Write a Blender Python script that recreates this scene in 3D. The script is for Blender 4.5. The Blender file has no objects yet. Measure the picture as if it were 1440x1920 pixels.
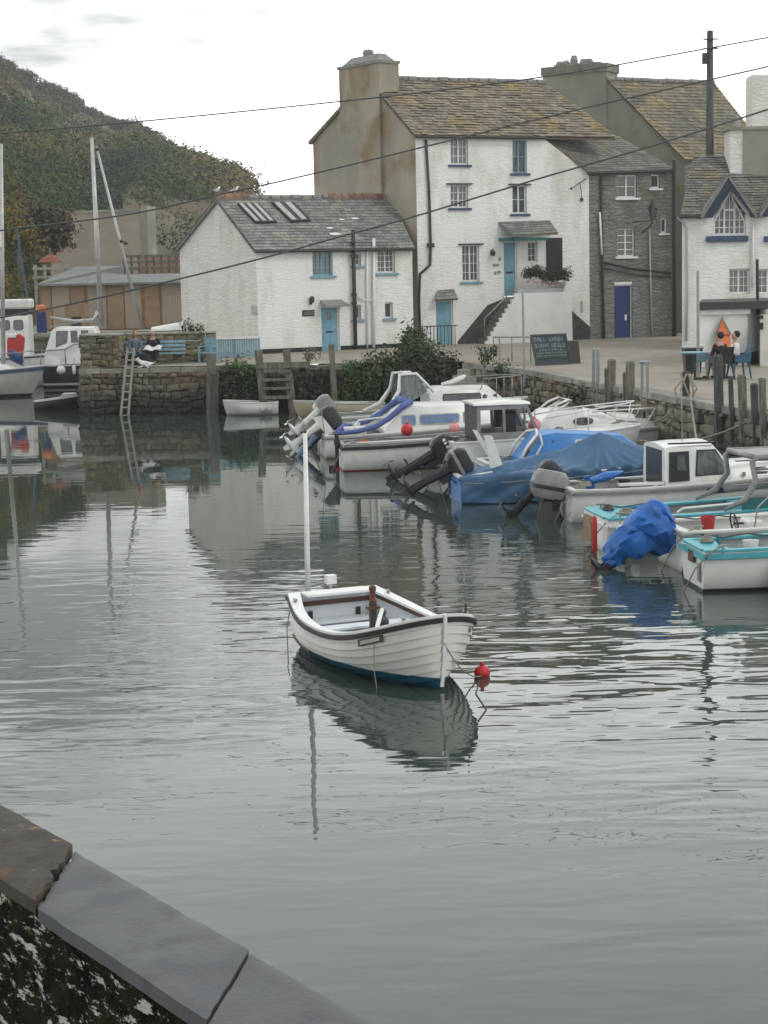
import bpy, bmesh, math, random
from mathutils import Vector, Matrix, Euler, noise
R = math.radians
V = Vector
scene = bpy.context.scene
COL = scene.collection
# ------------------------------------------------------------------ camera, sky, sun, exposure
CAMH, FPX, PITCH, ROLL = 4.6, 3400.0, math.atan(440/3400), R(1.2)
cam_d = bpy.data.cameras.new('camera'); cam = bpy.data.objects.new('camera', cam_d); COL.objects.link(cam)
cam_d.sensor_fit = 'VERTICAL'; cam_d.sensor_height = 36; cam_d.lens = 36*FPX/1920
cam_d.clip_start = .1; cam_d.clip_end = 3000
CM = Matrix.Rotation(R(90)-PITCH, 3, 'X') @ Matrix.Rotation(-ROLL, 3, 'Z')
cam.matrix_world = Matrix.Translation((0, 0, CAMH)) @ CM.to_4x4()
scene.camera = cam
SUN_EL, SUN_AZ = 44, 125     # azimuth clockwise from +Y
w = bpy.data.worlds.new('World'); scene.world = w; w.use_nodes = True
nt = w.node_tree; nt.nodes.clear()
def nd(t, typ, **k):
    n = t.nodes.new(typ)
    for a, b in k.items():
        if a.startswith('i_'): n.inputs[int(a[2:])].default_value = b
        else: setattr(n, a, b)
    return n
sky = nd(nt, 'ShaderNodeTexSky', sky_type='NISHITA', sun_disc=False, sun_elevation=R(SUN_EL), sun_rotation=R(SUN_AZ))
bg1 = nd(nt, 'ShaderNodeBackground'); bg1.inputs[1].default_value = .1
nt.links.new(sky.outputs[0], bg1.inputs[0])
tc = nd(nt, 'ShaderNodeTexCoord')
mp = nd(nt, 'ShaderNodeMapping'); mp.inputs['Scale'].default_value = (1.6, 1.6, 7)
nt.links.new(tc.outputs['Generated'], mp.inputs[0])
cn = nd(nt, 'ShaderNodeTexNoise'); cn.inputs['Scale'].default_value = 2.2; cn.inputs['Detail'].default_value = 7; cn.inputs['Roughness'].default_value = .55
nt.links.new(mp.outputs[0], cn.inputs[0])
# dark cloud bank low in the west: distance of the view direction from a point, broken up by noise
dd = nd(nt, 'ShaderNodeVectorMath', operation='DISTANCE'); dd.inputs[1].default_value = V((-.21, .97, .168)).normalized()
mp2 = nd(nt, 'ShaderNodeMapping'); mp2.inputs['Scale'].default_value = (1, 1, 2.6); mp2.inputs['Location'].default_value = (0, 0, -.168*1.6)
nt.links.new(tc.outputs['Generated'], mp2.inputs[0]); nt.links.new(mp2.outputs[0], dd.inputs[0])
ad = nd(nt, 'ShaderNodeMath', operation='MULTIPLY_ADD'); ad.inputs[1].default_value = .55; nt.links.new(cn.outputs[0], ad.inputs[0]); nt.links.new(dd.outputs['Value'], ad.inputs[2])
mr = nd(nt, 'ShaderNodeMapRange'); mr.inputs[1].default_value = .395; mr.inputs[2].default_value = .50; mr.inputs[3].default_value = .93; mr.inputs[4].default_value = 0
nt.links.new(ad.outputs[0], mr.inputs[0])
cr = nd(nt, 'ShaderNodeMapRange'); cr.inputs[1].default_value = .35; cr.inputs[2].default_value = .65
nt.links.new(cn.outputs[0], cr.inputs[0])
sp = nd(nt, 'ShaderNodeSeparateXYZ'); nt.links.new(tc.outputs['Generated'], sp.inputs[0])
el = nd(nt, 'ShaderNodeMapRange'); el.inputs[1].default_value = .17; el.inputs[2].default_value = .5; el.inputs[3].default_value = 0; el.inputs[4].default_value = 1
nt.links.new(sp.outputs[2], el.inputs[0])
m1 = nd(nt, 'ShaderNodeMix', data_type='RGBA'); m1.inputs[6].default_value = (1.85, 1.9, 1.86, 1); m1.inputs[7].default_value = (2.15, 2.18, 2.12, 1); nt.links.new(cr.outputs[0], m1.inputs[0])
m2 = nd(nt, 'ShaderNodeMix', data_type='RGBA'); m2.inputs[7].default_value = (1.02, 1.06, 1.05, 1); nt.links.new(el.outputs[0], m2.inputs[0]); nt.links.new(m1.outputs[2], m2.inputs[6])
m3 = nd(nt, 'ShaderNodeMix', data_type='RGBA'); m3.inputs[7].default_value = (.36, .36, .355, 1); nt.links.new(mr.outputs[0], m3.inputs[0]); nt.links.new(m2.outputs[2], m3.inputs[6])
bg2 = nd(nt, 'ShaderNodeBackground'); nt.links.new(m3.outputs[2], bg2.inputs[0])
# the cloud is thinner and brighter over the sea ahead (+Y) than behind the village road
yb = nd(nt, 'ShaderNodeMapRange'); yb.inputs[1].default_value = -.6; yb.inputs[2].default_value = .75; yb.inputs[3].default_value = .52; yb.inputs[4].default_value = 1.; nt.links.new(sp.outputs[1], yb.inputs[0]); nt.links.new(yb.outputs[0], bg2.inputs[1])
mx = nd(nt, 'ShaderNodeMixShader'); mx.inputs[0].default_value = .93
nt.links.new(bg1.outputs[0], mx.inputs[1]); nt.links.new(bg2.outputs[0], mx.inputs[2])
wo = nd(nt, 'ShaderNodeOutputWorld'); nt.links.new(mx.outputs[0], wo.inputs[0])
sd = bpy.data.lights.new('sun', 'SUN'); sd.energy = .6; sd.angle = R(18); sd.color = (1, .97, .92)
so = bpy.data.objects.new('sun', sd); COL.objects.link(so)
sdir = V((math.sin(R(SUN_AZ))*math.cos(R(SUN_EL)), math.cos(R(SUN_AZ))*math.cos(R(SUN_EL)), math.sin(R(SUN_EL))))
so.rotation_euler = sdir.to_track_quat('Z', 'Y').to_euler(); so.location = (20, -20, 40)
vs = scene.view_settings; vs.view_transform = 'Standard'; vs.look = 'None'; vs.gamma = 1; vs.exposure = .44; vs.use_curve_mapping = False
scene.cycles.max_bounces = 5; scene.cycles.diffuse_bounces = 2; scene.cycles.glossy_bounces = 3; scene.cycles.transmission_bounces = 3
scene.cycles.sample_clamp_indirect = 4
# ------------------------------------------------------------------ pixel helpers: where a sight line meets a real plane
def ray(px, py):
    return (CM @ V(((px-720)/FPX, -(py-960)/FPX, -1)))
def aty(px, py, Y):
    d = ray(px, py); k = Y/d.y; return V((d.x*k, Y, CAMH+d.z*k))
def atz(px, py, z=0.):
    d = ray(px, py); k = (z-CAMH)/d.z; return V((d.x*k, d.y*k, z))
def xy(px, Y, py=650):
    p = aty(px, py, Y); return V((p.x, p.y))
# ------------------------------------------------------------------ materials
def M(name, col, col2=None, rough=.6, sc=3., st=(1, 1, 1), lo=.38, hi=.62, bump=0., bsc=25., spec=.35, metal=0., isl=0., col3=None, sc3=1., bd=.02, det=6, coat=0):
    m = bpy.data.materials.new(name); m.use_nodes = True; t = m.node_tree
    b = t.nodes['Principled BSDF']; b.inputs['Roughness'].default_value = rough; b.inputs['Metallic'].default_value = metal
    b.inputs['Specular IOR Level'].default_value = spec
    if coat: b.inputs['Coat Weight'].default_value = coat
    c4 = lambda c: (*c, 1)
    tcn = nd(t, 'ShaderNodeTexCoord'); mpn = nd(t, 'ShaderNodeMapping'); mpn.inputs['Scale'].default_value = st
    t.links.new(tcn.outputs['Object'], mpn.inputs[0])
    if col2 is None: col2 = tuple(x*.86 for x in col)
    n = nd(t, 'ShaderNodeTexNoise'); n.inputs['Scale'].default_value = sc; n.inputs['Detail'].default_value = det; n.inputs['Roughness'].default_value = .6
    t.links.new(mpn.outputs[0], n.inputs[0])
    r = nd(t, 'ShaderNodeMapRange'); r.inputs[1].default_value = lo; r.inputs[2].default_value = hi; t.links.new(n.outputs[0], r.inputs[0])
    mix = nd(t, 'ShaderNodeMix', data_type='RGBA'); mix.inputs[6].default_value = c4(col); mix.inputs[7].default_value = c4(col2); t.links.new(r.outputs[0], mix.inputs[0])
    out = mix.outputs[2]
    if col3:
        n3 = nd(t, 'ShaderNodeTexNoise'); n3.inputs['Scale'].default_value = sc3; n3.inputs['Detail'].default_value = 8; t.links.new(tcn.outputs['Object'], n3.inputs[0])
        r3 = nd(t, 'ShaderNodeMapRange'); r3.inputs[1].default_value = .52; r3.inputs[2].default_value = .64; t.links.new(n3.outputs[0], r3.inputs[0])
        x = nd(t, 'ShaderNodeMix', data_type='RGBA'); x.inputs[7].default_value = c4(col3); t.links.new(r3.outputs[0], x.inputs[0]); t.links.new(out, x.inputs[6]); out = x.outputs[2]
    if isl:
        g = nd(t, 'ShaderNodeNewGeometry'); a = nd(t, 'ShaderNodeMapRange'); a.inputs[3].default_value = 1-isl; a.inputs[4].default_value = 1+isl
        t.links.new(g.outputs['Random Per Island'], a.inputs[0])
        x = nd(t, 'ShaderNodeVectorMath', operation='SCALE'); t.links.new(out, x.inputs[0]); t.links.new(a.outputs[0], x.inputs['Scale']); out = x.outputs[0]
    t.links.new(out, b.inputs['Base Color'])
    if bump:
        bn = nd(t, 'ShaderNodeTexNoise'); bn.inputs['Scale'].default_value = bsc; bn.inputs['Detail'].default_value = 5; t.links.new(mpn.outputs[0], bn.inputs[0])
        bu = nd(t, 'ShaderNodeBump'); bu.inputs['Strength'].default_value = bump; bu.inputs['Distance'].default_value = bd; t.links.new(bn.outputs[0], bu.inputs['Height']); t.links.new(bu.outputs[0], b.inputs['Normal'])
    m['t'] = 1
    return m
def zband(m, bands, soft=.01, noisy=0.):
    """colour below heights: bands = [(z, colour)], highest first; object space"""
    t = m.node_tree; b = t.nodes['Principled BSDF']; src = b.inputs['Base Color'].links[0].from_socket
    tcn = nd(t, 'ShaderNodeTexCoord'); s = nd(t, 'ShaderNodeSeparateXYZ'); t.links.new(tcn.outputs['Object'], s.inputs[0]); zs = s.outputs[2]
    if noisy:
        n = nd(t, 'ShaderNodeTexNoise'); n.inputs['Scale'].default_value = 1.6; n.inputs['Detail'].default_value = 6; t.links.new(tcn.outputs['Object'], n.inputs[0])
        a = nd(t, 'ShaderNodeMath', operation='MULTIPLY_ADD'); a.inputs[1].default_value = noisy; t.links.new(n.outputs[0], a.inputs[0]); t.links.new(zs, a.inputs[2]); zs = a.outputs[0]
    for z, c in bands:
        r = nd(t, 'ShaderNodeMapRange'); r.inputs[1].default_value = z-soft; r.inputs[2].default_value = z+soft; r.inputs[3].default_value = 1; r.inputs[4].default_value = 0; t.links.new(zs, r.inputs[0])
        x = nd(t, 'ShaderNodeMix', data_type='RGBA'); x.inputs[7].default_value = (*c, 1); t.links.new(r.outputs[0], x.inputs[0]); t.links.new(src, x.inputs[6]); src = x.outputs[2]
    t.links.new(src, b.inputs['Base Color']); return m
def masonry(name, col, col2, mortar, sc=2.2, zst=2.1, bump=.6, bd=.03, edge=.05, rough=.85, stain=None, ssc=.5):
    m = bpy.data.materials.new(name); m.use_nodes = True; t = m.node_tree; b = t.nodes['Principled BSDF']; b.inputs['Roughness'].default_value = rough; b.inputs['Specular IOR Level'].default_value = .2
    tcn = nd(t, 'ShaderNodeTexCoord'); mpn = nd(t, 'ShaderNodeMapping'); mpn.inputs['Scale'].default_value = (1, 1, zst); t.links.new(tcn.outputs['Object'], mpn.inputs[0])
    wn = nd(t, 'ShaderNodeTexNoise'); wn.inputs['Scale'].default_value = 3; wn.inputs['Detail'].default_value = 3; t.links.new(mpn.outputs[0], wn.inputs[0])
    wa = nd(t, 'ShaderNodeVectorMath', operation='MULTIPLY_ADD'); wa.inputs[1].default_value = (.3, .3, .3); t.links.new(wn.outputs['Color'], wa.inputs[0]); t.links.new(mpn.outputs[0], wa.inputs[2])
    vo = nd(t, 'ShaderNodeTexVoronoi', feature='F1'); vo.inputs['Scale'].default_value = sc; t.links.new(wa.outputs[0], vo.inputs[0])
    ve = nd(t, 'ShaderNodeTexVoronoi', feature='DISTANCE_TO_EDGE'); ve.inputs['Scale'].default_value = sc; t.links.new(wa.outputs[0], ve.inputs[0])
    s = nd(t, 'ShaderNodeSeparateColor'); t.links.new(vo.outputs['Color'], s.inputs[0])
    mix = nd(t, 'ShaderNodeMix', data_type='RGBA'); mix.inputs[6].default_value = (*col, 1); mix.inputs[7].default_value = (*col2, 1); t.links.new(s.outputs[0], mix.inputs[0])
    er = nd(t, 'ShaderNodeMapRange'); er.inputs[1].default_value = 0; er.inputs[2].default_value = edge; er.inputs[3].default_value = 1; er.inputs[4].default_value = 0; t.links.new(ve.outputs[0], er.inputs[0])
    mm = nd(t, 'ShaderNodeMix', data_type='RGBA'); mm.inputs[7].default_value = (*mortar, 1); t.links.new(er.outputs[0], mm.inputs[0]); t.links.new(mix.outputs[2], mm.inputs[6]); out = mm.outputs[2]
    if stain:
        n3 = nd(t, 'ShaderNodeTexNoise'); n3.inputs['Scale'].default_value = ssc; n3.inputs['Detail'].default_value = 9; n3.inputs['Roughness'].default_value = .65; smp = nd(t, 'ShaderNodeMapping'); smp.inputs['Scale'].default_value = (1.3, 1.3, .45); t.links.new(tcn.outputs['Object'], smp.inputs[0]); t.links.new(smp.outputs[0], n3.inputs[0])
        r3 = nd(t, 'ShaderNodeMapRange'); r3.inputs[1].default_value = .46; r3.inputs[2].default_value = .68; t.links.new(n3.outputs[0], r3.inputs[0])
        x = nd(t, 'ShaderNodeMix', data_type='RGBA'); x.inputs[7].default_value = (*stain, 1); t.links.new(r3.outputs[0], x.inputs[0]); t.links.new(out, x.inputs[6]); out = x.outputs[2]
    t.links.new(out, b.inputs['Base Color'])
    er2 = nd(t, 'ShaderNodeMapRange'); er2.inputs[2].default_value = .16; t.links.new(ve.outputs[0], er2.inputs[0])
    bn = nd(t, 'ShaderNodeTexNoise'); bn.inputs['Scale'].default_value = 14; bn.inputs['Detail'].default_value = 4; t.links.new(mpn.outputs[0], bn.inputs[0])
    a = nd(t, 'ShaderNodeMath', operation='ADD'); t.links.new(er2.outputs[0], a.inputs[0]); t.links.new(bn.outputs[0], a.inputs[1])
    a2 = nd(t, 'ShaderNodeMath', operation='ADD'); t.links.new(s.outputs[1], a2.inputs[0]); t.links.new(a.outputs[0], a2.inputs[1])
    bu = nd(t, 'ShaderNodeBump'); bu.inputs['Strength'].default_value = bump; bu.inputs['Distance'].default_value = bd; t.links.new(a2.outputs[0], bu.inputs['Height']); t.links.new(bu.outputs[0], b.inputs['Normal'])
    return m
mt = {}
mt['white_wall'] = masonry('whitewashed rubble', (.79, .79, .77), (.775, .775, .755), (.76, .76, .74), sc=2.6, zst=3.4, bump=.42, bd=.026, edge=.03, stain=(.60, .58, .53), ssc=.7)
mt['white_wall_old'] = masonry('weathered whitewashed rubble', (.73, .715, .68), (.70, .685, .65), (.66, .64, .60), sc=2.2, zst=3.2, bump=.5, bd=.035, edge=.04, stain=(.60, .565, .51), ssc=1.0)
mt['white_smooth'] = M('white render', (.75, .755, .73), (.66, .665, .65), rough=.8, sc=1.3, bump=.25, bsc=6, bd=.03)
mt['render_ochre'] = M('lichened render', (.355, .32, .25), (.27, .25, .20), rough=.9, sc=.55, st=(1, 1, .5), lo=.4, hi=.6, bump=.3, bsc=8, col3=(.23, .165, .10), sc3=.45)
mt['render_grey'] = M('grey green render', (.26, .26, .215), (.20, .205, .17), rough=.9, sc=.6, bump=.3, bsc=8, col3=(.20, .185, .11), sc3=.5)
mt['stone'] = masonry('grey rubble stone', (.29, .287, .265), (.21, .21, .195), (.27, .26, .235), sc=2.3, zst=2.8, bump=.9, bd=.05, edge=.07, stain=(.17, .155, .12), ssc=.8)
mt['concrete'] = M('old concrete', (.34, .32, .28), (.24, .23, .2), rough=.9, sc=.5, st=(1, 1, 2), bump=.2, bsc=5, col3=(.2, .2, .18), sc3=.35)
mt['slate'] = M('grey slate', (.225, .228, .215), (.165, .17, .162), rough=.65, sc=1.5, isl=.24, bump=.3, bsc=12, col3=(.26, .25, .21), sc3=1.4)
mt['slate_lichen'] = M('lichened slate', (.25, .215, .155), (.195, .175, .14), rough=.85, sc=.8, lo=.35, hi=.65, isl=.25, bump=.4, bsc=12, col3=(.29, .22, .11), sc3=.55)
mt['slate_brown'] = M('grey brown slate', (.20, .19, .17), (.15, .145, .135), rough=.85, sc=.8, isl=.25, bump=.4, bsc=12, col3=(.19, .165, .12), sc3=.6)
mt['slate_ochre'] = M('ochre lichened slate', (.26, .21, .115), (.175, .165, .14), rough=.85, sc=.35, lo=.4, hi=.6, isl=.22, bump=.4, bsc=12, col3=(.15, .14, .12), sc3=.9)
mt['ridge'] = M('terracotta ridge', (.26, .13, .085), (.2, .15, .12), rough=.9, sc=3, isl=.25)
mt['ridge_grey'] = M('grey ridge', (.26, .255, .24), (.18, .18, .17), rough=.9, sc=3)
mt['white_paint'] = M('white paint', (.76, .765, .75), (.68, .685, .67), rough=.4, sc=6)
mt['cream_paint'] = M('cream paint', (.62, .6, .54), rough=.5)
mt['blue_paint'] = M('sky blue paint', (.20, .38, .47), (.17, .33, .42), rough=.5, sc=4, st=(1, 1, 3))
mt['pale_blue'] = M('faded blue paint', (.22, .36, .42), (.17, .29, .35), rough=.6, sc=5)
mt['navy'] = M('navy paint', (.02, .045, .15), (.016, .035, .11), rough=.45)
mt['navy_grey'] = M('slate blue paint', (.05, .08, .15), rough=.5)
mt['black'] = M('black tar', (.018, .019, .02), (.03, .03, .03), rough=.6)
mt['iron'] = M('dark iron', (.035, .036, .036), (.05, .045, .04), rough=.55, sc=9)
mt['steel'] = M('galvanised steel', (.32, .33, .33), (.24, .25, .25), rough=.4, metal=.7)
mt['alu'] = M('anodised spar', (.5, .5, .49), (.4, .4, .4), rough=.4, metal=.3)
mt['timber'] = M('weathered timber', (.19, .18, .155), (.09, .085, .07), rough=.9, sc=5, st=(3, 3, .5), bump=.5, bsc=18)
mt['brown_wood'] = M('varnished timber', (.11, .055, .035), (.07, .035, .025), rough=.5, sc=6, st=(4, 1, 1))
mt['glass'] = M('window glass', (.035, .045, .05), (.10, .12, .125), rough=.08, spec=.9, sc=1.7, lo=.45, hi=.6)
mt['glass_curtain'] = M('glass before net curtain', (.13, .15, .155), (.05, .06, .065), rough=.1, spec=.9, sc=4, st=(4, 4, .6), lo=.4, hi=.6)
mt['glass_blue'] = M('blue tinted glass', (.13, .20, .36), (.09, .14, .27), rough=.1, spec=.8)
mt['glass_dark'] = M('dark tinted glass', (.03, .035, .036), (.06, .07, .07), rough=.06, spec=.9)
mt['paving'] = M('worn paving', (.32, .285, .235), (.26, .235, .195), rough=.9, sc=.45, bump=.3, bsc=10, col3=(.25, .23, .19), sc3=.7)
mt['paving'] = masonry('worn paving', (.33, .295, .245), (.27, .245, .205), (.23, .21, .175), sc=.8, zst=1, bump=.3, bd=.02, edge=.02, stain=(.235, .215, .18), ssc=.5)
mt['quay_stone'] = zband(M('quay stones', (.17, .155, .12), (.115, .11, .09), rough=.85, sc=.7, isl=.35, bump=.5, bsc=9, col3=(.145, .11, .08), sc3=.35), [(.95, (.045, .048, .035)), (.55, (.02, .023, .016))], soft=.25, noisy=.5)
mt['bush'] = M('harbour leaves', (.045, .075, .025), (.025, .045, .018), rough=.7, sc=1.5, isl=.5, col3=(.075, .09, .028), sc3=.8)
mt['bush_grey'] = M('grey seed heads', (.17, .15, .12), rough=.9, isl=.3)
mt['ivy'] = M('flowering hedge leaves', (.035, .05, .025), (.07, .075, .045), rough=.7, sc=4, isl=.5)
mt['blooms'] = M('pink blooms', (.5, .25, .22), (.6, .5, .45), rough=.7, sc=9, isl=.3)
mt['tarp'] = M('blue tarpaulin', (.05, .125, .235), (.04, .10, .19), rough=.5, sc=1.2, bump=.35, bsc=3.5, bd=.05, spec=.4)
mt['tarp_bright'] = M('bright blue tarpaulin', (.012, .13, .45), (.010, .10, .37), rough=.45, sc=3, bump=.6, bsc=7, bd=.04, spec=.5)
mt['blue_gel'] = M('bright blue gelcoat', (.04, .20, .52), rough=.35)
mt['turq'] = M('turquoise paint', (.085, .38, .44), (.07, .33, .39), rough=.4, sc=5)
mt['teal_dark'] = M('dark teal paint', (.03, .15, .15), rough=.5)
mt['rubber'] = M('black plastic', (.015, .016, .018), (.022, .023, .025), rough=.35, spec=.5)
mt['cowl_grey'] = M('grey cowl', (.26, .265, .26), (.2, .2, .2), rough=.35)
mt['red'] = M('red paint', (.45, .03, .03), (.36, .03, .03), rough=.5)
mt['red_buoy'] = M('red buoy', (.55, .025, .035), (.42, .03, .04), rough=.4, sc=8)
mt['pink'] = M('faded pink', (.65, .27, .29), (.55, .2, .22), rough=.5)
mt['orange'] = M('orange plastic', (.62, .16, .03), (.55, .13, .03), rough=.45)
mt['canvas'] = M('violet blue canvas', (.11, .15, .36), (.08, .11, .28), rough=.8, sc=4)
mt['rope'] = M('rope', (.32, .30, .25), (.2, .18, .14), rough=.9, sc=30)
mt['rope_dark'] = M('dark rope', (.09, .09, .08), rough=.9)
mt['cable'] = M('black cable', (.075, .08, .082), rough=.6)
mt['pole'] = M('tarred pole', (.085, .09, .085), (.05, .055, .055), rough=.9, sc=3, st=(4, 4, .5))
mt['gel'] = M('white gelcoat', (.72, .725, .70), (.60, .60, .57), rough=.28, sc=1.5, spec=.5)
mt['hull_gel'] = zband(M('white topsides with slime line', (.72, .725, .70), (.62, .62, .59), rough=.32, sc=1.2, st=(1, 1, 2.5), spec=.5, col3=(.60, .59, .54), sc3=2.5), [(.13, (.42, .42, .36)), (.07, (.16, .17, .12))], soft=.03, noisy=.1)
mt['gel_grey'] = M('grey boat interior', (.42, .43, .42), (.35, .36, .35), rough=.5)
mt['interior_white'] = M('pale grey boat paint', (.68, .71, .74), (.60, .63, .66), rough=.5, sc=3)
# ------------------------------------------------------------------ mesh builder
def T(*a): return V(a)
class MB:
    def __init__(s): s.v = []; s.f = []; s.mi = []
    def add(s, vs_, fs, m=0):
        n = len(s.v); s.v += [V(p) for p in vs_]; s.f += [tuple(i+n for i in f) for f in fs]; s.mi += [m]*len(fs); return s
    def poly(s, pts, m=0): return s.add(pts, [tuple(range(len(pts)))], m)
    def hexa(s, p, m=0): return s.add(p, [(0, 3, 2, 1), (4, 5, 6, 7), (0, 1, 5, 4), (1, 2, 6, 5), (2, 3, 7, 6), (3, 0, 4, 7)], m)
    def box(s, a, b, m=0):
        x0, y0, z0 = a; x1, y1, z1 = b
        return s.hexa([(x0, y0, z0), (x1, y0, z0), (x1, y1, z0), (x0, y1, z0), (x0, y0, z1), (x1, y0, z1), (x1, y1, z1), (x0, y1, z1)], m)
    def fbox(s, fr, u0, u1, v0, v1, d0, d1, m=0):
        q = [fr.p(u, v, d) for v in (v0, v1) for (u, d) in ((u0, d1), (u1, d1), (u1, d0), (u0, d0))]
        return s.hexa(q, m)
    def prism(s, pts, off, m=0):
        n = len(pts); off = V(off); a = [V(p) for p in pts]
        return s.add(a+[p+off for p in a], [tuple(range(n))[::-1], tuple(range(n, 2*n))]+[(i, (i+1) % n, n+(i+1) % n, n+i) for i in range(n)], m)
    def tube(s, pts, r, n=8, m=0, caps=True):
        pts = [V(p) for p in pts]; rr = r if isinstance(r, (list, tuple)) else [r]*len(pts); vv = []; up = None
        for i, p in enumerate(pts):
            d = (pts[min(i+1, len(pts)-1)]-pts[max(i-1, 0)])
            if d.length < 1e-9: d = V((0, 0, 1))
            d.normalize()
            if up is None: up = V((0, 0, 1)) if abs(d.z) < .9 else V((1, 0, 0))
            a = (up - d*up.dot(d)).normalized(); b = d.cross(a); up = a
            vv += [p+(a*math.cos(2*math.pi*k/n)+b*math.sin(2*math.pi*k/n))*rr[i] for k in range(n)]
        fs = [(i*n+k, i*n+(k+1) % n, (i+1)*n+(k+1) % n, (i+1)*n+k) for i in range(len(pts)-1) for k in range(n)]
        if caps: fs += [tuple(range(n))[::-1], tuple((len(pts)-1)*n+k for k in range(n))]
        return s.add(vv, fs, m)
    def loft(s, rings, caps=True, m=0, closed=True):
        n = len(rings[0]); vv = [p for r in rings for p in r]; K = n if closed else n-1
        fs = [(i*n+k, i*n+(k+1) % n, (i+1)*n+(k+1) % n, (i+1)*n+k) for i in range(len(rings)-1) for k in range(K)]
        if caps: fs += [tuple(range(n))[::-1], tuple((len(rings)-1)*n+k for k in range(n))]
        return s.add(vv, fs, m)
    def lathe(s, prof, c=(0, 0, 0), n=16, m=0, axis='z'):
        rings = []
        for r, z in prof:
            ring = []
            for k in range(n):
                a = 2*math.pi*k/n; x, y = r*math.cos(a), r*math.sin(a)
                ring.append(V(c)+(V((x, y, z)) if axis == 'z' else V((z, x, y)) if axis == 'x' else V((x, z, y))))
            rings.append(ring)
        return s.loft(rings, True, m)
    def ball(s, c, r, n=12, m=0, sc=(1, 1, 1), jit=0., seed=0):
        rg = []; rnd = random.Random(seed)
        for i in range(1, n//2):
            th = math.pi*i/(n//2); rg.append([V(c)+V((r*sc[0]*math.sin(th)*math.cos(2*math.pi*k/n), r*sc[1]*math.sin(th)*math.sin(2*math.pi*k/n), r*sc[2]*math.cos(th)))*(1)+V((rnd.uniform(-jit, jit), rnd.uniform(-jit, jit), rnd.uniform(-jit, jit))) for k in range(n)])
        return s.loft(rg, True, m)
    def leaves(s, c, rad, n, size, seed=0, hollow=.35, lump=.35, m=0, flat=.0, al=1.):
        rnd = random.Random(seed); c = V(c); off = V((rnd.uniform(0, 50),)*3)
        for _ in range(n):
            d = V((rnd.gauss(0, 1), rnd.gauss(0, 1), rnd.gauss(0, 1))).normalized()
            k = (hollow+(1-hollow)*rnd.random()**.6)*(1+lump*noise.noise(d*1.7+off)+lump*.5*noise.noise(d*4+off))
            p = c+V((d.x*rad[0], d.y*rad[1], d.z*rad[2]))*k
            sz = size*rnd.uniform(.6, 1.4); nn = (d*al+V((rnd.uniform(-1, 1), rnd.uniform(-1, 1), rnd.uniform(-.4, 1.2)))).normalized()
            a = nn.orthogonal().normalized(); a.rotate(Matrix.Rotation(rnd.uniform(0, 6.28), 3, nn)); b = nn.cross(a)
            s.add([p-a*sz, p-b*sz*.55+nn*sz*.1, p+a*sz, p+b*sz*.55-nn*sz*.1], [(0, 1, 2, 3)], m)
        return s
    def build(s, name, mat, parent=None, smooth=False, world=True, fix=True, bevel=0):
        me = bpy.data.meshes.new(name)
        off = V((0, 0, 0))
        if parent is not None and world:
            q = parent
            while q.parent: q = q.parent
            off = q.location.copy()
        me.from_pydata([tuple(p-off) for p in s.v], [], s.f)
        for m_ in (mat if isinstance(mat, (list, tuple)) else [mat]): me.materials.append(mt[m_] if isinstance(m_, str) else m_)
        me.polygons.foreach_set('material_index', s.mi)
        if fix and len(s.f) < 6000:
            bm = bmesh.new(); bm.from_mesh(me); bmesh.ops.recalc_face_normals(bm, faces=bm.faces[:]); bm.to_mesh(me); bm.free()
        if smooth:
            me.polygons.foreach_set('use_smooth', [True]*len(me.polygons))
            if smooth != 'all': me.set_sharp_from_angle(angle=R(35))
        me.update()
        o = bpy.data.objects.new(name, me); COL.objects.link(o)
        if parent is not None: o.parent = parent
        if bevel:
            bv = o.modifiers.new('bevel', 'BEVEL'); bv.width = bevel; bv.segments = 2; bv.limit_method = 'ANGLE'
        return o
LABELS = {}
def tag(o, label, cat, group=None):
    o['label'] = label; o['category'] = cat
    if group: o['group'] = group
    if label in LABELS: print('DUPLABEL', label)
    n = len(label.split())
    if n < 4 or n > 16: print('LABEL WORDS', n, label)
    LABELS[label] = 1
    return o
def thing(name, label, cat, loc=(0, 0, 0), rz=0., group=None):
    o = bpy.data.objects.new(name, None); COL.objects.link(o); o.location = V(loc); o.rotation_euler = (0, 0, rz); o.empty_display_size = .3
    return tag(o, label, cat, group)
def struct(o): o['kind'] = 'structure'; return o
class Fr:
    """vertical wall plane from A to B (left to right seen from outside); u along, z up, d outward"""
    def __init__(s, A, B):
        s.o = V((A[0], A[1], 0)); e = V((B[0], B[1], 0))-s.o; s.W = e.length; s.x = e.normalized(); s.n = V((s.x.y, -s.x.x, 0))
    def p(s, u, z, d=0.): return s.o+s.x*u+s.n*d+V((0, 0, z))
    def uv(s, px, py, d=0.):
        r = ray(px, py); c = V((0, 0, CAMH)); k = (s.o+s.n*d-c).dot(s.n)/r.dot(s.n); q = c+r*k
        return ((q-s.o).dot(s.x), q.z)
    def rect(s, x0, y0, x1, y1):
        u0 = s.uv(x0, (y0+y1)/2)[0]; u1 = s.uv(x1, (y0+y1)/2)[0]; v1 = s.uv((x0+x1)/2, y0)[1]; v0 = s.uv((x0+x1)/2, y1)[1]
        return (u0, u1, v0, v1)
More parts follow.
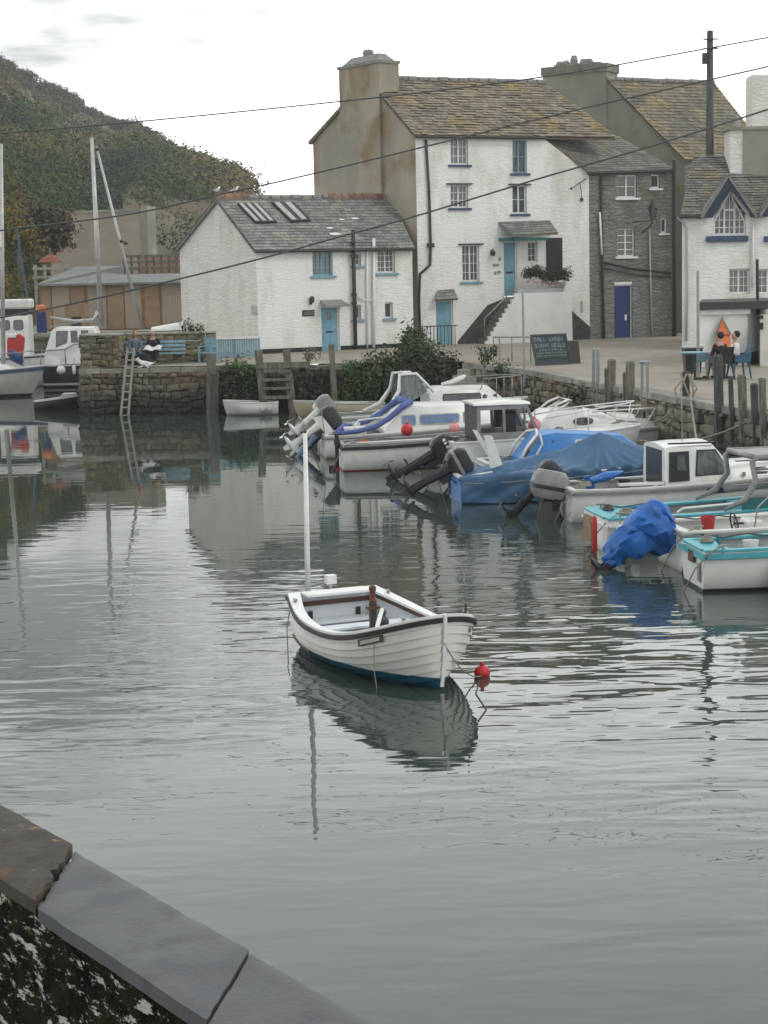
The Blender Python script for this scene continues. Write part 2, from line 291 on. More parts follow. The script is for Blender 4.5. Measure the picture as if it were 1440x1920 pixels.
def wall(mb, fr, u0, u1, v0, v1, ops=(), rev=.22, d=0., m=0, notop=()):
    us = sorted({u0, u1, *[x for o in ops for x in o[:2] if u0 < x < u1]}); vs_ = sorted({v0, v1, *[x for o in ops for x in o[2:4] if v0 < x < v1]})
    for i in range(len(us)-1):
        for j in range(len(vs_)-1):
            cu, cv = (us[i]+us[i+1])/2, (vs_[j]+vs_[j+1])/2
            if any(o[0] < cu < o[1] and o[2] < cv < o[3] for o in ops): continue
            mb.poly([fr.p(us[i], vs_[j], d), fr.p(us[i+1], vs_[j], d), fr.p(us[i+1], vs_[j+1], d), fr.p(us[i], vs_[j+1], d)], m)
    for (a, b, c, e) in [o[:4] for o in ops]:
        for (P, Q) in (((a, c), (b, c)), ((b, c), (b, e)), ((b, e), (a, e)), ((a, e), (a, c))):
            if P == (b, e) and (a, b, c, e) in notop: continue
            mb.poly([fr.p(P[0], P[1], d), fr.p(Q[0], Q[1], d), fr.p(Q[0], Q[1], d-rev), fr.p(P[0], P[1], d-rev)], m)
def window(fr, root, rc, nx=2, ny=2, halves=2, wood='white_paint', glass='glass_curtain', sill='white_paint', rev=.13, fw=.055, bar=.022, lintel=None, silld=.09):
    a, b, c, e = rc; f = MB(); d0, d1 = -rev-.05, -rev
    f.fbox(fr, a+.003, a+fw, c+.003, e-.003, d0, d1); f.fbox(fr, b-fw, b-.003, c+.003, e-.003, d0, d1)
    f.fbox(fr, a+fw, b-fw, c+.003, c+fw*1.3, d0, d1); f.fbox(fr, a+fw, b-fw, e-fw, e-.003, d0, d1)
    for k in range(1, halves):
        u = a+(b-a)*k/halves; f.fbox(fr, u-fw*.55, u+fw*.55, c+fw*1.3, e-fw, d0, d1-.004)
    hw = (b-a)/halves
    for h in range(halves):
        for k in range(1, nx):
            u = a+hw*h+hw*k/nx; f.fbox(fr, u-bar/2, u+bar/2, c+fw*1.3, e-fw, d0, d1-.01)
    for k in range(1, ny):
        v = c+(e-c)*k/ny; f.fbox(fr, a+fw, b-fw, v-bar/2, v+bar/2, d0, d1-.012)
    w_ = f.build('window', wood, root)
    g = MB(); g.poly([fr.p(a, c, d0+.012), fr.p(b, c, d0+.012), fr.p(b, e, d0+.012), fr.p(a, e, d0+.012)]); g.build('pane', glass, w_)
    if sill: MB().fbox(fr, a-.12, b+.12, c-.09, c, -rev+.01, silld).build('sill', sill, w_, bevel=.01)
    if lintel: MB().fbox(fr, a-.18, b+.16, e, e+.05, 0, .11).build('lintel', lintel, w_)
    return w_
def slates(mb, eL, eR, rR, rL, rowh=.2, sw=.3, seed=1, th=.014, jit=.012, over=.0):
    rnd = random.Random(seed); eL, eR, rR, rL = map(V, (eL, eR, rR, rL)); nrm = (eR-eL).cross(rL-eL).normalized()
    if nrm.z < 0: nrm = -nrm
    S = ((rL-eL).length+(rR-eR).length)/2; nr = max(2, round(S/rowh))
    def P(a, t): return (eL.lerp(eR, a)).lerp(rL.lerp(rR, a), t)
    for r in range(nr):
        t0, t1 = r/nr, min(1., (r+1.35)/nr); W = (P(1, t0)-P(0, t0)).length; n = max(1, round(W/sw)); ofs = (r % 2)*.5+rnd.uniform(-.1, .1)
        cuts = [0.]+sorted(min(1, max(0, (k+ofs+rnd.uniform(-.18, .18))/n)) for k in range(0 if ofs > .2 else 1, n))+[1.]
        sag = .03*math.sin(r*1.3+seed)
        for a0, a1 in zip(cuts[:-1], cuts[1:]):
            if a1-a0 < .2/n: continue
            g = .03/n; up = nrm*(.03+rnd.uniform(0, jit)); lo = nrm*(.006); tj = rnd.uniform(-.06, .06)/nr
            p = [P(a0+g, max(0, t0+tj)), P(a1-g, max(0, t0+tj)), P(a1-g, t1), P(a0+g, t1)]
            q = [p[0]+up, p[1]+up, p[2]+lo, p[3]+lo]
            mb.add(q+[p[0]+up-nrm*th, p[1]+up-nrm*th, p[2]+lo-nrm*th, p[3]+lo-nrm*th], [(0, 1, 2, 3), (0, 4, 5, 1), (1, 5, 6, 2), (0, 3, 7, 4)])
    return mb
def roof_part(root, eL, eR, rR, rL, mat, name='roof', ridge=None, **k):
    eL, eR, rR, rL = map(V, (eL, eR, rR, rL)); nrm = (eR-eL).cross(rL-eL).normalized()
    if nrm.z < 0: nrm = -nrm
    mb = slates(MB(), eL, eR, rR, rL, **k)
    G_ = [[(eL.lerp(eR, i/6)).lerp(rL.lerp(rR, i/6), j/6)-nrm*.015 for j in range(7)] for i in range(7)]; mb.loft(G_, False, 0, False)
    mb.prism([p+nrm*-.06 for p in (eL, eR, rR, rL)], -nrm*.06) if abs((rR-eL).dot(nrm)) < .05 else None
    o = mb.build(name, mat, root, fix=False)
    if ridge:
        q = MB(); n = max(2, int((rR-rL).length/.45)); rnd = random.Random(3); d = (rR-rL).normalized(); side = d.cross(V((0, 0, 1))).normalized()
        for i in range(n):
            a, b = rL.lerp(rR, i/n+.004), rL.lerp(rR, (i+1)/n-.004); z = rnd.uniform(.0, .03)
            rg = [[p+side*(.15*math.cos(t))+V((0, 0, .13*math.sin(t)-.02+z)) for t in [R(x) for x in (-20, 20, 60, 90, 120, 160, 200)]] for p in (a, b)]
            q.loft(rg)
        q.build('ridge_tiles', ridge, o)
    return o
def stonework(mb, A, B, z0, z1, seed=0, rh=.24, sl=.5, dep=.35, rough=.06):
    fr = Fr(A, B); rnd = random.Random(seed); z = z0
    while z < z1-.02:
        h = min(rnd.uniform(.7, 1.3)*rh, z1-z)
        if z1-(z+h) < .08: h = z1-z
        u = -rnd.uniform(0, sl*.5)
        while u < fr.W:
            L = rnd.uniform(.5, 1.5)*sl; a, b = max(0, u), min(fr.W, u+L); u += L
            if b-a < .05: continue
            d = rnd.uniform(0, rough); j = lambda k=.028: rnd.uniform(-k, k)
            g = .008
            q = [fr.p(a+g, z+g, d-dep), fr.p(b-g, z+g, d-dep), fr.p(b-g, z+g, d-dep), fr.p(a+g, z+g, d-dep)]
            q_ = .032*sl/.4; f0 = [(a+g+j(q_), z+g+j(.03), d+j()), (b-g+j(q_), z+g+j(.03), d+j()), (b-g+j(q_), z+h-g+j(.03), d+j()), (a+g+j(q_), z+h-g+j(.03), d+j())]
            bk = [(a+g, z+g, -dep), (b-g, z+g, -dep), (b-g, z+h-g, -dep), (a+g, z+h-g, -dep)]
            ce = ((a+b)/2+j(.05), z+h/2+j(.03), d+.02+rnd.uniform(0, .06))
            pv = [fr.p(*x) for x in f0+bk]+[fr.p(*ce)]; pv = [p_+V((0, 0, .13*noise.noise(V((p_.x*.9+p_.y*.7, p_.z*.8, seed)))*min(1, (z1-p_.z)*2.5))) for p_ in pv]
            mb.add(pv, [(0, 1, 8), (1, 2, 8), (2, 3, 8), (3, 0, 8), (0, 4, 5, 1), (1, 5, 6, 2), (2, 6, 7, 3), (3, 7, 4, 0)])
        z += h
    return fr
# ------------------------------------------------------------------ water
def water_mat():
    m = bpy.data.materials.new('harbour water'); m.use_nodes = True; t = m.node_tree; b = t.nodes['Principled BSDF']
    b.inputs['Base Color'].default_value = (.038, .050, .041, 1); b.inputs['Roughness'].default_value = .015; b.inputs['IOR'].default_value = 1.333; b.inputs['Specular IOR Level'].default_value = .5
    tcn = nd(t, 'ShaderNodeTexCoord')
    def nz(scale, st, rot=0, det=2, dist=0., rough=.5, typ='FBM'):
        mp_ = nd(t, 'ShaderNodeMapping'); mp_.inputs['Scale'].default_value = st; mp_.inputs['Rotation'].default_value = (0, 0, R(rot)); t.links.new(tcn.outputs['Object'], mp_.inputs[0])
        n = nd(t, 'ShaderNodeTexNoise'); n.inputs['Scale'].default_value = scale; n.inputs['Detail'].default_value = det; n.inputs['Distortion'].default_value = dist; n.inputs['Roughness'].default_value = rough; t.links.new(mp_.outputs[0], n.inputs[0]); return n.outputs[0]
    def mul(a, k):
        x = nd(t, 'ShaderNodeMath', operation='MULTIPLY'); t.links.new(a, x.inputs[0])
        if isinstance(k, float): x.inputs[1].default_value = k
        else: t.links.new(k, x.inputs[1])
        return x.outputs[0]
    def addn(a, b_):
        x = nd(t, 'ShaderNodeMath', operation='ADD'); t.links.new(a, x.inputs[0]); t.links.new(b_, x.inputs[1]); return x.outputs[0]
    big = nz(.11, (1, 1.0, 1), 20, 3, .4)
    mk = nd(t, 'ShaderNodeMapRange'); mk.inputs[1].default_value = .40; mk.inputs[2].default_value = .62; mk.inputs[3].default_value = .22; mk.inputs[4].default_value = 1.; t.links.new(big, mk.inputs[0])
    # calm under the quay (beyond ~45 m), calmer again close in
    s = nd(t, 'ShaderNodeSeparateXYZ'); t.links.new(tcn.outputs['Object'], s.inputs[0])
    far = nd(t, 'ShaderNodeMapRange'); far.interpolation_type = 'SMOOTHSTEP'; far.inputs[1].default_value = 21; far.inputs[2].default_value = 38; far.inputs[3].default_value = 1; far.inputs[4].default_value = .10; yx = nd(t, 'ShaderNodeMath', operation='MULTIPLY_ADD'); yx.inputs[1].default_value = -1.1; t.links.new(s.outputs[0], yx.inputs[0]); t.links.new(s.outputs[1], yx.inputs[2]); t.links.new(yx.outputs[0], far.inputs[0])
    near = nd(t, 'ShaderNodeMapRange'); near.interpolation_type = 'SMOOTHSTEP'; near.inputs[1].default_value = 11; near.inputs[2].default_value = 19; near.inputs[3].default_value = .35; near.inputs[4].default_value = 1; t.links.new(s.outputs[1], near.inputs[0])
    mask = mul(mul(mk.outputs[0], far.outputs[0]), near.outputs[0])
    h = addn(addn(mul(nz(1.5, (.55, 1.5, 1), -9, 2, .3), .027), mul(nz(3.6, (.55, 1.45, 1), 7, 1, .3), .0034)), mul(nz(8.5, (.8, 1.2, 1), 4, 1), .0003))
    h = mul(h, mask)
    bu = nd(t, 'ShaderNodeBump'); bu.inputs['Strength'].default_value = 1; bu.inputs['Distance'].default_value = 1.; t.links.new(h, bu.inputs['Height']); t.links.new(bu.outputs[0], b.inputs['Normal'])
    return m
mt['water'] = water_mat()
o = MB().poly([(-400, -10, 0), (400, -10, 0), (400, 900, 0), (-400, 900, 0)]).build('water', 'water'); struct(o)
mt['mud'] = M('harbour bed', (.06, .055, .04), rough=.9)
struct(MB().poly([(-500, -40, -2.5), (500, -40, -2.5), (500, 1200, -2.5), (-500, 1200, -2.5)]).build('harbour_bed', 'mud'))
# ------------------------------------------------------------------ quay surface
def zg(x, y): return 1.6+.2*max(0., min(1., (y-60)/12))
QP = [V((-10.6, 64)), V((-6.0, 63.6)), V((2.7, 63.0)), V((3.1, 62.0)), V((4.5, 58.2)), V((8.05, 38)), V((9.6, 28)), V((10.5, 20)), V((34, 18)), V((40, 110)), V((-9.5, 110)), V((-9.5, 78)), V((-10.6, 68))]
def ground_sheet(name, pts, zf, mat, sub=3):
    bm = bmesh.new(); vs_ = [bm.verts.new((p.x, p.y, 0)) for p in pts]; f_ = bm.faces.new(vs_); bm.normal_update()
    bmesh.ops.triangulate(bm, faces=bm.faces[:])
    for ax in (0, 1):
        lo, hi = min(p[ax] for p in pts), max(p[ax] for p in pts); n = 26
        for k in range(1, n):
            co = [0, 0, 0]; co[ax] = lo+(hi-lo)*k/n; no = [0, 0, 0]; no[ax] = 1
            bmesh.ops.bisect_plane(bm, geom=bm.verts[:]+bm.edges[:]+bm.faces[:], plane_co=co, plane_no=no)
    for v_ in bm.verts: v_.co.z = zf(v_.co.x, v_.co.y)
    bmesh.ops.recalc_face_normals(bm, faces=bm.faces[:])
    me = bpy.data.meshes.new(name); bm.to_mesh(me); bm.free(); me.materials.append(mt[mat])
    o = bpy.data.objects.new(name, me); COL.objects.link(o); return o
struct(ground_sheet('quay_pavement', QP, zg, 'paving'))
def quay_wall(label, pts, seed, z0=-.6, zt=None, cope=True, rh=.19, sl=.36):
    root = thing('quay_wall', label, 'quay wall', (pts[0][0], pts[0][1], 0)); mb = MB(); cb = MB(); bk = MB()
    for i, (a, b) in enumerate(zip(pts[:-1], pts[1:])):
        fr = Fr(a, b); zt_ = zt if zt else 1.6
        stonework(mb, a, b, z0, zt_-(.16 if cope else 0), seed+i, rh=rh, sl=sl, rough=.13)
        bk.poly([fr.p(0, z0, -.12), fr.p(fr.W, z0, -.12), fr.p(fr.W, zt_-.2, -.12), fr.p(0, zt_-.2, -.12)])
        if cope:
            u = 0; rnd = random.Random(seed+77+i)
            while u < fr.W:
                L = min(rnd.uniform(.7, 1.3), fr.W-u)
                if fr.W-u-L < .3: L = fr.W-u
                o_ = rnd.uniform(.05, .1); cb.fbox(fr, u+.006, u+L-.006, zt_-.16, zt_+rnd.uniform(.012, .03), -.45, o_); u += L
    mb.build('stone_face', 'quay_stone', root, fix=False); bk.build('core', 'quay_stone', root)
    if cope: cb.build('coping', 'cope', root, bevel=.02)
    return root
mt['cope'] = M('granite coping', (.30, .29, .26), (.2, .195, .17), rough=.9, sc=1.5, isl=.2, bump=.4, bsc=12)
quay_wall('low rubble harbour wall of the pier with the long timber ladder and bench above', [QP[12], QP[0], QP[1]], 11)
quay_wall('overgrown harbour wall in front of the small white cottage', [QP[1], QP[2]], 31)
quay_wall('dark harbour wall on the right, behind the row of moored boats', [QP[3], QP[4], QP[5], QP[6], QP[7]], 51, rh=.22, sl=.45)
# harbour steps between the two walls
root = thing('harbour_steps', 'worn stone steps going up to the quay left of the blackboard', 'steps', (2.7, 62, 0))
fr = Fr((2.6, 62.2), (4.6, 60.6)); mb = MB()
for k in range(8): mb.fbox(fr, .0, 1.75, -.5, 1.62-.2*k, -.3+.3*k-.3, -.3+.3*k, 0)
mb.build('treads', 'cope', root, bevel=.02)
# ------------------------------------------------------------------ pier head parapet behind the bench
root = thing('parapet_wall', 'mossy rubble parapet on the pier end behind the blue bench', 'wall', (-10.5, 64, 0))
pb = MB(); A, B = (-10.55, 64.15), (-9.25, 64.1)
stonework(pb, A, B, 1.55, 2.75, 5, rh=.17, sl=.3, dep=1.2, rough=.09)
stonework(pb, (-9.25, 64.1), (-9.2, 65.6), 1.55, 2.75, 6, rh=.17, sl=.3, dep=.4)
stonework(pb, (-10.6, 67.8), (-10.58, 64.2), 1.55, 2.75, 8, rh=.3, sl=.5, dep=.4)
stonework(pb, (-9.2, 65.6), (-5.95, 66.0), 1.6, 2.72, 7, rh=.17, sl=.32, dep=.5, rough=.09)
pb.build('stonework', M('mossy stones', (.19, .165, .105), (.12, .115, .075), rough=.9, sc=.9, isl=.3, bump=.5, bsc=8, col3=(.155, .115, .075), sc3=.5), root, fix=False)
cb = MB(); cb.hexa([(-10.6, 64.1, 2.75), (-9.2, 64.05, 2.75), (-9.15, 65.7, 2.75), (-10.6, 65.7, 2.75), (-10.6, 64.1, 2.83), (-9.2, 64.05, 2.81), (-9.15, 65.7, 2.81), (-10.6, 65.7, 2.83)])
fr = Fr((-9.2, 65.55), (-5.95, 65.95)); cb.fbox(fr, .06, fr.W, 2.72, 2.80, -.5, .05); cb.build('coping', 'cope', root, bevel=.02)
# ------------------------------------------------------------------ far quay, sheds, tall wall, hill
OQ = [V((-60, 86)), V((-9.5, 86)), V((-9.5, 150)), V((-60, 150))]
struct(ground_sheet('outer_quay', OQ, lambda x, y: 2.3, 'concrete', 2))
quay_wall('far quay wall below the wooden sheds', [(-60, 86), (-9.4, 86)], 91, zt=2.3, rh=.5, sl=1.0)
def p2(px, py, Y): return aty(px, py, Y)
SY = 90.0
a = p2(76, 600, SY); b = p2(350, 596, SY); zt = p2(200, 529, SY).z
root = thing('net_shed', 'long low shed with grey roof and brown and beige board doors', 'shed', (a.x, SY, 2.3))
fr = Fr((a.x, SY), (b.x, SY)); mb = MB(); wall(mb, fr, 0, fr.W, 2.3, zt); wall(mb, Fr((a.x, SY+5), (a.x, SY)), 0, 5, 2.3, zt); mb.build('wall', M('shed board', (.30, .17, .085), (.22, .115, .055), rough=.8, sc=3, st=(3, 3, .6), isl=.2), root)
xs = [76, 97, 132, 160, 164, 200, 233, 266, 270, 300, 303, 343]
cols = ['shed_or', 'shed_be', 'shed_or', 'x', 'shed_be', 'shed_or', 'shed_be', 'x', 'shed_or', 'x', 'shed_be']
mt['shed_or'] = M('orange ply', (.30, .20, .125), (.235, .16, .105), rough=.8, sc=2.5, st=(1, 1, 1)); mt['shed_be'] = M('beige ply', (.33, .275, .215), (.27, .22, .17), rough=.8, sc=3, st=(5, 1, .3))
for x0, x1, c in zip(xs[:-1], xs[1:], cols):
    if c == 'x': continue
    u0, u1 = fr.uv(x0+1, 560)[0], fr.uv(x1-1, 560)[0]; MB().fbox(fr, u0, u1, 2.35, zt-.12, .004, .05).build('door_panel', c, root)
mt['felt'] = M('grey roofing felt', (.20, .205, .20), (.165, .17, .165), rough=.9, sc=1)
rb = MB(); e0, e1 = p2(68, 533, SY-.4), p2(356, 527, SY-.4); r0, r1 = p2(142, 500, SY+3.5), p2(232, 498, SY+3.5); r2 = p2(356, 512, SY+3.5)
rb.prism([e0, e1, r2, V((r1.x, r1.y, r2.z)), r1, r0], (0, 0, -.1)); rb.prism([e0, r0, V((e0.x, SY+6, e0.z))], (0, 0, -.1)); rb.build('roof', 'felt', root)
# tall wall
TW = 108.; a = aty(84, 400, TW); b = aty(275, 395, TW)
root = thing('retaining_wall', 'tall plain beige wall standing under the wooded hill', 'wall', (a.x, TW, 0)); fr = Fr((a.x, TW+1), (b.x, TW-.5)); mb = MB()
mb.hexa([fr.p(0, 2.3, 0), fr.p(fr.W, 2.3, 0), fr.p(fr.W, 2.3, -1.2), fr.p(0, 2.3, -1.2), fr.p(0, a.z, 0), fr.p(fr.W, b.z, 0), fr.p(fr.W, b.z, -1.2), fr.p(0, a.z, -1.2)])
mb.build('wall', M('beige render', (.37, .32, .25), (.29, .26, .21), rough=.9, sc=.3, st=(1, 1, 1.6), bump=.15, bsc=3, col3=(.27, .25, .21), sc3=.3), root)
c2 = MB(); c2.fbox(fr, -.1, fr.W-.3, a.z+.003, a.z+.13, -1.25, .06); c2.fbox(fr, fr.W-.28, fr.W+.12, 2.3, b.z+.25, -1.3, .09); c2.build('coping', 'concrete', root)
# terrace rail between shed and cottage
root = thing('timber_railing', 'weathered timber railing on the terrace between shed and cottage', 'railing', aty(232, 515, 97)); mb = MB()
for px in range(232, 346, 14):
    q = aty(px, 480, 97); mb.box((q.x-.06, 96.94, 2.3), (q.x+.06, 97.06, q.z))
for py in (481, 492, 504): q0, q1 = aty(230, py, 97), aty(348, py, 97); mb.box((q0.x, 96.86, q0.z-.07), (q1.x, 96.93, q0.z+.07))
mb.build('rails', 'timber', root)
root = thing('terrace', 'brown planked terrace front above the shed roof beside the cottage', 'terrace', aty(280, 500, 99)); q0, q1 = aty(262, 512, 99), aty(350, 478, 99)
MB().box((q0.x, 99, 2.3), (q1.x+.5, 103, aty(300, 482, 99).z)).build('boards', 'shed_or', root)
# hill
def hillmesh():
    prof = [(-420, -190), (-300, -90), (-200, -20), (-100, 50), (0, 112), (60, 152), (130, 188), (200, 228), (260, 242), (300, 268), (330, 285), (400, 310), (440, 322), (468, 345), (478, 372), (492, 420), (505, 470), (520, 520)]
    def top(px):
        for (a, b), (c, d) in zip(prof[:-1], prof[1:]):
            if a <= px <= c: return b+(d-b)*(px-a)/(c-a)
        return prof[-1][1]
    NX, NT = 190, 60; vv = []; idx = {}
    for i in range(NX+1):
        px = -420+940*i/NX; Yr = 400+max(0, px)*.2
        pr = aty(px, top(px), Yr); base = aty(px, 600, 120+max(0, px)*.05)
        for j in range(NT+1):
            t_ = j/NT
            if t_ <= .75:
                k = t_/.75; x = base.x+(pr.x-base.x)*k; y = base.y+(pr.y-base.y)*k
                cl = min(1, k*5.)*4.5 if px > 230 else min(1, k*4)*2.
                z = -1+(pr.z+1-cl)*(k**.92)+cl*min(1, k*9)
                n_ = (noise.fractal(V((x*.035, y*.02, z*.04)), 1, 2, 5))*(3.2+4*k)*min(1, k*3)*(1-k**4)
                z += n_; rg = noise.fractal(V((x*.18, y*.12, 7)), 1, 2, 4); y += rg*5*min(1, k*4)*(1-k**3)
                z += .7*noise.fractal(V((x*.25, 3, 1)), 1, 2, 4)*k
            else:
                k = (t_-.75)/.25; x = pr.x-k*30; y = pr.y+k*160; z = pr.z-k*pr.z*.6+1.2*math.sin(k*3)
            vv.append(V((x, y, z)))
    fs = [(i*(NT+1)+j, (i+1)*(NT+1)+j, (i+1)*(NT+1)+j+1, i*(NT+1)+j+1) for i in range(NX) for j in range(NT)]
    return vv, fs, NX, NT
hv, hf, HX, HT = hillmesh()
def hill_material():
    m = M('hillside', (.085, .088, .04), (.125, .09, .045), rough=.95, sc=.09, lo=.42, hi=.58, bump=.7, bsc=1.6, bd=.35, col3=(.10, .085, .055), sc3=.3)
    t = m.node_tree; b = t.nodes['Principled BSDF']; src = b.inputs['Base Color'].links[0].from_socket
    g = nd(t, 'ShaderNodeNewGeometry'); s = nd(t, 'ShaderNodeSeparateXYZ'); t.links.new(g.outputs['True Normal'], s.inputs[0])
    r = nd(t, 'ShaderNodeMapRange'); r.inputs[1].default_value = .25; r.inputs[2].default_value = .42; r.inputs[3].default_value = 1; r.inputs[4].default_value = 0; t.links.new(s.outputs[2], r.inputs[0])
    n = nd(t, 'ShaderNodeTexNoise'); n.inputs['Scale'].default_value = .6; n.inputs['Detail'].default_value = 10; tcn = nd(t, 'ShaderNodeTexCoord'); mp_ = nd(t, 'ShaderNodeMapping'); mp_.inputs['Scale'].default_value = (1, 1, .35); t.links.new(tcn.outputs['Object'], mp_.inputs[0]); t.links.new(mp_.outputs[0], n.inputs[0])
    rk = nd(t, 'ShaderNodeMix', data_type='RGBA'); rk.inputs[6].default_value = (.06, .058, .05, 1); rk.inputs[7].default_value = (.26, .235, .19, 1)
    rr = nd(t, 'ShaderNodeMapRange'); rr.inputs[1].default_value = .4; rr.inputs[2].default_value = .65; t.links.new(n.outputs[0], rr.inputs[0]); t.links.new(rr.outputs[0], rk.inputs[0])
    x = nd(t, 'ShaderNodeMix', data_type='RGBA'); t.links.new(r.outputs[0], x.inputs[0]); t.links.new(src, x.inputs[6]); t.links.new(rk.outputs[2], x.inputs[7]); t.links.new(x.outputs[2], b.inputs['Base Color'])
    return m
mt['hill'] = hill_material()
hb = MB(); hb.v = hv; hb.f = hf; hb.mi = [0]*len(hf); o = hb.build('hill', 'hill', smooth='all', fix=False); struct(o)
# scrub over the hill: leaf clumps
def scrub():
    rnd = random.Random(4); mbs = {k: MB() for k in ('green', 'dark', 'ochre', 'rust', 'heath')}
    for _ in range(3600):
        i = rnd.randrange(0, HX); j = int(rnd.random()**.8*HT*.76); p = hv[i*(HT+1)+j]; px = -420+940*i/HX
        if px < -60 or px > 462: continue
        k = j/(HT*.75); fsc_ = p.y/185
        if px > 235 and k < .34 and rnd.random() < .85: continue
        n_ = noise.noise(V((p.x*.06, p.z*.09, 2))); n2 = noise.noise(V((p.x*.12+9, p.z*.16, 5)))
        if k > .78: kind = 'heath' if n2 < .25 else 'dark'
        elif n_ > .16: kind = 'ochre' if n2 > -.28 else 'rust'
        elif n_ < -.12: kind = 'dark' if n2 < .1 else 'green'
        else: kind = rnd.choice(['green', 'ochre', 'dark', 'heath']) if n2 > 0 else 'green'
        if k > .55 and k < .93 and rnd.random() < .5: continue
        r = (rnd.uniform(1.2, 3.0) if k < .6 else rnd.uniform(.5, 1.2)); sz = .10+r*.035
        mbs[kind].leaves(p+V((0, 0, r*.25)), (r*fsc_, r*fsc_, r*.75*fsc_), int(100+r*36), sz*fsc_, rnd.random()*1e6, hollow=.6, lump=.5, al=2.2)
    cols_ = {'green': ((.07, .098, .034), (.05, .074, .028)), 'dark': ((.042, .06, .034), (.034, .048, .03)), 'ochre': ((.165, .13, .04), (.11, .10, .045)), 'rust': ((.15, .092, .05), (.125, .088, .05)), 'heath': ((.10, .092, .062), (.08, .078, .055))}
    for k, mb_ in mbs.items():
        mt['scrub_'+k] = M('scrub '+k, *cols_[k], rough=.9, sc=.25, isl=.18, spec=.1)
    big = MB()
    for mi_, (k, mb_) in enumerate(mbs.items()): big.add(mb_.v, mb_.f, mi_)
    o = big.build('hillside_scrub', ['scrub_'+k for k in mbs], fix=False); o['kind'] = 'stuff'
scrub()
# nearer wooded bank at the far left
bank = MB(); rnd = random.Random(9); NB = 30
bv = []
for i in range(NB+1):
    px = -150+260*i/NB
    topy = 300+max(0, px+20)*1.3+ (max(0, px-60)*1.6)
    t0 = aty(px, min(topy, 540), 122); b0 = aty(px, 600, 104)
    for j in range(13):
        k = j/12; q = b0.lerp(t0, k); q.z += noise.noise(q*.3)*1.; bv.append(q)
    q = t0.copy(); q.y += 9; q.z = 2.2; bv.append(q)
bank.v = bv; bank.f = [(i*14+j, (i+1)*14+j, (i+1)*14+j+1, i*14+j+1) for i in range(NB) for j in range(13)]; bank.mi = [0]*len(bank.f)
mt['slope'] = M('grassy slope', (.07, .095, .035), (.10, .085, .04), rough=.95, sc=.5, bump=.6, bsc=3, bd=.1)
struct(bank.build('near_slope', 'slope', smooth='all', fix=False))
lb = MB(); lb2 = MB()
for _ in range(800):
    i = rnd.randrange(NB); j = rnd.randrange(13); p = bv[i*14+j]; (lb2 if noise.noise(p*.25) > .05 else lb).leaves(p, (1.1, 1.1, .9), 75, .10, rnd.random()*1e6, .5, .5, al=2)
lb.add(lb2.v, lb2.f, 1); o = lb.build('slope_bushes', ['scrub_green', 'scrub_ochre'], fix=False); o['kind'] = 'stuff'
def tree(name, label, cat, base, h, rad, leafmat, seed, n=1500, size=.12, blobs=7, trunk=.12, group=None, spread=.6):
    root = thing(name, label, cat, base, group=group); rnd = random.Random(seed); base = V(base); tb = MB(); lf = MB()
    tb.tube([base, base+V((rnd.uniform(-.1, .1), 0, h*.45)), base+V((rnd.uniform(-.2, .2), 0, h*.8))], [trunk, trunk*.7, trunk*.3], 8)
    for k in range(blobs):
        d = V((rnd.uniform(-1, 1)*rad[0], rnd.uniform(-1, 1)*rad[1], rnd.uniform(-.7, .8)*rad[2]))*spread; c = base+V((0, 0, h*.65))+d
        tb.tube([base+V((0, 0, h*rnd.uniform(.2, .45))), c], [trunk*.5, trunk*.15], 6)
        lf.leaves(c, (rad[0]*.55, rad[1]*.55, rad[2]*.5), n//blobs, size, rnd.random()*1e6, .2, .6)
    tb.build('trunk', 'timber', root, smooth='all'); lf.build('crown', leafmat, root, fix=False); return root
mt['brown_leaf'] = M('brown leaves', (.085, .062, .042), (.055, .05, .035), rough=.9, sc=1, isl=.35)
tree('bush_tree', 'rusty brown leafy tree left of the tall beige wall', 'tree', aty(82, 525, 103), 4.2, (2.1, 1.6, 2.0), 'brown_leaf', 3, 3200, .13)
tree('bush_tree', 'small olive yellow tree at the foot of the wooded slope', 'tree', aty(38, 520, 100), 3.2, (1.6, 1.3, 1.5), 'scrub_ochre', 8, 2000, .12)
# red parasol, timber frames on the far quay at left
q = aty(95, 512, 95); root = thing('parasol', 'faded red parasol above the far quay left of the beige wall', 'parasol', (q.x, q.y, 2.3)); MB().tube([(q.x, q.y, 2.3), (q.x, q.y, q.z+1.3)], .04).build('pole', 'timber', root)
MB().lathe([(.62, 0), (.6, .03), (.4, .24), (.05, .42), (.01, .44)], (q.x, q.y, q.z+.55), 8).build('canopy', M('red cloth', (.24, .075, .055), rough=.9), root)
root = thing('timber_railing', 'pale timber rail and posts below the faded red parasol', 'railing', aty(66, 512, 93)); mb = MB()
for px in (66, 84, 104, 124): z = aty(px, 500, 93).z; x = aty(px, 500, 93).x; mb.box((x-.07, 92.9, 2.3), (x+.07, 93.04, z+.1))
q0, q1 = aty(62, 504, 93), aty(128, 502, 93); mb.box((q0.x, 92.82, q0.z-.06), (q1.x, 92.9, q0.z+.06)); q0 = aty(62, 520, 93); mb.box((q0.x, 92.82, q0.z-.06), (q1.x, 92.9, q0.z+.06)); mb.build('rails', 'concrete', root)
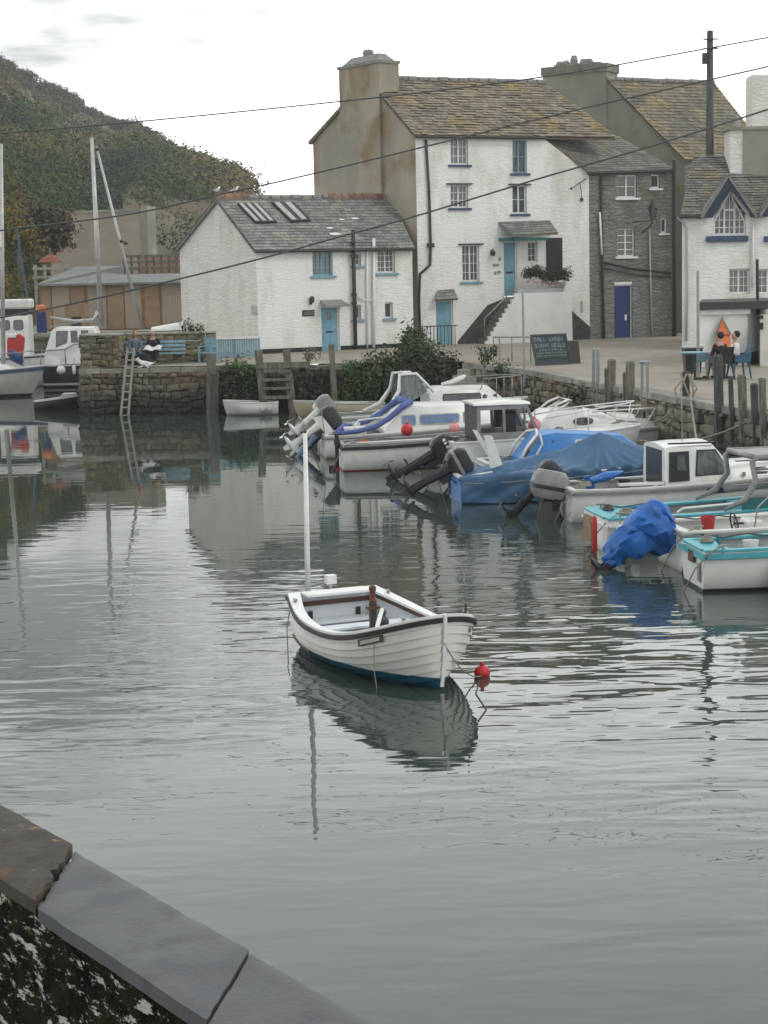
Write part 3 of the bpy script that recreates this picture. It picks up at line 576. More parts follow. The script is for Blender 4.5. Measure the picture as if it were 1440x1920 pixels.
# ================================================================== small cottage
CA, CB_, CC = xy(485, 70.), xy(776, 73.6), xy(343, 75.2)
fr = Fr(CA, CB_); fg = Fr(CC, CA)
root = cottage = thing('cottage', 'small two-storey whitewashed cottage with a sky blue front door', 'cottage', (CA.x, CA.y, 1.6))
ze = fr.uv(485, 470)[1]; zeR = fr.uv(772, 463)[1]; zE = (ze+zeR)/2
ops_px = {'up_blue': (586, 472, 624, 517), 'up_r': (708, 467, 741, 512), 'up_m': (662, 474, 677, 498), 'lo_m': (662, 572, 677, 599), 'lo_r': (722, 567, 737, 597), 'door': (603, 575, 637, 662)}
rc = {k: fr.rect(*v) for k, v in ops_px.items()}
for k in ('up_blue', 'up_r', 'up_m'): a, b, c, e = rc[k]; rc[k] = (a, b, c, min(e, zE-.06))
rc['door'] = (*rc['door'][:2], 1.76, rc['door'][3])
mb = MB(); wall(mb, fr, 0, fr.W, 1.62, zE, list(rc.values()), .2); mb.build('front_wall', 'white_wall', root)
pk = fg.uv(410, 371)
mb = MB(); mb.poly([fg.p(0, .5), fg.p(fg.W, .5), fg.p(fg.W, zE), fg.p(pk[0], pk[1]), fg.p(0, fg.uv(345, 466)[1])]); mb.build('gable_wall', 'white_wall_old', root)
mb = MB(); mb.fbox(fr, -.02, rc['door'][0]-.02, 1.6, 1.95, 0, .025); mb.fbox(fr, rc['door'][1]+.02, fr.W, 1.6, 1.95, 0, .025); mb.build('plinth', 'black', root)
window(fr, root, rc['up_blue'], 2, 3, 2, 'blue_paint', 'glass_curtain', 'pale_blue'); window(fr, root, rc['up_r'], 2, 4, 2, sill='pale_blue')
window(fr, root, rc['up_m'], 1, 2, 1, glass='glass_dark', sill='pale_blue'); window(fr, root, rc['lo_m'], 1, 1, 1, glass='glass_dark', sill='pale_blue'); window(fr, root, rc['lo_r'], 1, 1, 1, glass='glass_dark', sill='pale_blue')
def door(fr, root, rc, mat, rev=.12, panels=True, glass=True, frame='white_paint', letter=True, knob='brass'):
    a, b, c, e = rc; mb = MB(); mb.fbox(fr, a+.05, b-.05, c+.02, e-.05, -rev-.05, -rev)
    if panels:
        w_ = (b-a-.1); 
        for (x0, x1, y0, y1) in ((.12, .46, .08, .36), (.54, .88, .08, .36), (.12, .88, .46, .56) if False else (.12, .46, .5, .62), (.54, .88, .5, .62)):
            mb.fbox(fr, a+.05+w_*x0, a+.05+w_*x1, c+(e-c)*y0, c+(e-c)*y1, -rev, -rev+.015)
    d_ = mb.build('door', mat, root)
    f = MB(); f.fbox(fr, a, a+.048, c+.02, e, -rev-.06, -rev+.03); f.fbox(fr, b-.048, b, c+.02, e, -rev-.06, -rev+.03); f.fbox(fr, a+.05, b-.05, e-.048, e, -rev-.06, -rev+.03); f.build('door_frame', frame, root)
    if glass: m_ = (a+b)/2; MB().fbox(fr, m_-.1, m_+.1, c+(e-c)*.7, c+(e-c)*.88, -rev, -rev+.008).build('door_pane', 'glass_curtain', d_)
    if letter: m_ = (a+b)/2; MB().fbox(fr, m_-.16, m_+.16, c+(e-c)*.42, c+(e-c)*.45, -rev, -rev+.02).build('letterbox', 'black', d_)
    MB().ball(fr.p(b-.14, c+(e-c)*.46, -rev+.035), .032, 8).build('knob', 'steel', d_)
    return d_
door(fr, root, rc['door'], 'blue_paint')
# slate hood on the door, step
a, b, c, e = rc['door']; hd = MB(); z0, z1 = e+.06, e+.27
P = [fr.p(a-.12, z0, .5), fr.p(b+.2, z0, .5), fr.p(b+.1, z1, .0), fr.p(a-.02, z1, .0)]; hd.prism(P, (0, 0, -.06)); hd.build('door_hood', 'slate', root)
MB().fbox(fr, a-.05, b+.05, 1.6, 1.77, -.1, .35).build('doorstep', 'cope', root)
# roof: near slope and far slope
apexL = fg.p(*pk); Rr = fr.uv(770, 462)
eL = fr.p(-.14, zE-.03, .2); eR = fr.p(fr.W+.0, zE-.01, .2)
dirn = fr.x; ridL = apexL-dirn*.14; ridR = apexL+dirn*(fr.W+.9)+V((0, 0, .05))
nr = roof_part(root, eL, eR, ridR, ridL, 'slate', ridge='ridge_grey', rowh=.21, sw=.34, seed=4)
bkL = fg.p(0, fg.uv(345, 466)[1])-dirn*.14+(-fr.n)*.15; roof_part(root, bkL+dirn*(fr.W), bkL, ridL, ridR, 'slate', rowh=.35, sw=.6, seed=6)
MB().tube([eL+V((0, 0, -.05))-fr.n*-.04, eR+V((0, 0, -.05))-fr.n*-.04], .05).build('gutter', 'iron', root)
# skylights (white glazing strips)
nrm = (eR-eL).cross(ridL-eL).normalized(); nrm = nrm if nrm.z > 0 else -nrm
def onroof(px, py):
    r = ray(px, py); c = V((0, 0, CAMH)); k = (eL-c).dot(nrm)/r.dot(nrm); return c+r*k
for quad in ([(444, 385), (484, 385), (518, 420), (478, 421)], [(508, 383), (550, 383), (582, 417), (545, 419)]):
    q = [onroof(*p) for p in quad]; fm = MB(); fm.prism([p+nrm*.05 for p in q], nrm*.07); s_ = fm.build('skylight', 'iron', root)
    st_ = MB()
    for k in range(3 if quad[0][0] < 500 else 2):
        n_ = 3 if quad[0][0] < 500 else 2
        a0, a1 = (k+.12)/n_, (k+.62)/n_
        st_.prism([q[0].lerp(q[1], a0).lerp(q[3].lerp(q[2], a0), .04)+nrm*.122, q[0].lerp(q[1], a1).lerp(q[3].lerp(q[2], a1), .04)+nrm*.122, q[0].lerp(q[1], a1).lerp(q[3].lerp(q[2], a1), .95)+nrm*.122, q[0].lerp(q[1], a0).lerp(q[3].lerp(q[2], a0), .95)+nrm*.122], nrm*.02)
    st_.build('glazing', 'ridge_grey' if False else 'gel_grey', s_)
# red ridge tiles at both ends of the ridge
q = MB()
for t0, t1 in ((0., .18), (.62, .98)):
    A0, A1 = ridL.lerp(ridR, t0), ridL.lerp(ridR, t1); n_ = max(2, int((A1-A0).length/.3))
    for i in range(n_):
        p0, p1 = A0.lerp(A1, i/n_+.01), A0.lerp(A1, (i+1)/n_-.01); q.loft([[p+(-fr.n)*(.17*math.cos(t))+V((0, 0, .17*math.sin(t)+.0)) for t in [R(x) for x in (-25, 25, 60, 90, 120, 155, 205)]] for p in (p0, p1)])
q.build('red_ridge_tiles', 'ridge', root)
ridge_c0, ridge_c1 = ridL.lerp(ridR, .012)+V((0, 0, .16)), ridL.lerp(ridR, .105)+V((0, 0, .16))
# white patches of mortar on slates
q = MB()
for px, py, s in ((628, 441, 1), (618, 430, .6), (640, 414, .5), (665, 412, .7)):
    p = onroof(px, py); q.prism([p+fr.x*dx*s*.25+nrm*.055+(ridL-eL).normalized()*dy*s*.09 for dx, dy in ((-1, -.6), (0, -1), (1, -.5), (.9, .6), (0, 1), (-1, .5))], nrm*.015)
q.build('mortar_patch', 'white_paint', root)
# alarm box, sign plate, lamp, pipes, boards
p = fg.uv(479, 580); MB().fbox(fg, p[0]-.17, p[0]+.17, p[1]-.17, p[1]+.17, .003, .12).build('alarm_box', 'gel_grey', root, bevel=.03)
p = fr.uv(578, 587)
sg = MB().fbox(fr, p[0]-.27, p[0]+.27, p[1]-.12, p[1]+.12, .003, .03).build('name_board', 'rubber', root)
tx = MB()
for row in (-.04, .04):
    u = p[0]-.2
    for L in (.07, .1, .05, .12): tx.fbox(fr, u, u+L, p[1]+row-.012, p[1]+row+.012, .031, .034); u += L+.03
tx.build('lettering', 'gel_grey', sg)
p = fr.uv(582, 566); lm = MB(); lm.fbox(fr, p[0]-.05, p[0]+.05, p[1]-.1, p[1]+.02, .003, .06); lm.lathe([(.02, -.1), (.09, -.05), (.1, .1), (.05, .17)], fr.p(p[0], p[1]+.05, .13), 8); lm.build('wall_lamp', 'iron', root)
def pipe(fr, root, pts, r=.04, mat='iron', name='drainpipe', d=.08):
    q = [fr.p(*fr.uv(px, py), d) for px, py in pts]; return MB().tube(q, r, 8).build(name, mat, root, smooth='all')
pipe(fr, root, [(699, 447), (699, 560), (699, 652)], .06, 'white_paint'); pipe(fr, root, [(686, 470), (687, 653)], .035, 'white_paint')
pipe(fr, root, [(662, 553), (680, 562), (703, 566)], .025, 'white_paint', 'overflow_pipe'); 
# black pole against the front, steel pole on the party corner
q0 = fr.p(fr.uv(660, 500)[0], 0, .14); root2 = thing('pole', 'thin black pole in front of the cottage, just right of its blue door', 'pole', (q0.x, q0.y, 1.6))
MB().tube([(q0.x, q0.y, 1.6), (q0.x, q0.y, fr.uv(660, 431)[1])], .075, 8).build('post', 'iron', root2, smooth='all'); mb = MB()
for py in (455, 480, 552, 568): z = fr.uv(660, py)[1]; mb.box((q0.x-.12, q0.y-.1, z-.05), (q0.x+.1, q0.y+.09, z+.05))
mb.build('bracket', 'iron', root2)
# ================================================================== tall house
HA, HB, HC = xy(786, 74.4), xy(1106, 77.6), xy(590, 80.6, 400)
fr = Fr(HA, HB); fg = Fr(HC, HA); GROUND = 1.75
root = tall = thing('tall_house', 'tall white three-storey house with ochre lichened gable end and big chimney', 'house', (HA.x, HA.y, 1.6))
zE = fr.uv(790, 253)[1]; zE2 = fr.uv(1102, 325)[1]; uB = fr.uv(1015, 258)[0]
px_ops = {'w1': (845, 258, 878, 309), 'w2': (845, 346, 878, 390), 'w3': (961, 262, 988, 325), 'w4': (961, 347, 988, 401), 'w5': (867, 459, 899, 528), 'w6': (990, 453, 1008, 492), 'door': (945, 452, 970, 556), 'dk': (1024, 446, 1054, 512), 'ldoor': (818, 563, 850, 648)}
rc = {k: fr.rect(*v) for k, v in px_ops.items()}
a, b, c, e = rc['w1']; rc['w1'] = (a, b, c, min(e, zE-.05)); a, b, c, e = rc['w3']; rc['w3'] = (a, b, c, min(e, zE-.1))
mb = MB(); wall(mb, fr, 0, uB, .5, zE, [r for k, r in rc.items() if r[1] <= uB], .2); wall(mb, fr, uB, fr.W, .5, zE2, [r for k, r in rc.items() if r[0] >= uB], .2)
mb.poly([fr.p(uB, zE2), fr.p(fr.W, zE2), fr.p(uB, zE)]); mb.build('front_wall', 'white_wall', root)
mb = MB(); zb = fg.uv(590, 266)[1]; cu0, cz0 = fg.uv(641, 190); pku = fg.uv(690, 150)[0]; pkz = fg.uv(718, 141)[1]
mb.poly([fg.p(0, .5), fg.p(fg.W, .5), fg.p(fg.W, zE), fg.p(pku, pkz), fg.p(0, zb)]); mb.build('gable_wall', 'render_ochre', root)
# roof
apex = fg.p(pku, pkz); ridR = fr.p(0, 0); d3 = fr.x
rL = apex-fr.x*.1; k = ((aty(1022, 150, 80.5)).x-rL.x)/fr.x.x; rR = rL+fr.x*k
eL = fr.p(-.1, zE-.03, .18); eR = fr.p(fr.uv(1152, 256)[0], zE-.02, .18)
roof_part(root, eL, eR, rR, rL, 'slate_lichen', ridge='ridge_grey', rowh=.2, sw=.3, seed=14, jit=.045)
bk = fg.p(0, zb)-fr.x*.12+V((0, .1, 0)); roof_part(root, bk+fr.x*k, bk-V((.12, -.02, 0)), rL, rR, 'slate_lichen', rowh=.4, sw=.6, seed=15)
MB().tube([eL+V((0, -.04, -.06)), fr.p(uB+.1, zE-.08, .24)], .055, 8).build('gutter', 'iron', root)
# gable chimney breast and stack
u0, u1 = fg.uv(641, 200)[0], fg.uv(716, 200)[0]; zt = fg.uv(680, 124)[1]; ch = MB()
ch.fbox(fg, u0, u1, .5, zt, -.9, .12); cs = ch.build('chimney', 'render_ochre', root); c2 = MB(); c2.fbox(fg, u0-.06, u1+.06, zt, zt+.12, -.95, .17)
c2.loft([[fg.p(u0+.1, zt+.12, 0.05), fg.p(u1-.1, zt+.12, .05), fg.p(u1-.1, zt+.12, -.8), fg.p(u0+.1, zt+.12, -.8)], [fg.p(u0+.5, zt+.45, -.2), fg.p(u1-.5, zt+.45, -.2), fg.p(u1-.5, zt+.45, -.6), fg.p(u0+.5, zt+.45, -.6)]]); c2.build('chimney_cap', 'ridge_grey', cs)
c3 = MB(); m_ = (u0+u1)/2; c3.lathe([(.2, 0), (.24, .2), (.2, .3), (.14, .33)], fg.p(m_, zt+.38, -.4), 12); c3.build('chimney_pot', 'ridge_grey', cs)
for k in ('w1', 'w2'): window(fr, root, rc[k], 2, 3, 2, sill='navy_grey', lintel='iron' if k == 'w2' else None)
for k in ('w3', 'w4'): window(fr, root, rc[k], 1, 2, 2, wood='pale_blue' if k == 'w3' else 'white_paint', sill='navy_grey', lintel='iron' if k == 'w4' else None)
window(fr, root, rc['w5'], 2, 4, 2, sill='pale_blue', lintel='iron'); window(fr, root, rc['w6'], 2, 3, 1, sill=None)
door(fr, root, rc['door'], 'blue_paint', panels=True, glass=False); door(fr, root, rc['ldoor'], 'blue_paint', glass=False, letter=False)
a, b, c, e = rc['dk']; MB().fbox(fr, a, b, c, e, -.2, .03).build('dark_opening', 'navy_grey', root).data.materials[0] = mt['rubber']  # black panel filling the wall opening, stands in for its unlit inside
# hoods
def hood(fr, root, q, th=.07, mat='slate', name='hood', side=None):
    P = [fr.p(*fr.uv(px, py, d), d) for px, py, d in q]; mb = MB(); nrm = (P[1]-P[0]).cross(P[3]-P[0]).normalized(); nrm = nrm if nrm.z > 0 else -nrm
    slates(mb, P[0], P[1], P[2], P[3], .2, .32, 8); mb.prism([p-nrm*.002 for p in P], -nrm*th); return mb.build(name, mat, root, fix=False)
hood(fr, root, [(963, 441, .95), (1047, 437, .95), (1030, 413, 0), (934, 416, 0)], name='porch_roof')
hood(fr, root, [(816, 563, .4), (859, 560, .4), (851, 542, 0), (820, 544, 0)], name='door_hood')
pp = MB(); p = fr.uv(966, 445, .9); pp.fbox(fr, p[0]-.0, p[0]+1.6, p[1]-.14, p[1]-.02, .72, .8); pp.fbox(fr, rc['door'][0]-.25, rc['door'][1]+.1, rc['door'][3]+.0, rc['door'][3]+.12, .0, .7); pp.build('porch_beam', 'teal_dark', root)
# gutter downpipe with swan neck
pipe(fr, root, [(797, 262), (803, 360), (806, 460), (805, 497), (786, 514), (784, 560), (786, 632)], .055)
p = fr.uv(806, 461); MB().fbox(fr, p[0]-.13, p[0]+.13, p[1]-.06, p[1]+.1, .01, .17).build('hopper', 'iron', root)
# plates, lamp
mb = MB()
for px, py, w_, h_ in ((937, 486, .06, .12), (931, 497, .18, .1), (936, 510, .09, .1), (929, 512, .05, .12)): p = fr.uv(px, py); mb.fbox(fr, p[0]-w_, p[0]+w_*.6, p[1]-h_/2, p[1]+h_/2, .003, .03)
mb.build('door_plates', 'cowl_grey', root)
p = fr.uv(921, 474); mb = MB(); mb.fbox(fr, p[0]-.04, p[0]+.04, p[1]-.1, p[1]+.12, .003, .05); mb.tube([fr.p(p[0], p[1]+.1, .04), fr.p(p[0], p[1]+.16, .14), fr.p(p[0], p[1]+.1, .22)], .015, 6); mb.lathe([(.04, -.1), (.09, .06), (.02, .13)], fr.p(p[0], p[1]-.04, .22), 6); mb.build('wall_lamp', 'iron', root)
# bracket and cable box high on right
p0, p1, p2_ = fr.uv(1060, 355), fr.uv(1098, 335), fr.uv(1090, 372); mb = MB(); mb.tube([fr.p(*p0, .5), fr.p(*p1, .05)], .02, 6); mb.tube([fr.p(*fr.uv(1082, 343), .25), fr.p(*p2_, .05)], .015, 6); mb.ball(fr.p(*p0, .5), .06, 8); mb.fbox(fr, p2_[0]-.05, p2_[0]+.05, p2_[1]-.12, p2_[1]+.02, .003, .08); mb.build('cable_bracket', 'iron', root)
p = fr.uv(1091, 573); MB().fbox(fr, p[0]-.05, p[0]+.04, p[1]-.28, p[1]+.2, .003, .05).build('duct', 'gel_grey', root)
# ---- outside stairs, landing with planter
root = thing('outside_stairs', 'stone stairs up to the blue door with white curved landing wall', 'stairs', fr.p(fr.uv(900, 640)[0], 1.7, 1.5)); D0 = 1.05
uT = fr.uv(968, 556)[0]; uS, zT = fr.uv(965, 557, D0); uE = fr.uv(1071, 560, D0)[0]; uL = fr.uv(905, 645, D0)[0]
zT = rc['door'][2]-.02; ns = 11; mb = MB(); rz_ = (zT-1.65)/ns
for k in range(ns):
    z = zT-rz_*(k+1); u1_ = uS-(uS-uL)*k/ns; u0_ = uS-(uS-uL)*(k+1)/ns
    mb.fbox(fr, u0_, u1_-.002, 1.0, z, .01, D0-.12)
mb.build('treads', 'stone', root)
mb = MB(); u0_ = rc['door'][0]-.1; mb.fbox(fr, uS, uE-.15, 1.0, zT-.01, .01, D0-.12); mb.build('landing', 'cope', root)
mb = MB(); top = [(uS-.0, 0)]
poly = [fr.p(uL-.1, 1.0, D0)]
for k in range(ns):
    z = zT-rz_*(ns-k)+.1; ua = uL+(uS-uL)*k/ns; ub = uL+(uS-uL)*(k+1)/ns; poly += [fr.p(ua, z, D0), fr.p(ub, z, D0)]
zc = fr.uv(1030, 548, D0)[1]; poly += [fr.p(uS, zc, D0), fr.p(uE-.35, zc, D0), fr.p(uE-.2, zc+.4, D0), fr.p(uE, zc+.42, D0), fr.p(uE+.08, 1.0, D0)]
mb.prism(poly, fr.n*-.14); q = Fr((fr.p(uE, 0, D0)), (fr.p(uE, 0, 0))); mb.hexa([fr.p(uE-.14, 1.0, .01), fr.p(uE+.08, 1.0, .01), fr.p(uE+.08, 1.0, D0-.15), fr.p(uE-.14, 1.0, D0-.15), fr.p(uE-.14, zc+.42, .01), fr.p(uE, zc+.42, .01), fr.p(uE, zc+.42, D0-.15), fr.p(uE-.14, zc+.42, D0-.15)]); mb.build('parapet', 'white_smooth', root)
# dark tarred dado following the stairs and right of landing
mt['dado'] = M('dark dado', (.05, .05, .048), (.075, .072, .065), rough=.85, sc=3)
for P_ in (((858, 640), (914, 572), (945, 560), (945, 660), (858, 665)), ((1071, 582), (1106, 613), (1106, 645), (1071, 645))): MB().prism([fr.p(*fr.uv(*p), .005) for p in P_], fr.n*.012).build('tarred_dado', 'dado', root)
hr = thing('handrail', 'thin grey steel handrail climbing the stairs to the blue door', 'handrail', fr.p(uL, 1.7, D0+.05)); mb = MB()
P = [fr.p(*fr.uv(909, 640, D0+.03), D0+.03), fr.p(*fr.uv(908, 598, D0+.03), D0+.03), fr.p(*fr.uv(964, 541, D0+.03), D0+.03)]; mb.tube(P, .025, 8); mb.build('rail', 'steel', hr, smooth='all')
q = fr.p((uS+uE)/2+.05, zT+.0, D0-.35)
pl = thing('planter', 'long planter trough on the landing wall beside the blue door', 'planter', q); mb = MB(); mb.fbox(fr, uS+.25, uE-.25, zT, zc+.16, D0-.5, D0-.18); mb.build('trough', 'gel_grey', pl)
sh = thing('flowering_shrub', 'dense dark hedge spilling out of the trough on the stair landing', 'shrub', q); mb = MB(); m2_ = MB()
P0, P1 = fr.p(*fr.uv(990, 512, D0-.3), D0-.3), fr.p(*fr.uv(1062, 518, D0-.3), D0-.3)
for k in range(9): c = P0.lerp(P1, k/8); mb.leaves(c+V((0, 0, .1*math.sin(k))), (.3, .3, .28+.03*(k % 3)), 330, .045, k+3, .1, .5)
for k in range(6): c = P0.lerp(P1, k/6)+V((0, -.2, -.33)); m2_.leaves(c, (.16, .1, .1), 50, .035, k+30, .1, .5)
mb.build('foliage', 'ivy', sh, fix=False); m2_.build('blooms', 'blooms', sh, fix=False)
# small iron railing before lower door
rl = thing('iron_railing', 'low grey iron railing in front of the lower blue door', 'railing', fr.p(fr.uv(800, 645)[0], 1.7, 1.2)); mb = MB(); a0 = fr.uv(800, 612, 1.2); a1 = fr.uv(853, 612, 1.2)
for k in range(9): u = a0[0]+(a1[0]-a0[0])*k/8; mb.tube([fr.p(u, 1.6, 1.2), fr.p(u, a0[1], 1.2)], .015, 6)
mb.tube([fr.p(a0[0]-.1, a0[1], 1.2), fr.p(a1[0]+.1, a0[1], 1.2)], .022, 6); mb.build('bars', 'iron', rl)
# ================================================================== stone house + lean roof
SA, SB = HB, xy(1262, 79.2)
root = thing('stone_house', 'grey rubble stone house with a dark blue door under a bracket lamp', 'house', (SA.x, SA.y, 1.7)); fs_ = Fr(SA, SB)
zE = fs_.uv(1180, 322)[1]
px_ops = {'a': (1157, 328, 1194, 371), 'b': (1221, 327, 1237, 353), 'c': (1158, 428, 1190, 481), 'd': (1239, 409, 1250, 437), 'door': (1152, 527, 1186, 633)}
rc = {k: fs_.rect(*v) for k, v in px_ops.items()}
mb = MB(); wall(mb, fs_, 0, fs_.W, .5, zE, list(rc.values()), .2)
wall(mb, Fr(SB, SB+V((.6, 6))), 0, 6, .5, zE); mb.build('front_wall', 'stone', root)
window(fs_, root, rc['a'], 1, 2, 2, glass='glass_dark', rev=.08); window(fs_, root, rc['b'], 1, 1, 1, glass='glass_dark', rev=.08); window(fs_, root, rc['c'], 1, 4, 2, glass='glass_dark', rev=.08, bar=.03); window(fs_, root, rc['d'], 1, 1, 1, glass='glass_dark', rev=.05, fw=.06)
a, b, c, e = rc['door']; rcd = (a, b, 1.78, e-.16)
dd_ = door(fs_, root, rcd, 'navy', panels=False, glass=False, letter=False); MB().fbox(fs_, b-.32, b-.22, 2.55, 2.8, -.12, -.105).build('notice', 'white_paint', dd_)
MB().fbox(fs_, a, b, e-.15, e-.03, -.15, -.02).build('fanlight_frame', 'white_paint', root)
# roof piece: from white verge to hip
E0 = fs_.p(-.15, zE-.02, .15); E1 = fs_.p(fs_.W+.05, fs_.uv(1258, 318)[1], .15)
T0 = aty(1016, 256, 76.9+.1); T1 = aty(1160, 256, 82.)
ro = MB(); nrm = (E1-E0).cross(T1-E0).normalized(); nrm = nrm if nrm.z > 0 else -nrm
roof_part(root, E0, E1, T1, T0, 'slate_brown', rowh=.2, sw=.32, seed=24, jit=.03)
MB().tube([E0+V((0, -.03, -.06)), E1+V((0, -.03, -.06))], .055, 8).build('gutter', 'iron', root)
pipe(fs_, root, [(1126, 330), (1127, 470), (1130, 600), (1131, 640)], .06); pipe(fs_, root, [(1122, 398), (1124, 440), (1126, 478)], .045, 'white_paint', 'white_pipe', .12)
pipe(fs_, root, [(1130, 492), (1180, 503), (1256, 512)], .045, name='waste_pipe'); pipe(fs_, root, [(1130, 503), (1190, 515), (1256, 520)], .03, name='waste_pipe')
pipe(fs_, root, [(1216, 430), (1218, 530), (1221, 630)], .04, 'gel_grey', 'conduit')
q0 = fs_.p(fs_.uv(1260, 500)[0], 0, .2); r2 = thing('pole', 'dark drain stack pole at the right corner of the stone house', 'pole', (q0.x, q0.y, 1.7)); MB().tube([(q0.x, q0.y, 1.6), (q0.x, q0.y, fs_.uv(1260, 300)[1])], .09, 8).build('post', 'iron', r2, smooth='all')
# lantern
p = fs_.uv(1224, 400, .7); lr = thing('street_lantern', 'old iron wall lantern on a bracket on the stone house', 'lantern', fs_.p(p[0], p[1], .7)); mb = MB(); c = fs_.p(p[0], p[1], .7)
mb.lathe([(.2, .2), (.23, .2), (.2, .24), (.08, .42), (.03, .5), (.05, .55), (.0, .6)], c, 6); mb.lathe([(.08, -.28), (.1, -.25), (.09, -.22)], c, 6)
for k in range(6): an = 2*math.pi*k/6; mb.tube([c+V((.09*math.cos(an), .09*math.sin(an), -.24)), c+V((.19*math.cos(an), .19*math.sin(an), .21))], .012, 5)
mb.tube([c+V((0, 0, -.28)), c+V((-.05, .1, -.5)), fs_.p(p[0]-.15, p[1]-.8, .02)], .025, 6); mb.tube([c+V((0, 0, -.3)), fs_.p(p[0]-.6, p[1]-.35, .02)], .02, 6); mb.build('bracket', 'iron', lr)
g = MB(); g.lathe([(.075, -.22), (.17, .2)], c, 6); g.build('glass_case', 'glass_curtain', lr)
# ================================================================== rear house with big chimney
root = thing('rear_house', 'tall rear house with grey green rendered gable and ochre streaked slate roof', 'house', aty(1285, 640, 84))
GA, GB = xy(1040, 86., 300), xy(1284, 83., 300); fg = Fr(GA, GB)
GC = xy(1400, 84.5, 300); ff = Fr(GB, GC)
zE = fg.uv(1284, 299)[1]; pu, pz = fg.uv(1140, 149)
mb = MB(); mb.poly([fg.p(0, 1), fg.p(fg.W, 1), fg.p(fg.W, zE), fg.p(pu, pz), fg.p(fg.uv(1040, 150)[0], pz-.2)]); mb.build('gable_wall', 'render_grey', root)
mb = MB(); wall(mb, ff, 0, ff.W, 1., zE); mb.build('front_wall', 'stone', root)
rL = fg.p(pu, pz)-fg.x*.0+V((-.1, 0, .02)); rR = aty(1334, 152, rL.y+2.2); eL = fg.p(fg.W, zE)+V((-.05, -.2, -.03)); eR = ff.p(ff.W+1.5, zE-.03, .2)
rR = rL+(ff.x*((aty(1334, 152, 88).x-rL.x)/ff.x.x))
mid = aty(1398, 222, rR.y-2)
roof_part(root, eL, eR, rR, rL, 'slate_ochre', rowh=.21, sw=.33, seed=33, ridge='ridge_grey', jit=.03)
bL = rL+V((1.5, 6, -4.5)); roof_part(root, bL+(rR-rL), bL, rL, rR, 'slate_ochre', rowh=.5, sw=.7, seed=34)
u0, u1 = fg.uv(1019, 200)[0], fg.uv(1138, 200)[0]; zt = fg.uv(1078, 138)[1]; ch = MB(); ch.fbox(fg, u0, u1, 6, zt, -1.4, .06); cs = ch.build('chimney', 'render_grey', root)
c2 = MB(); c2.fbox(fg, u0-.07, u1+.07, zt, zt+.38, -1.45, .12); c2.build('chimney_cap', M('mossy stone cap', (.21, .2, .165), (.13, .13, .11), rough=.9, sc=2, bump=.4), cs)
c3 = MB(); 
for k, (px, h_) in enumerate(((1040, .28), (1052, .3), (1067, .5), (1085, .32), (1096, .3))):
    u = fg.uv(px, 120)[0]; c3.lathe([(.17, 0), (.19, h_*.6), (.13, h_), (.1, h_+.02)], fg.p(u, zt+.38, -.6), 10)
c3.fbox(fg, u0+.4, u1-.5, zt+.38, zt+.5, -.9, -.3); c3.build('chimney_pot', 'ridge_grey', cs)
# skylight on tall-house roof corner, dark wedge
q = MB(); q.prism([aty(1078, 213, 79.5), aty(1103, 214, 79.6), aty(1127, 237, 78.6), aty(1090, 239, 78.5)], (0, 0, -.25)); q.build('roof_light', 'ridge_grey', tall)
# ================================================================== right house with gothic dormers
mt['barge'] = M('dark blue barge paint', (.022, .034, .065), (.018, .028, .05), rough=.5)
RA, RB = xy(1279, 67.), xy(1560, 67.6); fr = Fr(RA, RB)
root = thing('gabled_house', 'white house with blue gothic dormer gables at the right edge', 'house', (RA.x, RA.y, 1.7))
zE = fr.uv(1360, 402)[1]; px_ops = {'g': (1339, 396, 1399, 442), 'l1': (1367, 504, 1406, 551), 'l2': (1420, 504, 1462, 551), 'g2': (1447, 396, 1507, 442)}
rc = {k: fr.rect(*v) for k, v in px_ops.items()}
for k in ('g', 'g2'): rc[k] = (*rc[k][:3], zE)
mb = MB(); wall(mb, fr, 0, fr.W, .5, zE, [rc['g'], rc['g2'], rc['l1'], rc['l2']], .2, notop=[tuple(rc['g']), tuple(rc['g2'])]); bkr = RA*1.12+V((.35, 0)); wall(mb, Fr(bkr, RA), 0, (bkr-RA).length, .5, zE)
for k in ('g', 'g2'):
    a, b, c, e = rc[k]; m_ = (a+b)/2; zp = fr.uv(1366, 335)[1]
    mb.poly([fr.p(a-.28, zE), fr.p(a, zE), fr.p(m_, zp-.55), fr.p(m_, zp-.1)]); mb.poly([fr.p(b+.28, zE), fr.p(m_, zp-.1), fr.p(m_, zp-.55), fr.p(b, zE)])
mb.build('front_wall', 'white_wall', root)
for k in ('l1', 'l2'): window(fr, root, rc[k], 2, 3, 2, sill=None)
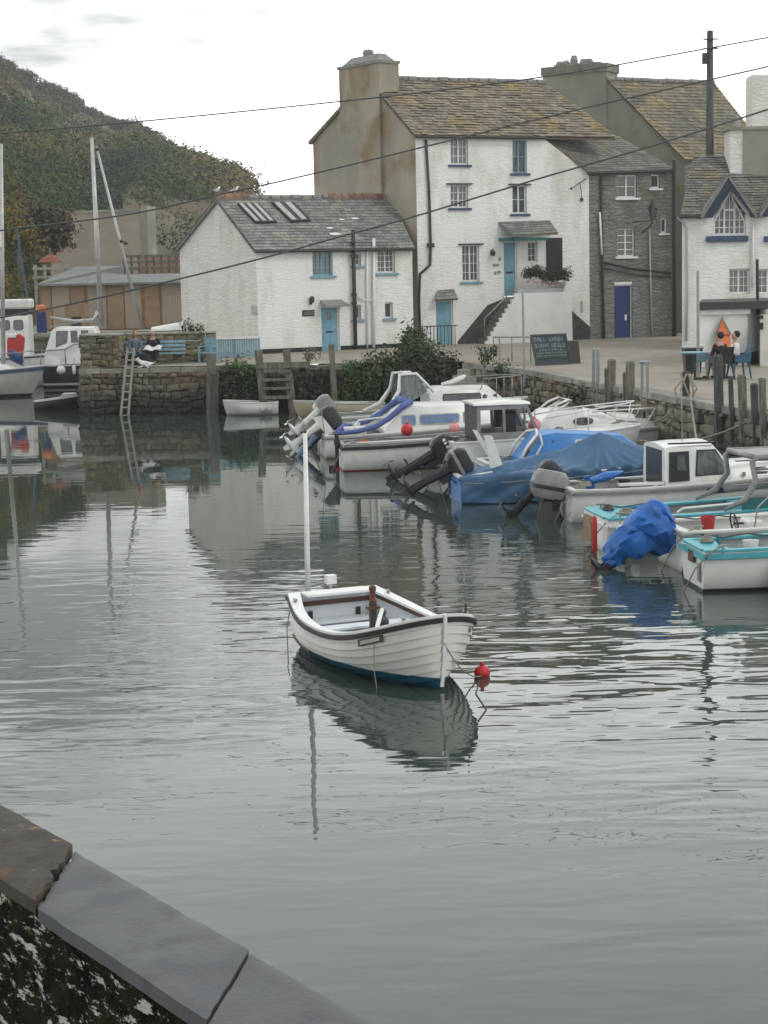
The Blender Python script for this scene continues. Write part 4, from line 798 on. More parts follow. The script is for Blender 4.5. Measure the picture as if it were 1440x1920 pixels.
for k in ('g', 'g2'):
    a, b, c, e = rc[k]; m_ = (a+b)/2; zp = fr.uv(1366, 362)[1]; f = MB(); d0, d1 = -.16, -.1; fw = .05
    def bar(u0, v0, u1, v1, w_=.05, f=f): f.prism([fr.p(u0-w_/2, v0, d0), fr.p(u0+w_/2, v0, d0), fr.p(u1+w_/2, v1, d0), fr.p(u1-w_/2, v1, d0)], fr.n*(d1-d0))
    f.fbox(fr, a, b, c, c+.09, d0, d1+.03)
    W = b-a
    for kk in range(7):
        u = a+.03+(W-.06)*kk/6; top_ = zp-abs(u-m_)/(W/2)*(zp-zE+.25); top_ = max(top_, zE-.25); bar(u, c+.09, u, top_, .07 if kk in (0, 2, 4, 6) else .03)
    for v in (c+(zE-c)*.38, c+(zE-c)*.72): f.fbox(fr, a+.03, b-.03, v, v+.028, d0+.01, d1-.008)
    f.fbox(fr, a+W/3, b-W/3, zE+.12, zE+.2, d0, d1+.004); bar(a+.03, zE-.25, m_, zp, .07); bar(b-.03, zE-.25, m_, zp, .07)
    w_ = f.build('window', 'white_paint', root); MB().poly([fr.p(a, c, d0+.01), fr.p(b, c, d0+.01), fr.p(b, zE-.25, d0+.01), fr.p(m_, zp, d0+.01), fr.p(a, zE-.25, d0+.01)]).build('pane', 'glass_dark', w_)
    MB().fbox(fr, a-.3, b+.05, c-.22, c, -.09, .14).build('sill', 'navy_grey', w_, bevel=.02)
    # dormer roof and barge boards
    zp2 = fr.uv(1356, 332)[1]+.1; run = 2.6; dm = MB(); pk0, pk1 = fr.p(m_-.2, zp2, .42), fr.p(m_+.75, zp2+.05, -run)
    for sgn, uu in ((-1, a-.62), (1, b+.30)):
        e0, e1 = fr.p(uu, zE-.1, .42), fr.p(uu, zE-.1, -run*.15)
        slates(dm, e0, e1, pk1, pk0, .2, .3, 40+sgn); nn = (e1-e0).cross(pk0-e0).normalized(); nn = nn if nn.z > 0 else -nn; dm.prism([e0-nn*.003, e1-nn*.003, pk1-nn*.003, pk0-nn*.003], -nn*.08)
    dm.build('dormer_roof', 'slate', root, fix=False)
    bb = MB()
    for uu in (a-.62, b+.30): bb.prism([fr.p(uu, zE-.12, .30), fr.p(uu+(.45 if uu < m_ else -.16), zE-.12, .30), fr.p(m_-.2+(.08 if uu < m_ else .0), zp2-(.62 if uu < m_ else .34), .30), fr.p(m_-.2, zp2-.04, .30)], fr.n*(.1 if uu < m_ else .095))
    bb.build('barge_board', 'barge', root)
eL, eR = fr.p(-.15, zE-.02, .25), fr.p(fr.W, zE-.02, .25); run = 3.6; zR = zE+2.35
uR = fr.uv(1275, 400)[0]+1.5; tS = .60; g1, g2 = rc['g'], rc['g2']
def rp(u, t): return fr.p(u, lerp_(zE-.02, zR, t), lerp_(.25, -run, t))
def lerp_(a, b, t): return a+(b-a)*t
for k_, (ua, ub, uat) in enumerate(((-.15, g1[0]-.3, lerp_(-.15, uR, tS)), (g1[1]+.1, g2[0]-.3, g1[1]+.1), (g2[1]+.1, fr.W, g2[1]+.1))):
    roof_part(root, rp(ua, 0), rp(ub, 0), rp(ub, tS), rp(uat, tS), 'slate_brown', rowh=.2, sw=.3, seed=60+k_, jit=.03)
for k_, g_ in enumerate((g1, g2)): roof_part(root, rp(g_[0]-.3, .13), rp(g_[1]+.1, .13), rp(g_[1]+.1, tS), rp(g_[0]-.3, tS), 'slate_brown', rowh=.2, sw=.3, seed=70+k_, jit=.02)
roof_part(root, rp(lerp_(-.15, uR, tS), tS), rp(fr.W, tS), rp(fr.W, 1), rp(uR, 1), 'slate_brown', rowh=.2, sw=.3, seed=65, jit=.03)
MB().tube([fr.p(-.2, zE-.07, .3), fr.p(rc['g'][0]-.45, zE-.07, .3)], .055, 8).build('gutter', 'iron', root)
pipe(fr, root, [(1270, 408), (1282, 418), (1287, 430), (1288, 530), (1286, 640)], .04, 'gel_grey', d=.06); pipe(fr, root, [(1411, 412), (1410, 540)], .04, 'white_paint')
# chimneys
q = aty(1388, 300, 70.2); c1 = MB(); c1.box((q.x-.5, 69.6, 6), (q.x+1.8, 70.8, aty(1388, 246, 70.2).z)); s_ = c1.build('chimney', 'white_wall_old', root); MB().box((q.x-.02, 69.55, 6), (q.x+1.85, 70.75, aty(1388, 246, 70.2).z-.003)).build('grey_flue', 'render_grey', s_); c1 = MB(); z = aty(1388, 246, 70.2).z; c1.box((q.x-.62, 69.5, z), (q.x+1.9, 70.9, z+.12)); c1.lathe([(.16, 0), (.13, .3), (.04, .5)], (q.x-.15, 70.2, z+.12), 8); c1.build('chimney_cap', 'cope', s_)
r2 = thing('white_chimney_house', 'tall round-shouldered white chimney stack behind the right-hand house', 'chimney', aty(1436, 640, 76)); q = aty(1440, 235, 76); z1 = aty(1440, 140, 76).z; mb = MB()
mb.loft([[V((q.x-.68+dx*w_, 76+dy*w_, z)) for dx, dy in ((0, 0), (1.36, 0), (1.36, 1.2), (0, 1.2))] for z, w_ in ((1.7, 1), (q.z-.2, 1), (z1-.8, 1), (z1-.76, 1.05), (z1-.66, 1.05), (z1-.62, 1), (z1-.12, 1), (z1, .9))]); mb.build('stack', 'white_wall_old', r2)
# utility pole
q = aty(1330, 640, 71.); r2 = thing('utility_pole', 'tall dark telegraph pole carrying the overhead cables', 'utility pole', (q.x, q.y, 1.75)); pz = aty(1324, 58, 71).z
MB().tube([(q.x, q.y, 1.7), (q.x, q.y, pz*.5), (q.x, q.y, pz)], [.21, .17, .12], 12).build('post', 'pole', r2, smooth='all')
MB().box((q.x-.3, q.y-.17, aty(1320, 120, 71).z), (q.x-.12, q.y+.05, aty(1320, 100, 71).z)).build('junction_box', 'iron', r2); mb = MB()
for z in (pz-.7, pz-.35): mb.box((q.x-.28, q.y-.16, z), (q.x+.28, q.y-.1, z+.05))
mb.tube([(q.x, q.y, pz), (q.x, q.y, pz+.35)], .02, 6); mb.build('crossarm', 'iron', r2)
# ================================================================== white shed on the right with door
root = thing('kiosk', 'small flat-roofed white kiosk with dark fascia behind the diners', 'kiosk', xy(1311, 57.).to_3d()+V((0, 0, 1.6))); A, B = xy(1311, 57.), xy(1401, 57.4); B2 = xy(1424, 58.6); fk = Fr(A, B); fk2 = Fr(B, B2)
zt = fk.uv(1360, 580)[1]; mb = MB(); wall(mb, fk, 0, fk.W, 1.5, zt); wall(mb, fk2, 0, fk2.W, 1.5, zt); wall(mb, Fr(A*1.08+V((.1, 0)), A), 0, (A*.08+V((.1, 0))).length, 1.5, zt); mb.build('wall', 'white_smooth', root)
mb = MB(); mb.prism([fk.p(-.12, zt, .25), fk.p(fk.W+.2, zt, .25), V((B2.x+4, 57.6, zt)), V((B2.x+4.3, 64, zt)), (A*1.1+V((.1, 0))).to_3d()+V((0, 0, zt))], (0, 0, .24)); mb.build('flat_roof', 'iron', root); MB().fbox(fk, .05, fk.W+.05, zt-.16, zt-.003, .003, .10).build('fascia', 'white_paint', root)
MB().fbox(fk2, .0, fk2.W, 1.55, 2.0, .004, .02).build('plinth', 'black', root)
mb = MB(); mb.box((fk2.p(fk2.W, 0).x, 58.4, 1.6), (fk2.p(fk2.W, 0).x+4, 58.5, zt)); mb.build('side_wall', 'white_smooth', root)
dA = aty(1425, 640, 56.6); dz0, dz1 = aty(1430, 699, 56.6).z, aty(1430, 590, 56.6).z; d_ = MB().box((dA.x, 56.55, dz0), (dA.x+1.1, 56.62, dz1)).build('door', 'cream_paint', root); mb = MB()
for py in (594, 608, 614): z = aty(1427, py, 56.6).z; mb.box((dA.x-.05, 56.5, z-.06), (dA.x+.08, 56.548, z+.05))
mb.build('lock', 'black', d_)
MB().box((dA.x+.3, 56.62, 1.6), (dA.x+5, 60, zt-.02)).build('annex', 'white_smooth', root)
fa = Fr(xy(1322, 55.), xy(1440, 55.)); z = aty(1322, 566, 60).z
# kayak / orange marker leaning against kiosk wall
p = fk.uv(1353, 597, .1); pb_ = fk.uv(1353, 660, .1); r2 = thing('kayak_board', 'bright orange pointed board leaning on the white kiosk wall', 'board', fk.p(p[0], 1.7, .3)); mb = MB()
zt_, zm, zl = p[1], fk.uv(1353, 628, .1)[1], 1.75; w_ = .22
mb.prism([fk.p(p[0], zt_, .06), fk.p(p[0]+w_*.55, (zt_+zm)/2, .12), fk.p(p[0]+w_, zm, .18), fk.p(p[0]+w_*.8, zl, .5), fk.p(p[0]-w_*.8, zl, .5), fk.p(p[0]-w_, zm, .18), fk.p(p[0]-w_*.55, (zt_+zm)/2, .12)], fk.n*.05); mb.build('board', 'orange', r2)
mb = MB(); mb.fbox(fk, p[0]-w_*.9, p[0]+w_*.9, zm-.03, zm+.02, .16, .26); mb.build('strap', 'red', r2)
mb = MB(); mb.tube([fk.p(p[0]-w_-.03, zm, .24), fk.p(p[0], zt_+.05, .12), fk.p(p[0]+w_+.03, zm, .24)], .02, 6); mb.build('edge_trim', 'teal_dark', r2)
# thin flag pole by kiosk, thin aerial
q = aty(1310, 700, 52.); r2 = thing('mooring_pole', 'tall thin grey scaffold pole in front of the kiosk', 'pole', (q.x, q.y, 1.6)); MB().tube([(q.x, q.y, -.3), (q.x-.03, q.y, aty(1303, 508, 52).z)], .045, 8).build('pole', 'steel', r2)
q = aty(1421, 560, 58.); r2 = thing('vent_pipe', 'thin black vent pipe on the kiosk roof', 'pipe', (q.x, q.y, q.z)); MB().tube([(q.x, q.y, q.z-.5), (q.x-.03, q.y, aty(1419, 486, 58).z)], .05, 8).build('pipe', 'black', r2)
# ================================================================== boats
def lerp(a, b, t): return a+(b-a)*t
def pl(pts, x):
    for (a, b), (c, d) in zip(pts[:-1], pts[1:]):
        if x <= c: return b+(d-b)*max(0, (x-a))/(c-a)
    return pts[-1][1]
class Hull:
    def __init__(s, L, B, fs, fb, draft=.25, transom=.8, rake=.35, full=3.2, dip=.03, pw=.6, entry=1.3):
        s.L, s.B, s.fs, s.fb, s.draft, s.tr, s.rake, s.full, s.dip, s.pw, s.entry = L, B, fs, fb, draft, transom, rake, full, dip, pw, entry
    se = 1.8
    def half(s, t):
        k = s.tr+(1-s.tr)*math.sin(math.pi/2*min(1, t/.35)) if t < .35 else max(.0, 1-((t-.35)/.65)**s.full)**s.pw
        return max(.018, s.B/2*k)
    def sheer(s, t): return s.fs+(s.fb-s.fs)*t**s.se-s.dip*math.sin(math.pi*t)
    def S(s, t, v, side=1, off=0., inset=0., zmin=None):
        b = max(.012, s.half(t)-inset); zs = s.sheer(t); zk = -s.draft*(1-.55*max(0, (t-.75)/.25)**2)
        e1 = lerp(3.0, s.entry, t*t); e2 = lerp(1.55, 1.0, t)
        y = b*(1-(1-v)**e1)+off; z = zk+(zs-zk)*v**e2
        x = t*(s.L-s.rake*(1-v)**1.3*t**3)-(inset*t)
        if zmin is not None: z = max(z, zmin)
        return V((x, y*side, z))
    def build(s, root, mat, inner='gel_grey', floor=.08, cap='gel', capw=.09, caph=.03, rub=None, rubh=.05, rubz=-.03, deck=None, clinker=0, N=26, n=12, ts=None, aftcap=None, name='hull'):
        if mat == 'gel': mat = 'hull_gel'
        ts = [k/N for k in range(N+1)]; ts = [1-(1-t)**1.35 for t in ts]
        mb = MB()
        for side in (1, -1):
            if clinker:
                vs_ = [0, .22]+[.22+.78*k/clinker for k in range(1, clinker+1)]
                for a, b in zip(vs_[:-1], vs_[1:]):
                    g = [[s.S(t, a, side, .024 if a > 0 else 0), s.S(t, b, side, 0), s.S(t, b, side, .024 if b < 1 else 0)] for t in ts]
                    mb.loft(g, False, 0, False)
                    mb.poly([g[0][0]]+[g[0][1]]+[V((0, 0, g[0][1].z)), V((0, 0, g[0][0].z))])
            else: 
                g = [[s.S(t, k/n, side) for k in range(n+1)] for t in ts]; mb.loft(g, False, 0, False)
        if not clinker:
            q = [s.S(0, k/n, 1) for k in range(n+1)]; mb.poly(q+[V((p.x, -p.y, p.z)) for p in q[::-1]])
        h = mb.build(name, mat, root, smooth=True, world=False, fix=False)
        tin = [max(.012, min(t, .975)) for t in ts]; tin = sorted(set(tin))
        if inner:
            ib = MB()
            for side in (1, -1): ib.loft([[s.S(t, k/n, side, 0, .05, floor) for k in range(n+1)] for t in tin if not (deck and deck[0]+.02 < t < deck[1]-.01)], False, 0, False)
            q = [s.S(.012, k/n, 1, 0, .05, floor) for k in range(n+1)]; ib.poly(q+[V((p.x, -p.y, p.z)) for p in q[::-1]]); ib.build('interior', inner, root, smooth=True, world=False, fix=False)
        if deck:
            db = MB(); dt = [deck[0]+(deck[1]-deck[0])*k/12 for k in range(13)]
            rg = []
            for t in dt:
                b = s.half(t)-.012; z = s.sheer(t)-.012; x = s.S(t, 1).x; rg.append([V((x, -b, z)), V((x, -b*.5, z+.035*b/s.B*2)), V((x, 0, z+.05*b/s.B*2)), V((x, b*.5, z+.035*b/s.B*2)), V((x, b, z))])
            db.loft(rg, False, 0, False); 
            for r_ in (rg[0],): db.poly(r_+[p+V((0, 0, -.3)) for p in r_[::-1]])
            db.build('deck', deck[2], root, smooth=True, world=False, fix=False)
        if cap:
            cb = MB()
            for side in (1, -1):
                rg = []
                for t in ts:
                    p = s.S(t, 1, side); b = s.half(t); w_ = capw(t) if callable(capw) else capw; bi = max(.002, b-w_); z = p.z
                    rg.append([V((p.x, (b+.02)*side, z-.008)), V((p.x, (b+.02)*side, z+caph)), V((p.x-(.02 if t > .99 else 0), bi*side, z+caph)), V((p.x-(.02 if t > .99 else 0), bi*side, z-.008))])
                cb.loft(rg)
            b = s.half(0); w_ = aftcap or (capw(0) if callable(capw) else capw); z = s.sheer(0); bi = b-(capw(0) if callable(capw) else capw)-.001; cb.box((-.02, -bi, z-.008), (w_, bi, z+caph))
            cb.build('gunwale', cap, root, world=False, bevel=.006)
        if rub:
            rb = MB()
            for side in (1, -1):
                rg = []
                for t in ts: p = s.S(t, 1, side); y = (s.half(t)+.045)*side; y0 = (s.half(t)-.004)*side; z = p.z+rubz; rg.append([V((p.x+.01, y0, z-rubh)), V((p.x+.02, y, z-rubh*.8)), V((p.x+.02, y, z)), V((p.x+.01, y0, z+.004))])
                rb.loft(rg)
            b = s.half(0); z = s.sheer(0)+rubz; rb.box((-.045, -b-.04, z-rubh), (-.0, b+.04, z)); rb.build('rubbing_strake', rub, root, world=False, smooth=True)
        return h
def place(name, label, cat, px, py, head, group=None):
    p = atz(px, py, 0); return thing(name, label, cat, p, R(head), group)
def outboard(root, pos, tilt, cowl='rubber', leg='rubber', sc=1., stripe=None, yaw=0., decal=None):
    Mx = Matrix.Translation(V(pos)) @ Matrix.Rotation(R(yaw), 4, 'Z') @ Matrix.Rotation(R(tilt), 4, 'Y') @ Matrix.Scale(sc, 4)
    def X(mb): mb.v = [Mx @ p for p in mb.v]; return mb
    def rr(x0, x1, w_, z): 
        r = .05; return [V((x0+r, -w_, z)), V((x1-r, -w_, z)), V((x1, -w_+r, z)), V((x1, w_-r, z)), V((x1-r, w_, z)), V((x0+r, w_, z)), V((x0, w_-r, z)), V((x0, -w_+r, z))]
    c = MB(); c.loft([rr(-.34, .08, .12, .12), rr(-.40, .12, .16, .2), rr(-.42, .14, .165, .34), rr(-.40, .12, .15, .46), rr(-.34, .05, .11, .54)])
    co = X(c).build('outboard', cowl, root, smooth=True, world=False)
    if stripe: s_ = MB(); s_.loft([rr(-.424, .144, .169, .26), rr(-.424, .144, .169, .32)]); X(s_).build('stripe', stripe, co, world=False)
    if decal:
        dm = MB()
        for k, wd in enumerate((.05, .04, .05, .03, .05)):
            for sd in (-1, 1): dm.box((-.34+k*.075, sd*.168-.002, .36), (-.34+k*.075+wd, sd*.168+.002, .42))
        X(dm).build('lettering', decal, co, world=False)
    l = MB(); l.loft([rr(-.26, -.04, .07, .13), rr(-.24, -.06, .055, -.1), rr(-.22, -.07, .04, -.5), rr(-.24, -.05, .03, -.72)]); l.box((-.36, -.10, -.43), (-.02, .10, -.415)); l.lathe([(.005, -.42), (.045, -.34), (.055, -.2), (.05, -.08), (.02, .0)], (0, 0, -.74), 10, axis='x'); l.prism([(-.25, -.008, -.76), (-.08, -.008, -.76), (-.14, -.008, -.92), (-.22, -.008, -.92)], (0, .016, 0)); X(l).build('leg', leg, co, smooth=True, world=False)
    p = MB()
    for k in range(3):
        a = 2*math.pi*k/3; u = V((0, math.cos(a), math.sin(a))); w_ = V((0, -math.sin(a), math.cos(a))); c0 = V((-.45, 0, -.74))
        p.prism([c0+u*.03-w_*.015, c0+u*.09-w_*.055+V((.02, 0, 0)), c0+u*.13, c0+u*.09+w_*.05-V((.02, 0, 0)), c0+u*.03+w_*.015], (.008, 0, 0))
    X(p).build('propeller', leg, co, world=False)
    b = MB(); b.box((-.06, -.13, -.16), (.05, -.08, .16)); b.box((-.06, .08, -.16), (.05, .13, .16)); b.tube([(-.03, -.16, .08), (-.03, .16, .08)], .025); b.tube([(.08, 0, .18), (.3, 0, .22), (.52, 0, .2)], [.03, .022, .026]); X(b).build('bracket', 'rubber', co, world=False)
    return co
class Cabin:
    """sections: (x, half width at base, half width at top, z base, z top)"""
    def __init__(s, sec): s.sec = sec
    def at(s, x):
        S_ = s.sec
        for a, b in zip(S_[:-1], S_[1:]):
            if x <= b[0]+1e-6: k = (x-a[0])/max(1e-6, b[0]-a[0]); return [lerp(p, q, k) for p, q in zip(a, b)]
        return S_[-1]
    def y(s, x, z): _, wb, wt, z0, z1 = s.at(x); return lerp(wb, wt, (z-z0)/max(1e-6, z1-z0))
    def build(s, root, mat='gel', crown=.05, name='cabin'):
        rg = []
        for x, wb, wt, z0, z1 in s.sec:
            c = crown if z1-z0 > .06 else 0.; r = min(.06, (z1-z0)*.3)
            rg.append([V((x, -wb, z0)), V((x, -lerp(wt, wb, r/max(1e-3, z1-z0)), z1-r)), V((x, -wt+r*.6, z1)), V((x, -wt*.5, z1+c*.75)), V((x, 0, z1+c)), V((x, wt*.5, z1+c*.75)), V((x, wt-r*.6, z1)), V((x, lerp(wt, wb, r/max(1e-3, z1-z0)), z1-r)), V((x, wb, z0))])
        s.root = MB().loft(rg).build(name, mat, root, smooth=True, world=False, fix=True); return s.root
    def pane(s, pts, mat='glass_dark', surround='rubber', sides=(1, -1), name='window', ex=.025):
        cx = sum(p[0] for p in pts)/len(pts); cz = sum(p[1] for p in pts)/len(pts)
        for sd in sides:
            if surround:
                a = MB(); q = [(p[0]+math.copysign(ex, p[0]-cx), p[1]+math.copysign(ex, p[1]-cz)) for p in pts]
                P = [V((x, sd*(s.y(x, z)+.001), z)) for x, z in q]; a.prism(P, (0, sd*.012, 0)); w_ = a.build(name, surround, s.root, world=False)
            P = [V((x, sd*(s.y(x, z)+.014), z)) for x, z in pts]; g = MB().prism(P, (0, sd*.006, 0)); g.build('pane' if not surround else name+'_pane', mat, s.root, world=False)
    def endpane(s, x, y0, y1, z0, z1, mat='glass_dark', slope=0., d=1, surround='rubber', name='windscreen'):
        g = MB(); g.prism([V((x, y0, z0)), V((x, y1, z0)), V((x+slope, y1, z1)), V((x+slope, y0, z1))], (.012*d, 0, 0)); g.build(name, mat, s.root, world=False)
def rail(root, pts, r=.014, mat='steel', name='rail'): return MB().tube(pts, r, 6).build(name, mat, root, smooth='all', world=False)
def rails(root, tops, posts, r=.014, mat='steel', name='guard_rail'):
    mb = MB()
    for t in tops: mb.tube(t, r, 6)
    for a, b in posts: mb.tube([a, b], r*.9, 6)
    return mb.build(name, mat, root, smooth='all', world=False)
def rounded(x0, x1, z0, z1, r=.04, sl=0.):
    return [(x0+r, z0), (x1-r, z0), (x1, z0+r), (x1+sl, z1-r), (x1-r+sl, z1), (x0+r, z1), (x0, z1-r), (x0, z0+r)]
GB_ = 'boats moored side by side along the right quay'
# --- hero: small clinker boat
s0 = V((-.68, 22.78, 0)); b0 = V((.64, 19.82, 0)); hd = math.degrees(math.atan2(b0.y-s0.y, b0.x-s0.x)); LH = LHERO = (b0-s0).length
root = thing('rowing_boat', 'white clinker rowing boat with thin white stern mast moored alone in mid harbour', 'rowing boat', s0, R(hd))
H = Hull(LH, 1.58, .65, .85, .16, .74, .10, 3.6, .20, .55, 1.55); H.se = 3
hm = zband(M('clinker white', (.72, .72, .69), (.62, .62, .585), rough=.42, sc=1.1, st=(1, 1, .6), col3=(.66, .65, .60), sc3=2), [(.145, (.010, .075, .12)), (.05, (.012, .055, .085))], soft=.006)
def cw(t): return lerp(.15, .075, min(1, t/.45))
H.build(root, hm, inner='interior_white', floor=.10, cap='white_paint', capw=cw, caph=.028, rub=M('dark rubbing strake', (.02, .017, .017), (.035, .024, .022), rough=.5, sc=2), rubh=.055, rubz=-.012, clinker=7, N=40, n=14, aftcap=.26)
mt['brown_wood'].node_tree.nodes['Principled BSDF'].inputs['Roughness'].default_value = .45
st = MB(); rg = []
for k in range(11):
    v = .12+.88*k/10; p = H.S(1, v); rg.append([p+V((-.04, -.022, 0)), p+V((.018, -.016, 0)), p+V((.018, .016, 0)), p+V((-.04, .022, 0))])
rg.append([p+V((0, 0, .026)) for p in rg[-1]]); st.loft(rg).build('stem', 'white_paint', root, world=False)
th = MB()
for x, z in ((.98, .36), (1.75, .38)): 
    b = H.half(x/LH)-.07; th.box((x-.12, -b, z), (x+.12, b, z+.03))
    th.build('thwart', 'interior_white', root, world=False, bevel=.006); th = MB()
b_ = H.half(.05)-.07; MB().box((.055, -b_, .30), (.32, b_, .33)).build('stern_seat', 'interior_white', root, world=False)
fd = MB(); tt = [.80, .84, .88, .92, .96]; fd.loft([[V((H.S(t, 1).x, -(H.half(t)-.06), H.sheer(t)-.03)), V((H.S(t, 1).x, 0, H.sheer(t)-.0)), V((H.S(t, 1).x, (H.half(t)-.06), H.sheer(t)-.03))] for t in tt], False, 0, False); fd.build('foredeck', 'white_paint', root, world=False, fix=False)
inr = MB()
for side in (1, -1): inr.loft([[H.S(t, .93, side, -.0, .062), H.S(t, .985, side, 0, .062), H.S(t, .985, side, 0, .09), H.S(t, .93, side, 0, .09)] for t in [k/20*.9+.02 for k in range(21)]])
inr.box((.052, -b_-.02, .50), (.075, b_+.02, .56)); inr.build('inner_rail', 'brown_wood', root, world=False)
for y in (-.33, .33): MB().box((.052, y-.03, .33), (.066, y+.03, .43)).build('stern_slot', 'black', root, world=False)
# mast at the stern quarter (image left = starboard side local -y)
base_l = Matrix.Rotation(-R(hd), 3, 'Z') @ (atz(577, 1110, .6)-s0); top_ = aty(572, 812, (atz(577, 1110, .6)).y)
tl = Matrix.Rotation(-R(hd), 3, 'Z') @ (V((top_.x, top_.y, top_.z))-s0)
MB().tube([(base_l.x, base_l.y, .3), tuple(tl)], [.038, .027], 12).build('mizzen_mast', 'white_paint', root, smooth='all', world=False)
MB().tube([tuple(tl), (tl.x, tl.y, tl.z+.03)], .02, 8).build('mast_cap', 'iron', root, world=False)
q = Matrix.Rotation(-R(hd), 3, 'Z') @ (atz(620, 1102, .63)-s0); b2 = MB(); b2.tube([(q.x, q.y, .62), (q.x, q.y, .68)], .015); b2.box((q.x-.05, q.y-.07, .68), (q.x+.05, q.y+.07, .80)); b2.build('stern_light', 'white_paint', root, world=False, bevel=.01)
q = Matrix.Rotation(-R(hd), 3, 'Z') @ (atz(700, 1176, .40)-s0); po = MB(); po.box((q.x-.035, q.y-.04, .12), (q.x+.035, q.y+.04, .70)); po.build('towing_post', 'iron', root, world=False, bevel=.006)
MB().lathe([(.046, .69), (.048, .73), (.034, .75), (.034, .84), (.046, .86), (.042, .90), (.02, .915)], (q.x, q.y, 0), 12).build('post_head', M('rust red paint', (.13, .035, .028), (.10, .035, .028), rough=.6), root, world=False, smooth=True)
MB().box((q.x-.04, q.y-.08, .62), (q.x+.04, q.y+.08, .66)).build('cleat', 'brown_wood', root, world=False)
q2 = V((q.x+.22, q.y+.02, .5)); e = MB(); e.ball(q2, .085, 12, sc=(1, 1, 1.1)); e.lathe([(.05, .09), (.06, .12), (.03, .16)], q2, 8); e.build('engine', 'rubber', root, world=False, smooth=True); e = MB(); e.tube([q2+V((0, -.03, .05)), q2+V((.05, -.02, .16)), q2+V((.2, -.15, .0)), q2+V((.3, -.22, -.12))], .026, 8); e.build('exhaust_hose', 'white_paint', root, world=False, smooth='all')
# registration plate frames, rope down the side, low fender strip
pm = MB(); yb = H.S(.80, .86, -1); p0, p1 = H.S(.77, .86, -1, .03), H.S(.88, .87, -1, .03); up = V((0, 0, .04))
pm.prism([p0-up, p1-up, p1+up, p0+up], (0, -.012, 0)); s_ = pm.build('name_plate', 'brown_wood', root, world=False); d = (p1-p0); MB().prism([p0+d*.1-up*.55+V((0, -.014, 0)), p1-d*.1-up*.55+V((0, -.014, 0)), p1-d*.1+up*.55+V((0, -.014, 0)), p0+d*.1+up*.55+V((0, -.014, 0))], (0, -.004, 0)).build('plate_face', 'gel_grey', s_, world=False)
c = H.S(.93, .84, 1, .02); MB().ball(c, .04, 10, sc=(.7, .5, 1)).build('bow_fairlead', 'cowl_grey', root, world=False)
a = H.S(.84, .82, -1, .03); MB().tube([a, a+V((0, -.005, -.3)), a+V((.02, 0.03, -.62))], .006, 5).build('hanging_line', 'rope', root, world=False)
fb = MB(); fb.tube([H.S(t, .56, -1, .02) for t in (.04, .1, .18, .26, .33)], .022, 8); fb.build('fender_strip', 'black', root, world=False)
for t, sd in ((.93, -1), (.93, 1), (.62, 1), (.1, 1), (.1, -1)):
    p = H.S(t, 1, sd); p.y *= (abs(p.y)-.04)/max(.05, abs(p.y)); cl = MB(); cl.tube([p+V((-.06, 0, .065)), p+V((.06, 0, .065))], .012); cl.box(tuple(p+V((-.02, -.012, .02))), tuple(p+V((.02, .012, .07)))); cl.build('deck_cleat', 'steel', root, world=False)
p = H.S(.93, 1, 1); sp_ = V((p.x, p.y-.05, p.z+.02)); MB().tube([sp_, sp_+V((0, 0, .14))], [.02, .012], 8).build('rowlock', 'iron', root, world=False)
# buoy
c = atz(904, 1268, 0); r2 = thing('mooring_buoy', 'small round red buoy floating off the bow of the lone clinker boat', 'buoy', c); mb = MB(); mb.ball(c+V((0, 0, .045)), .095, 16, sc=(1, 1, .92)); mb.build('float', 'red_buoy', r2, smooth='all'); MB().lathe([(.02, .12), (.028, .15), (.02, .17)], c, 8).build('ring', 'red', r2)
def sag(a, b, s, n=10): return [V(a).lerp(V(b), k/n)-V((0, 0, s*4*(k/n)*(1-k/n))) for k in range(n+1)]
def rope(label, pts, r=.012, mat='rope', name='mooring_rope', cat='rope', group=None):
    pts = [V(p) for p in pts]; o = MB().tube([p-pts[0] for p in pts], r, 5).build(name, mat, None, smooth='all'); o.location = pts[0]; return tag(o, label, cat, group)
rope('thin line hanging round the stern of the lone clinker boat', [atz(545, 1130, .55), atz(538, 1180, .25), atz(541, 1250, -.02), atz(536, 1262, -.1)], .006, 'rope_dark')
# ---------------------------------------------------------------- right-hand row
# b2 far white sports boat
root = place('sports_boat', 'white sports boat with raked windscreen, farthest of the right-hand row', 'motorboat', 602, 822, 10, GB_)
H = Hull(6.2, 1.9, .62, 1.0, .25, .85, .6, 2.6, -.02); H.build(root, 'gel', rub='cowl_grey', deck=(.52, .97, 'gel'))
C_ = Cabin([(3.1, .75, .66, .8, 1.2), (3.4, .78, .68, .8, 1.38), (4.9, .72, .6, .9, 1.36), (5.3, .55, .45, .95, 1.05)]); C_.build(root); C_.pane(rounded(3.5, 4.6, 1.0, 1.2), 'glass_dark'); C_.pane(rounded(4.7, 5.1, 1.0, 1.15), 'glass_dark')
w_ = MB(); w_.prism([(2.25, -.7, .85), (3.05, -.62, 1.3), (2.75, -.5, 1.8), (2.3, -.5, 1.78), (2.2, -.55, 1.3)], (0, .01, 0)); w_.build('side_window', 'glass_curtain', root, world=False); w_ = MB(); w_.prism([(2.25, .7, .85), (3.05, .62, 1.3), (2.75, .5, 1.8), (2.3, .5, 1.78), (2.2, .55, 1.3)], (0, .01, 0)); w_.build('windscreen', 'glass_curtain', root, world=False)
fm = MB()
for sd in (-1, 1): fm.tube([(1.4, sd*.86, .68), (1.9, sd*.82, .9), (2.2, sd*.68, 1.35), (2.25, sd*.55, 1.8), (2.75, sd*.5, 1.82), (3.05, sd*.55, 1.5), (3.3, sd*.62, 1.2)], [.05, .07, .06, .05, .045, .045, .04], 8)
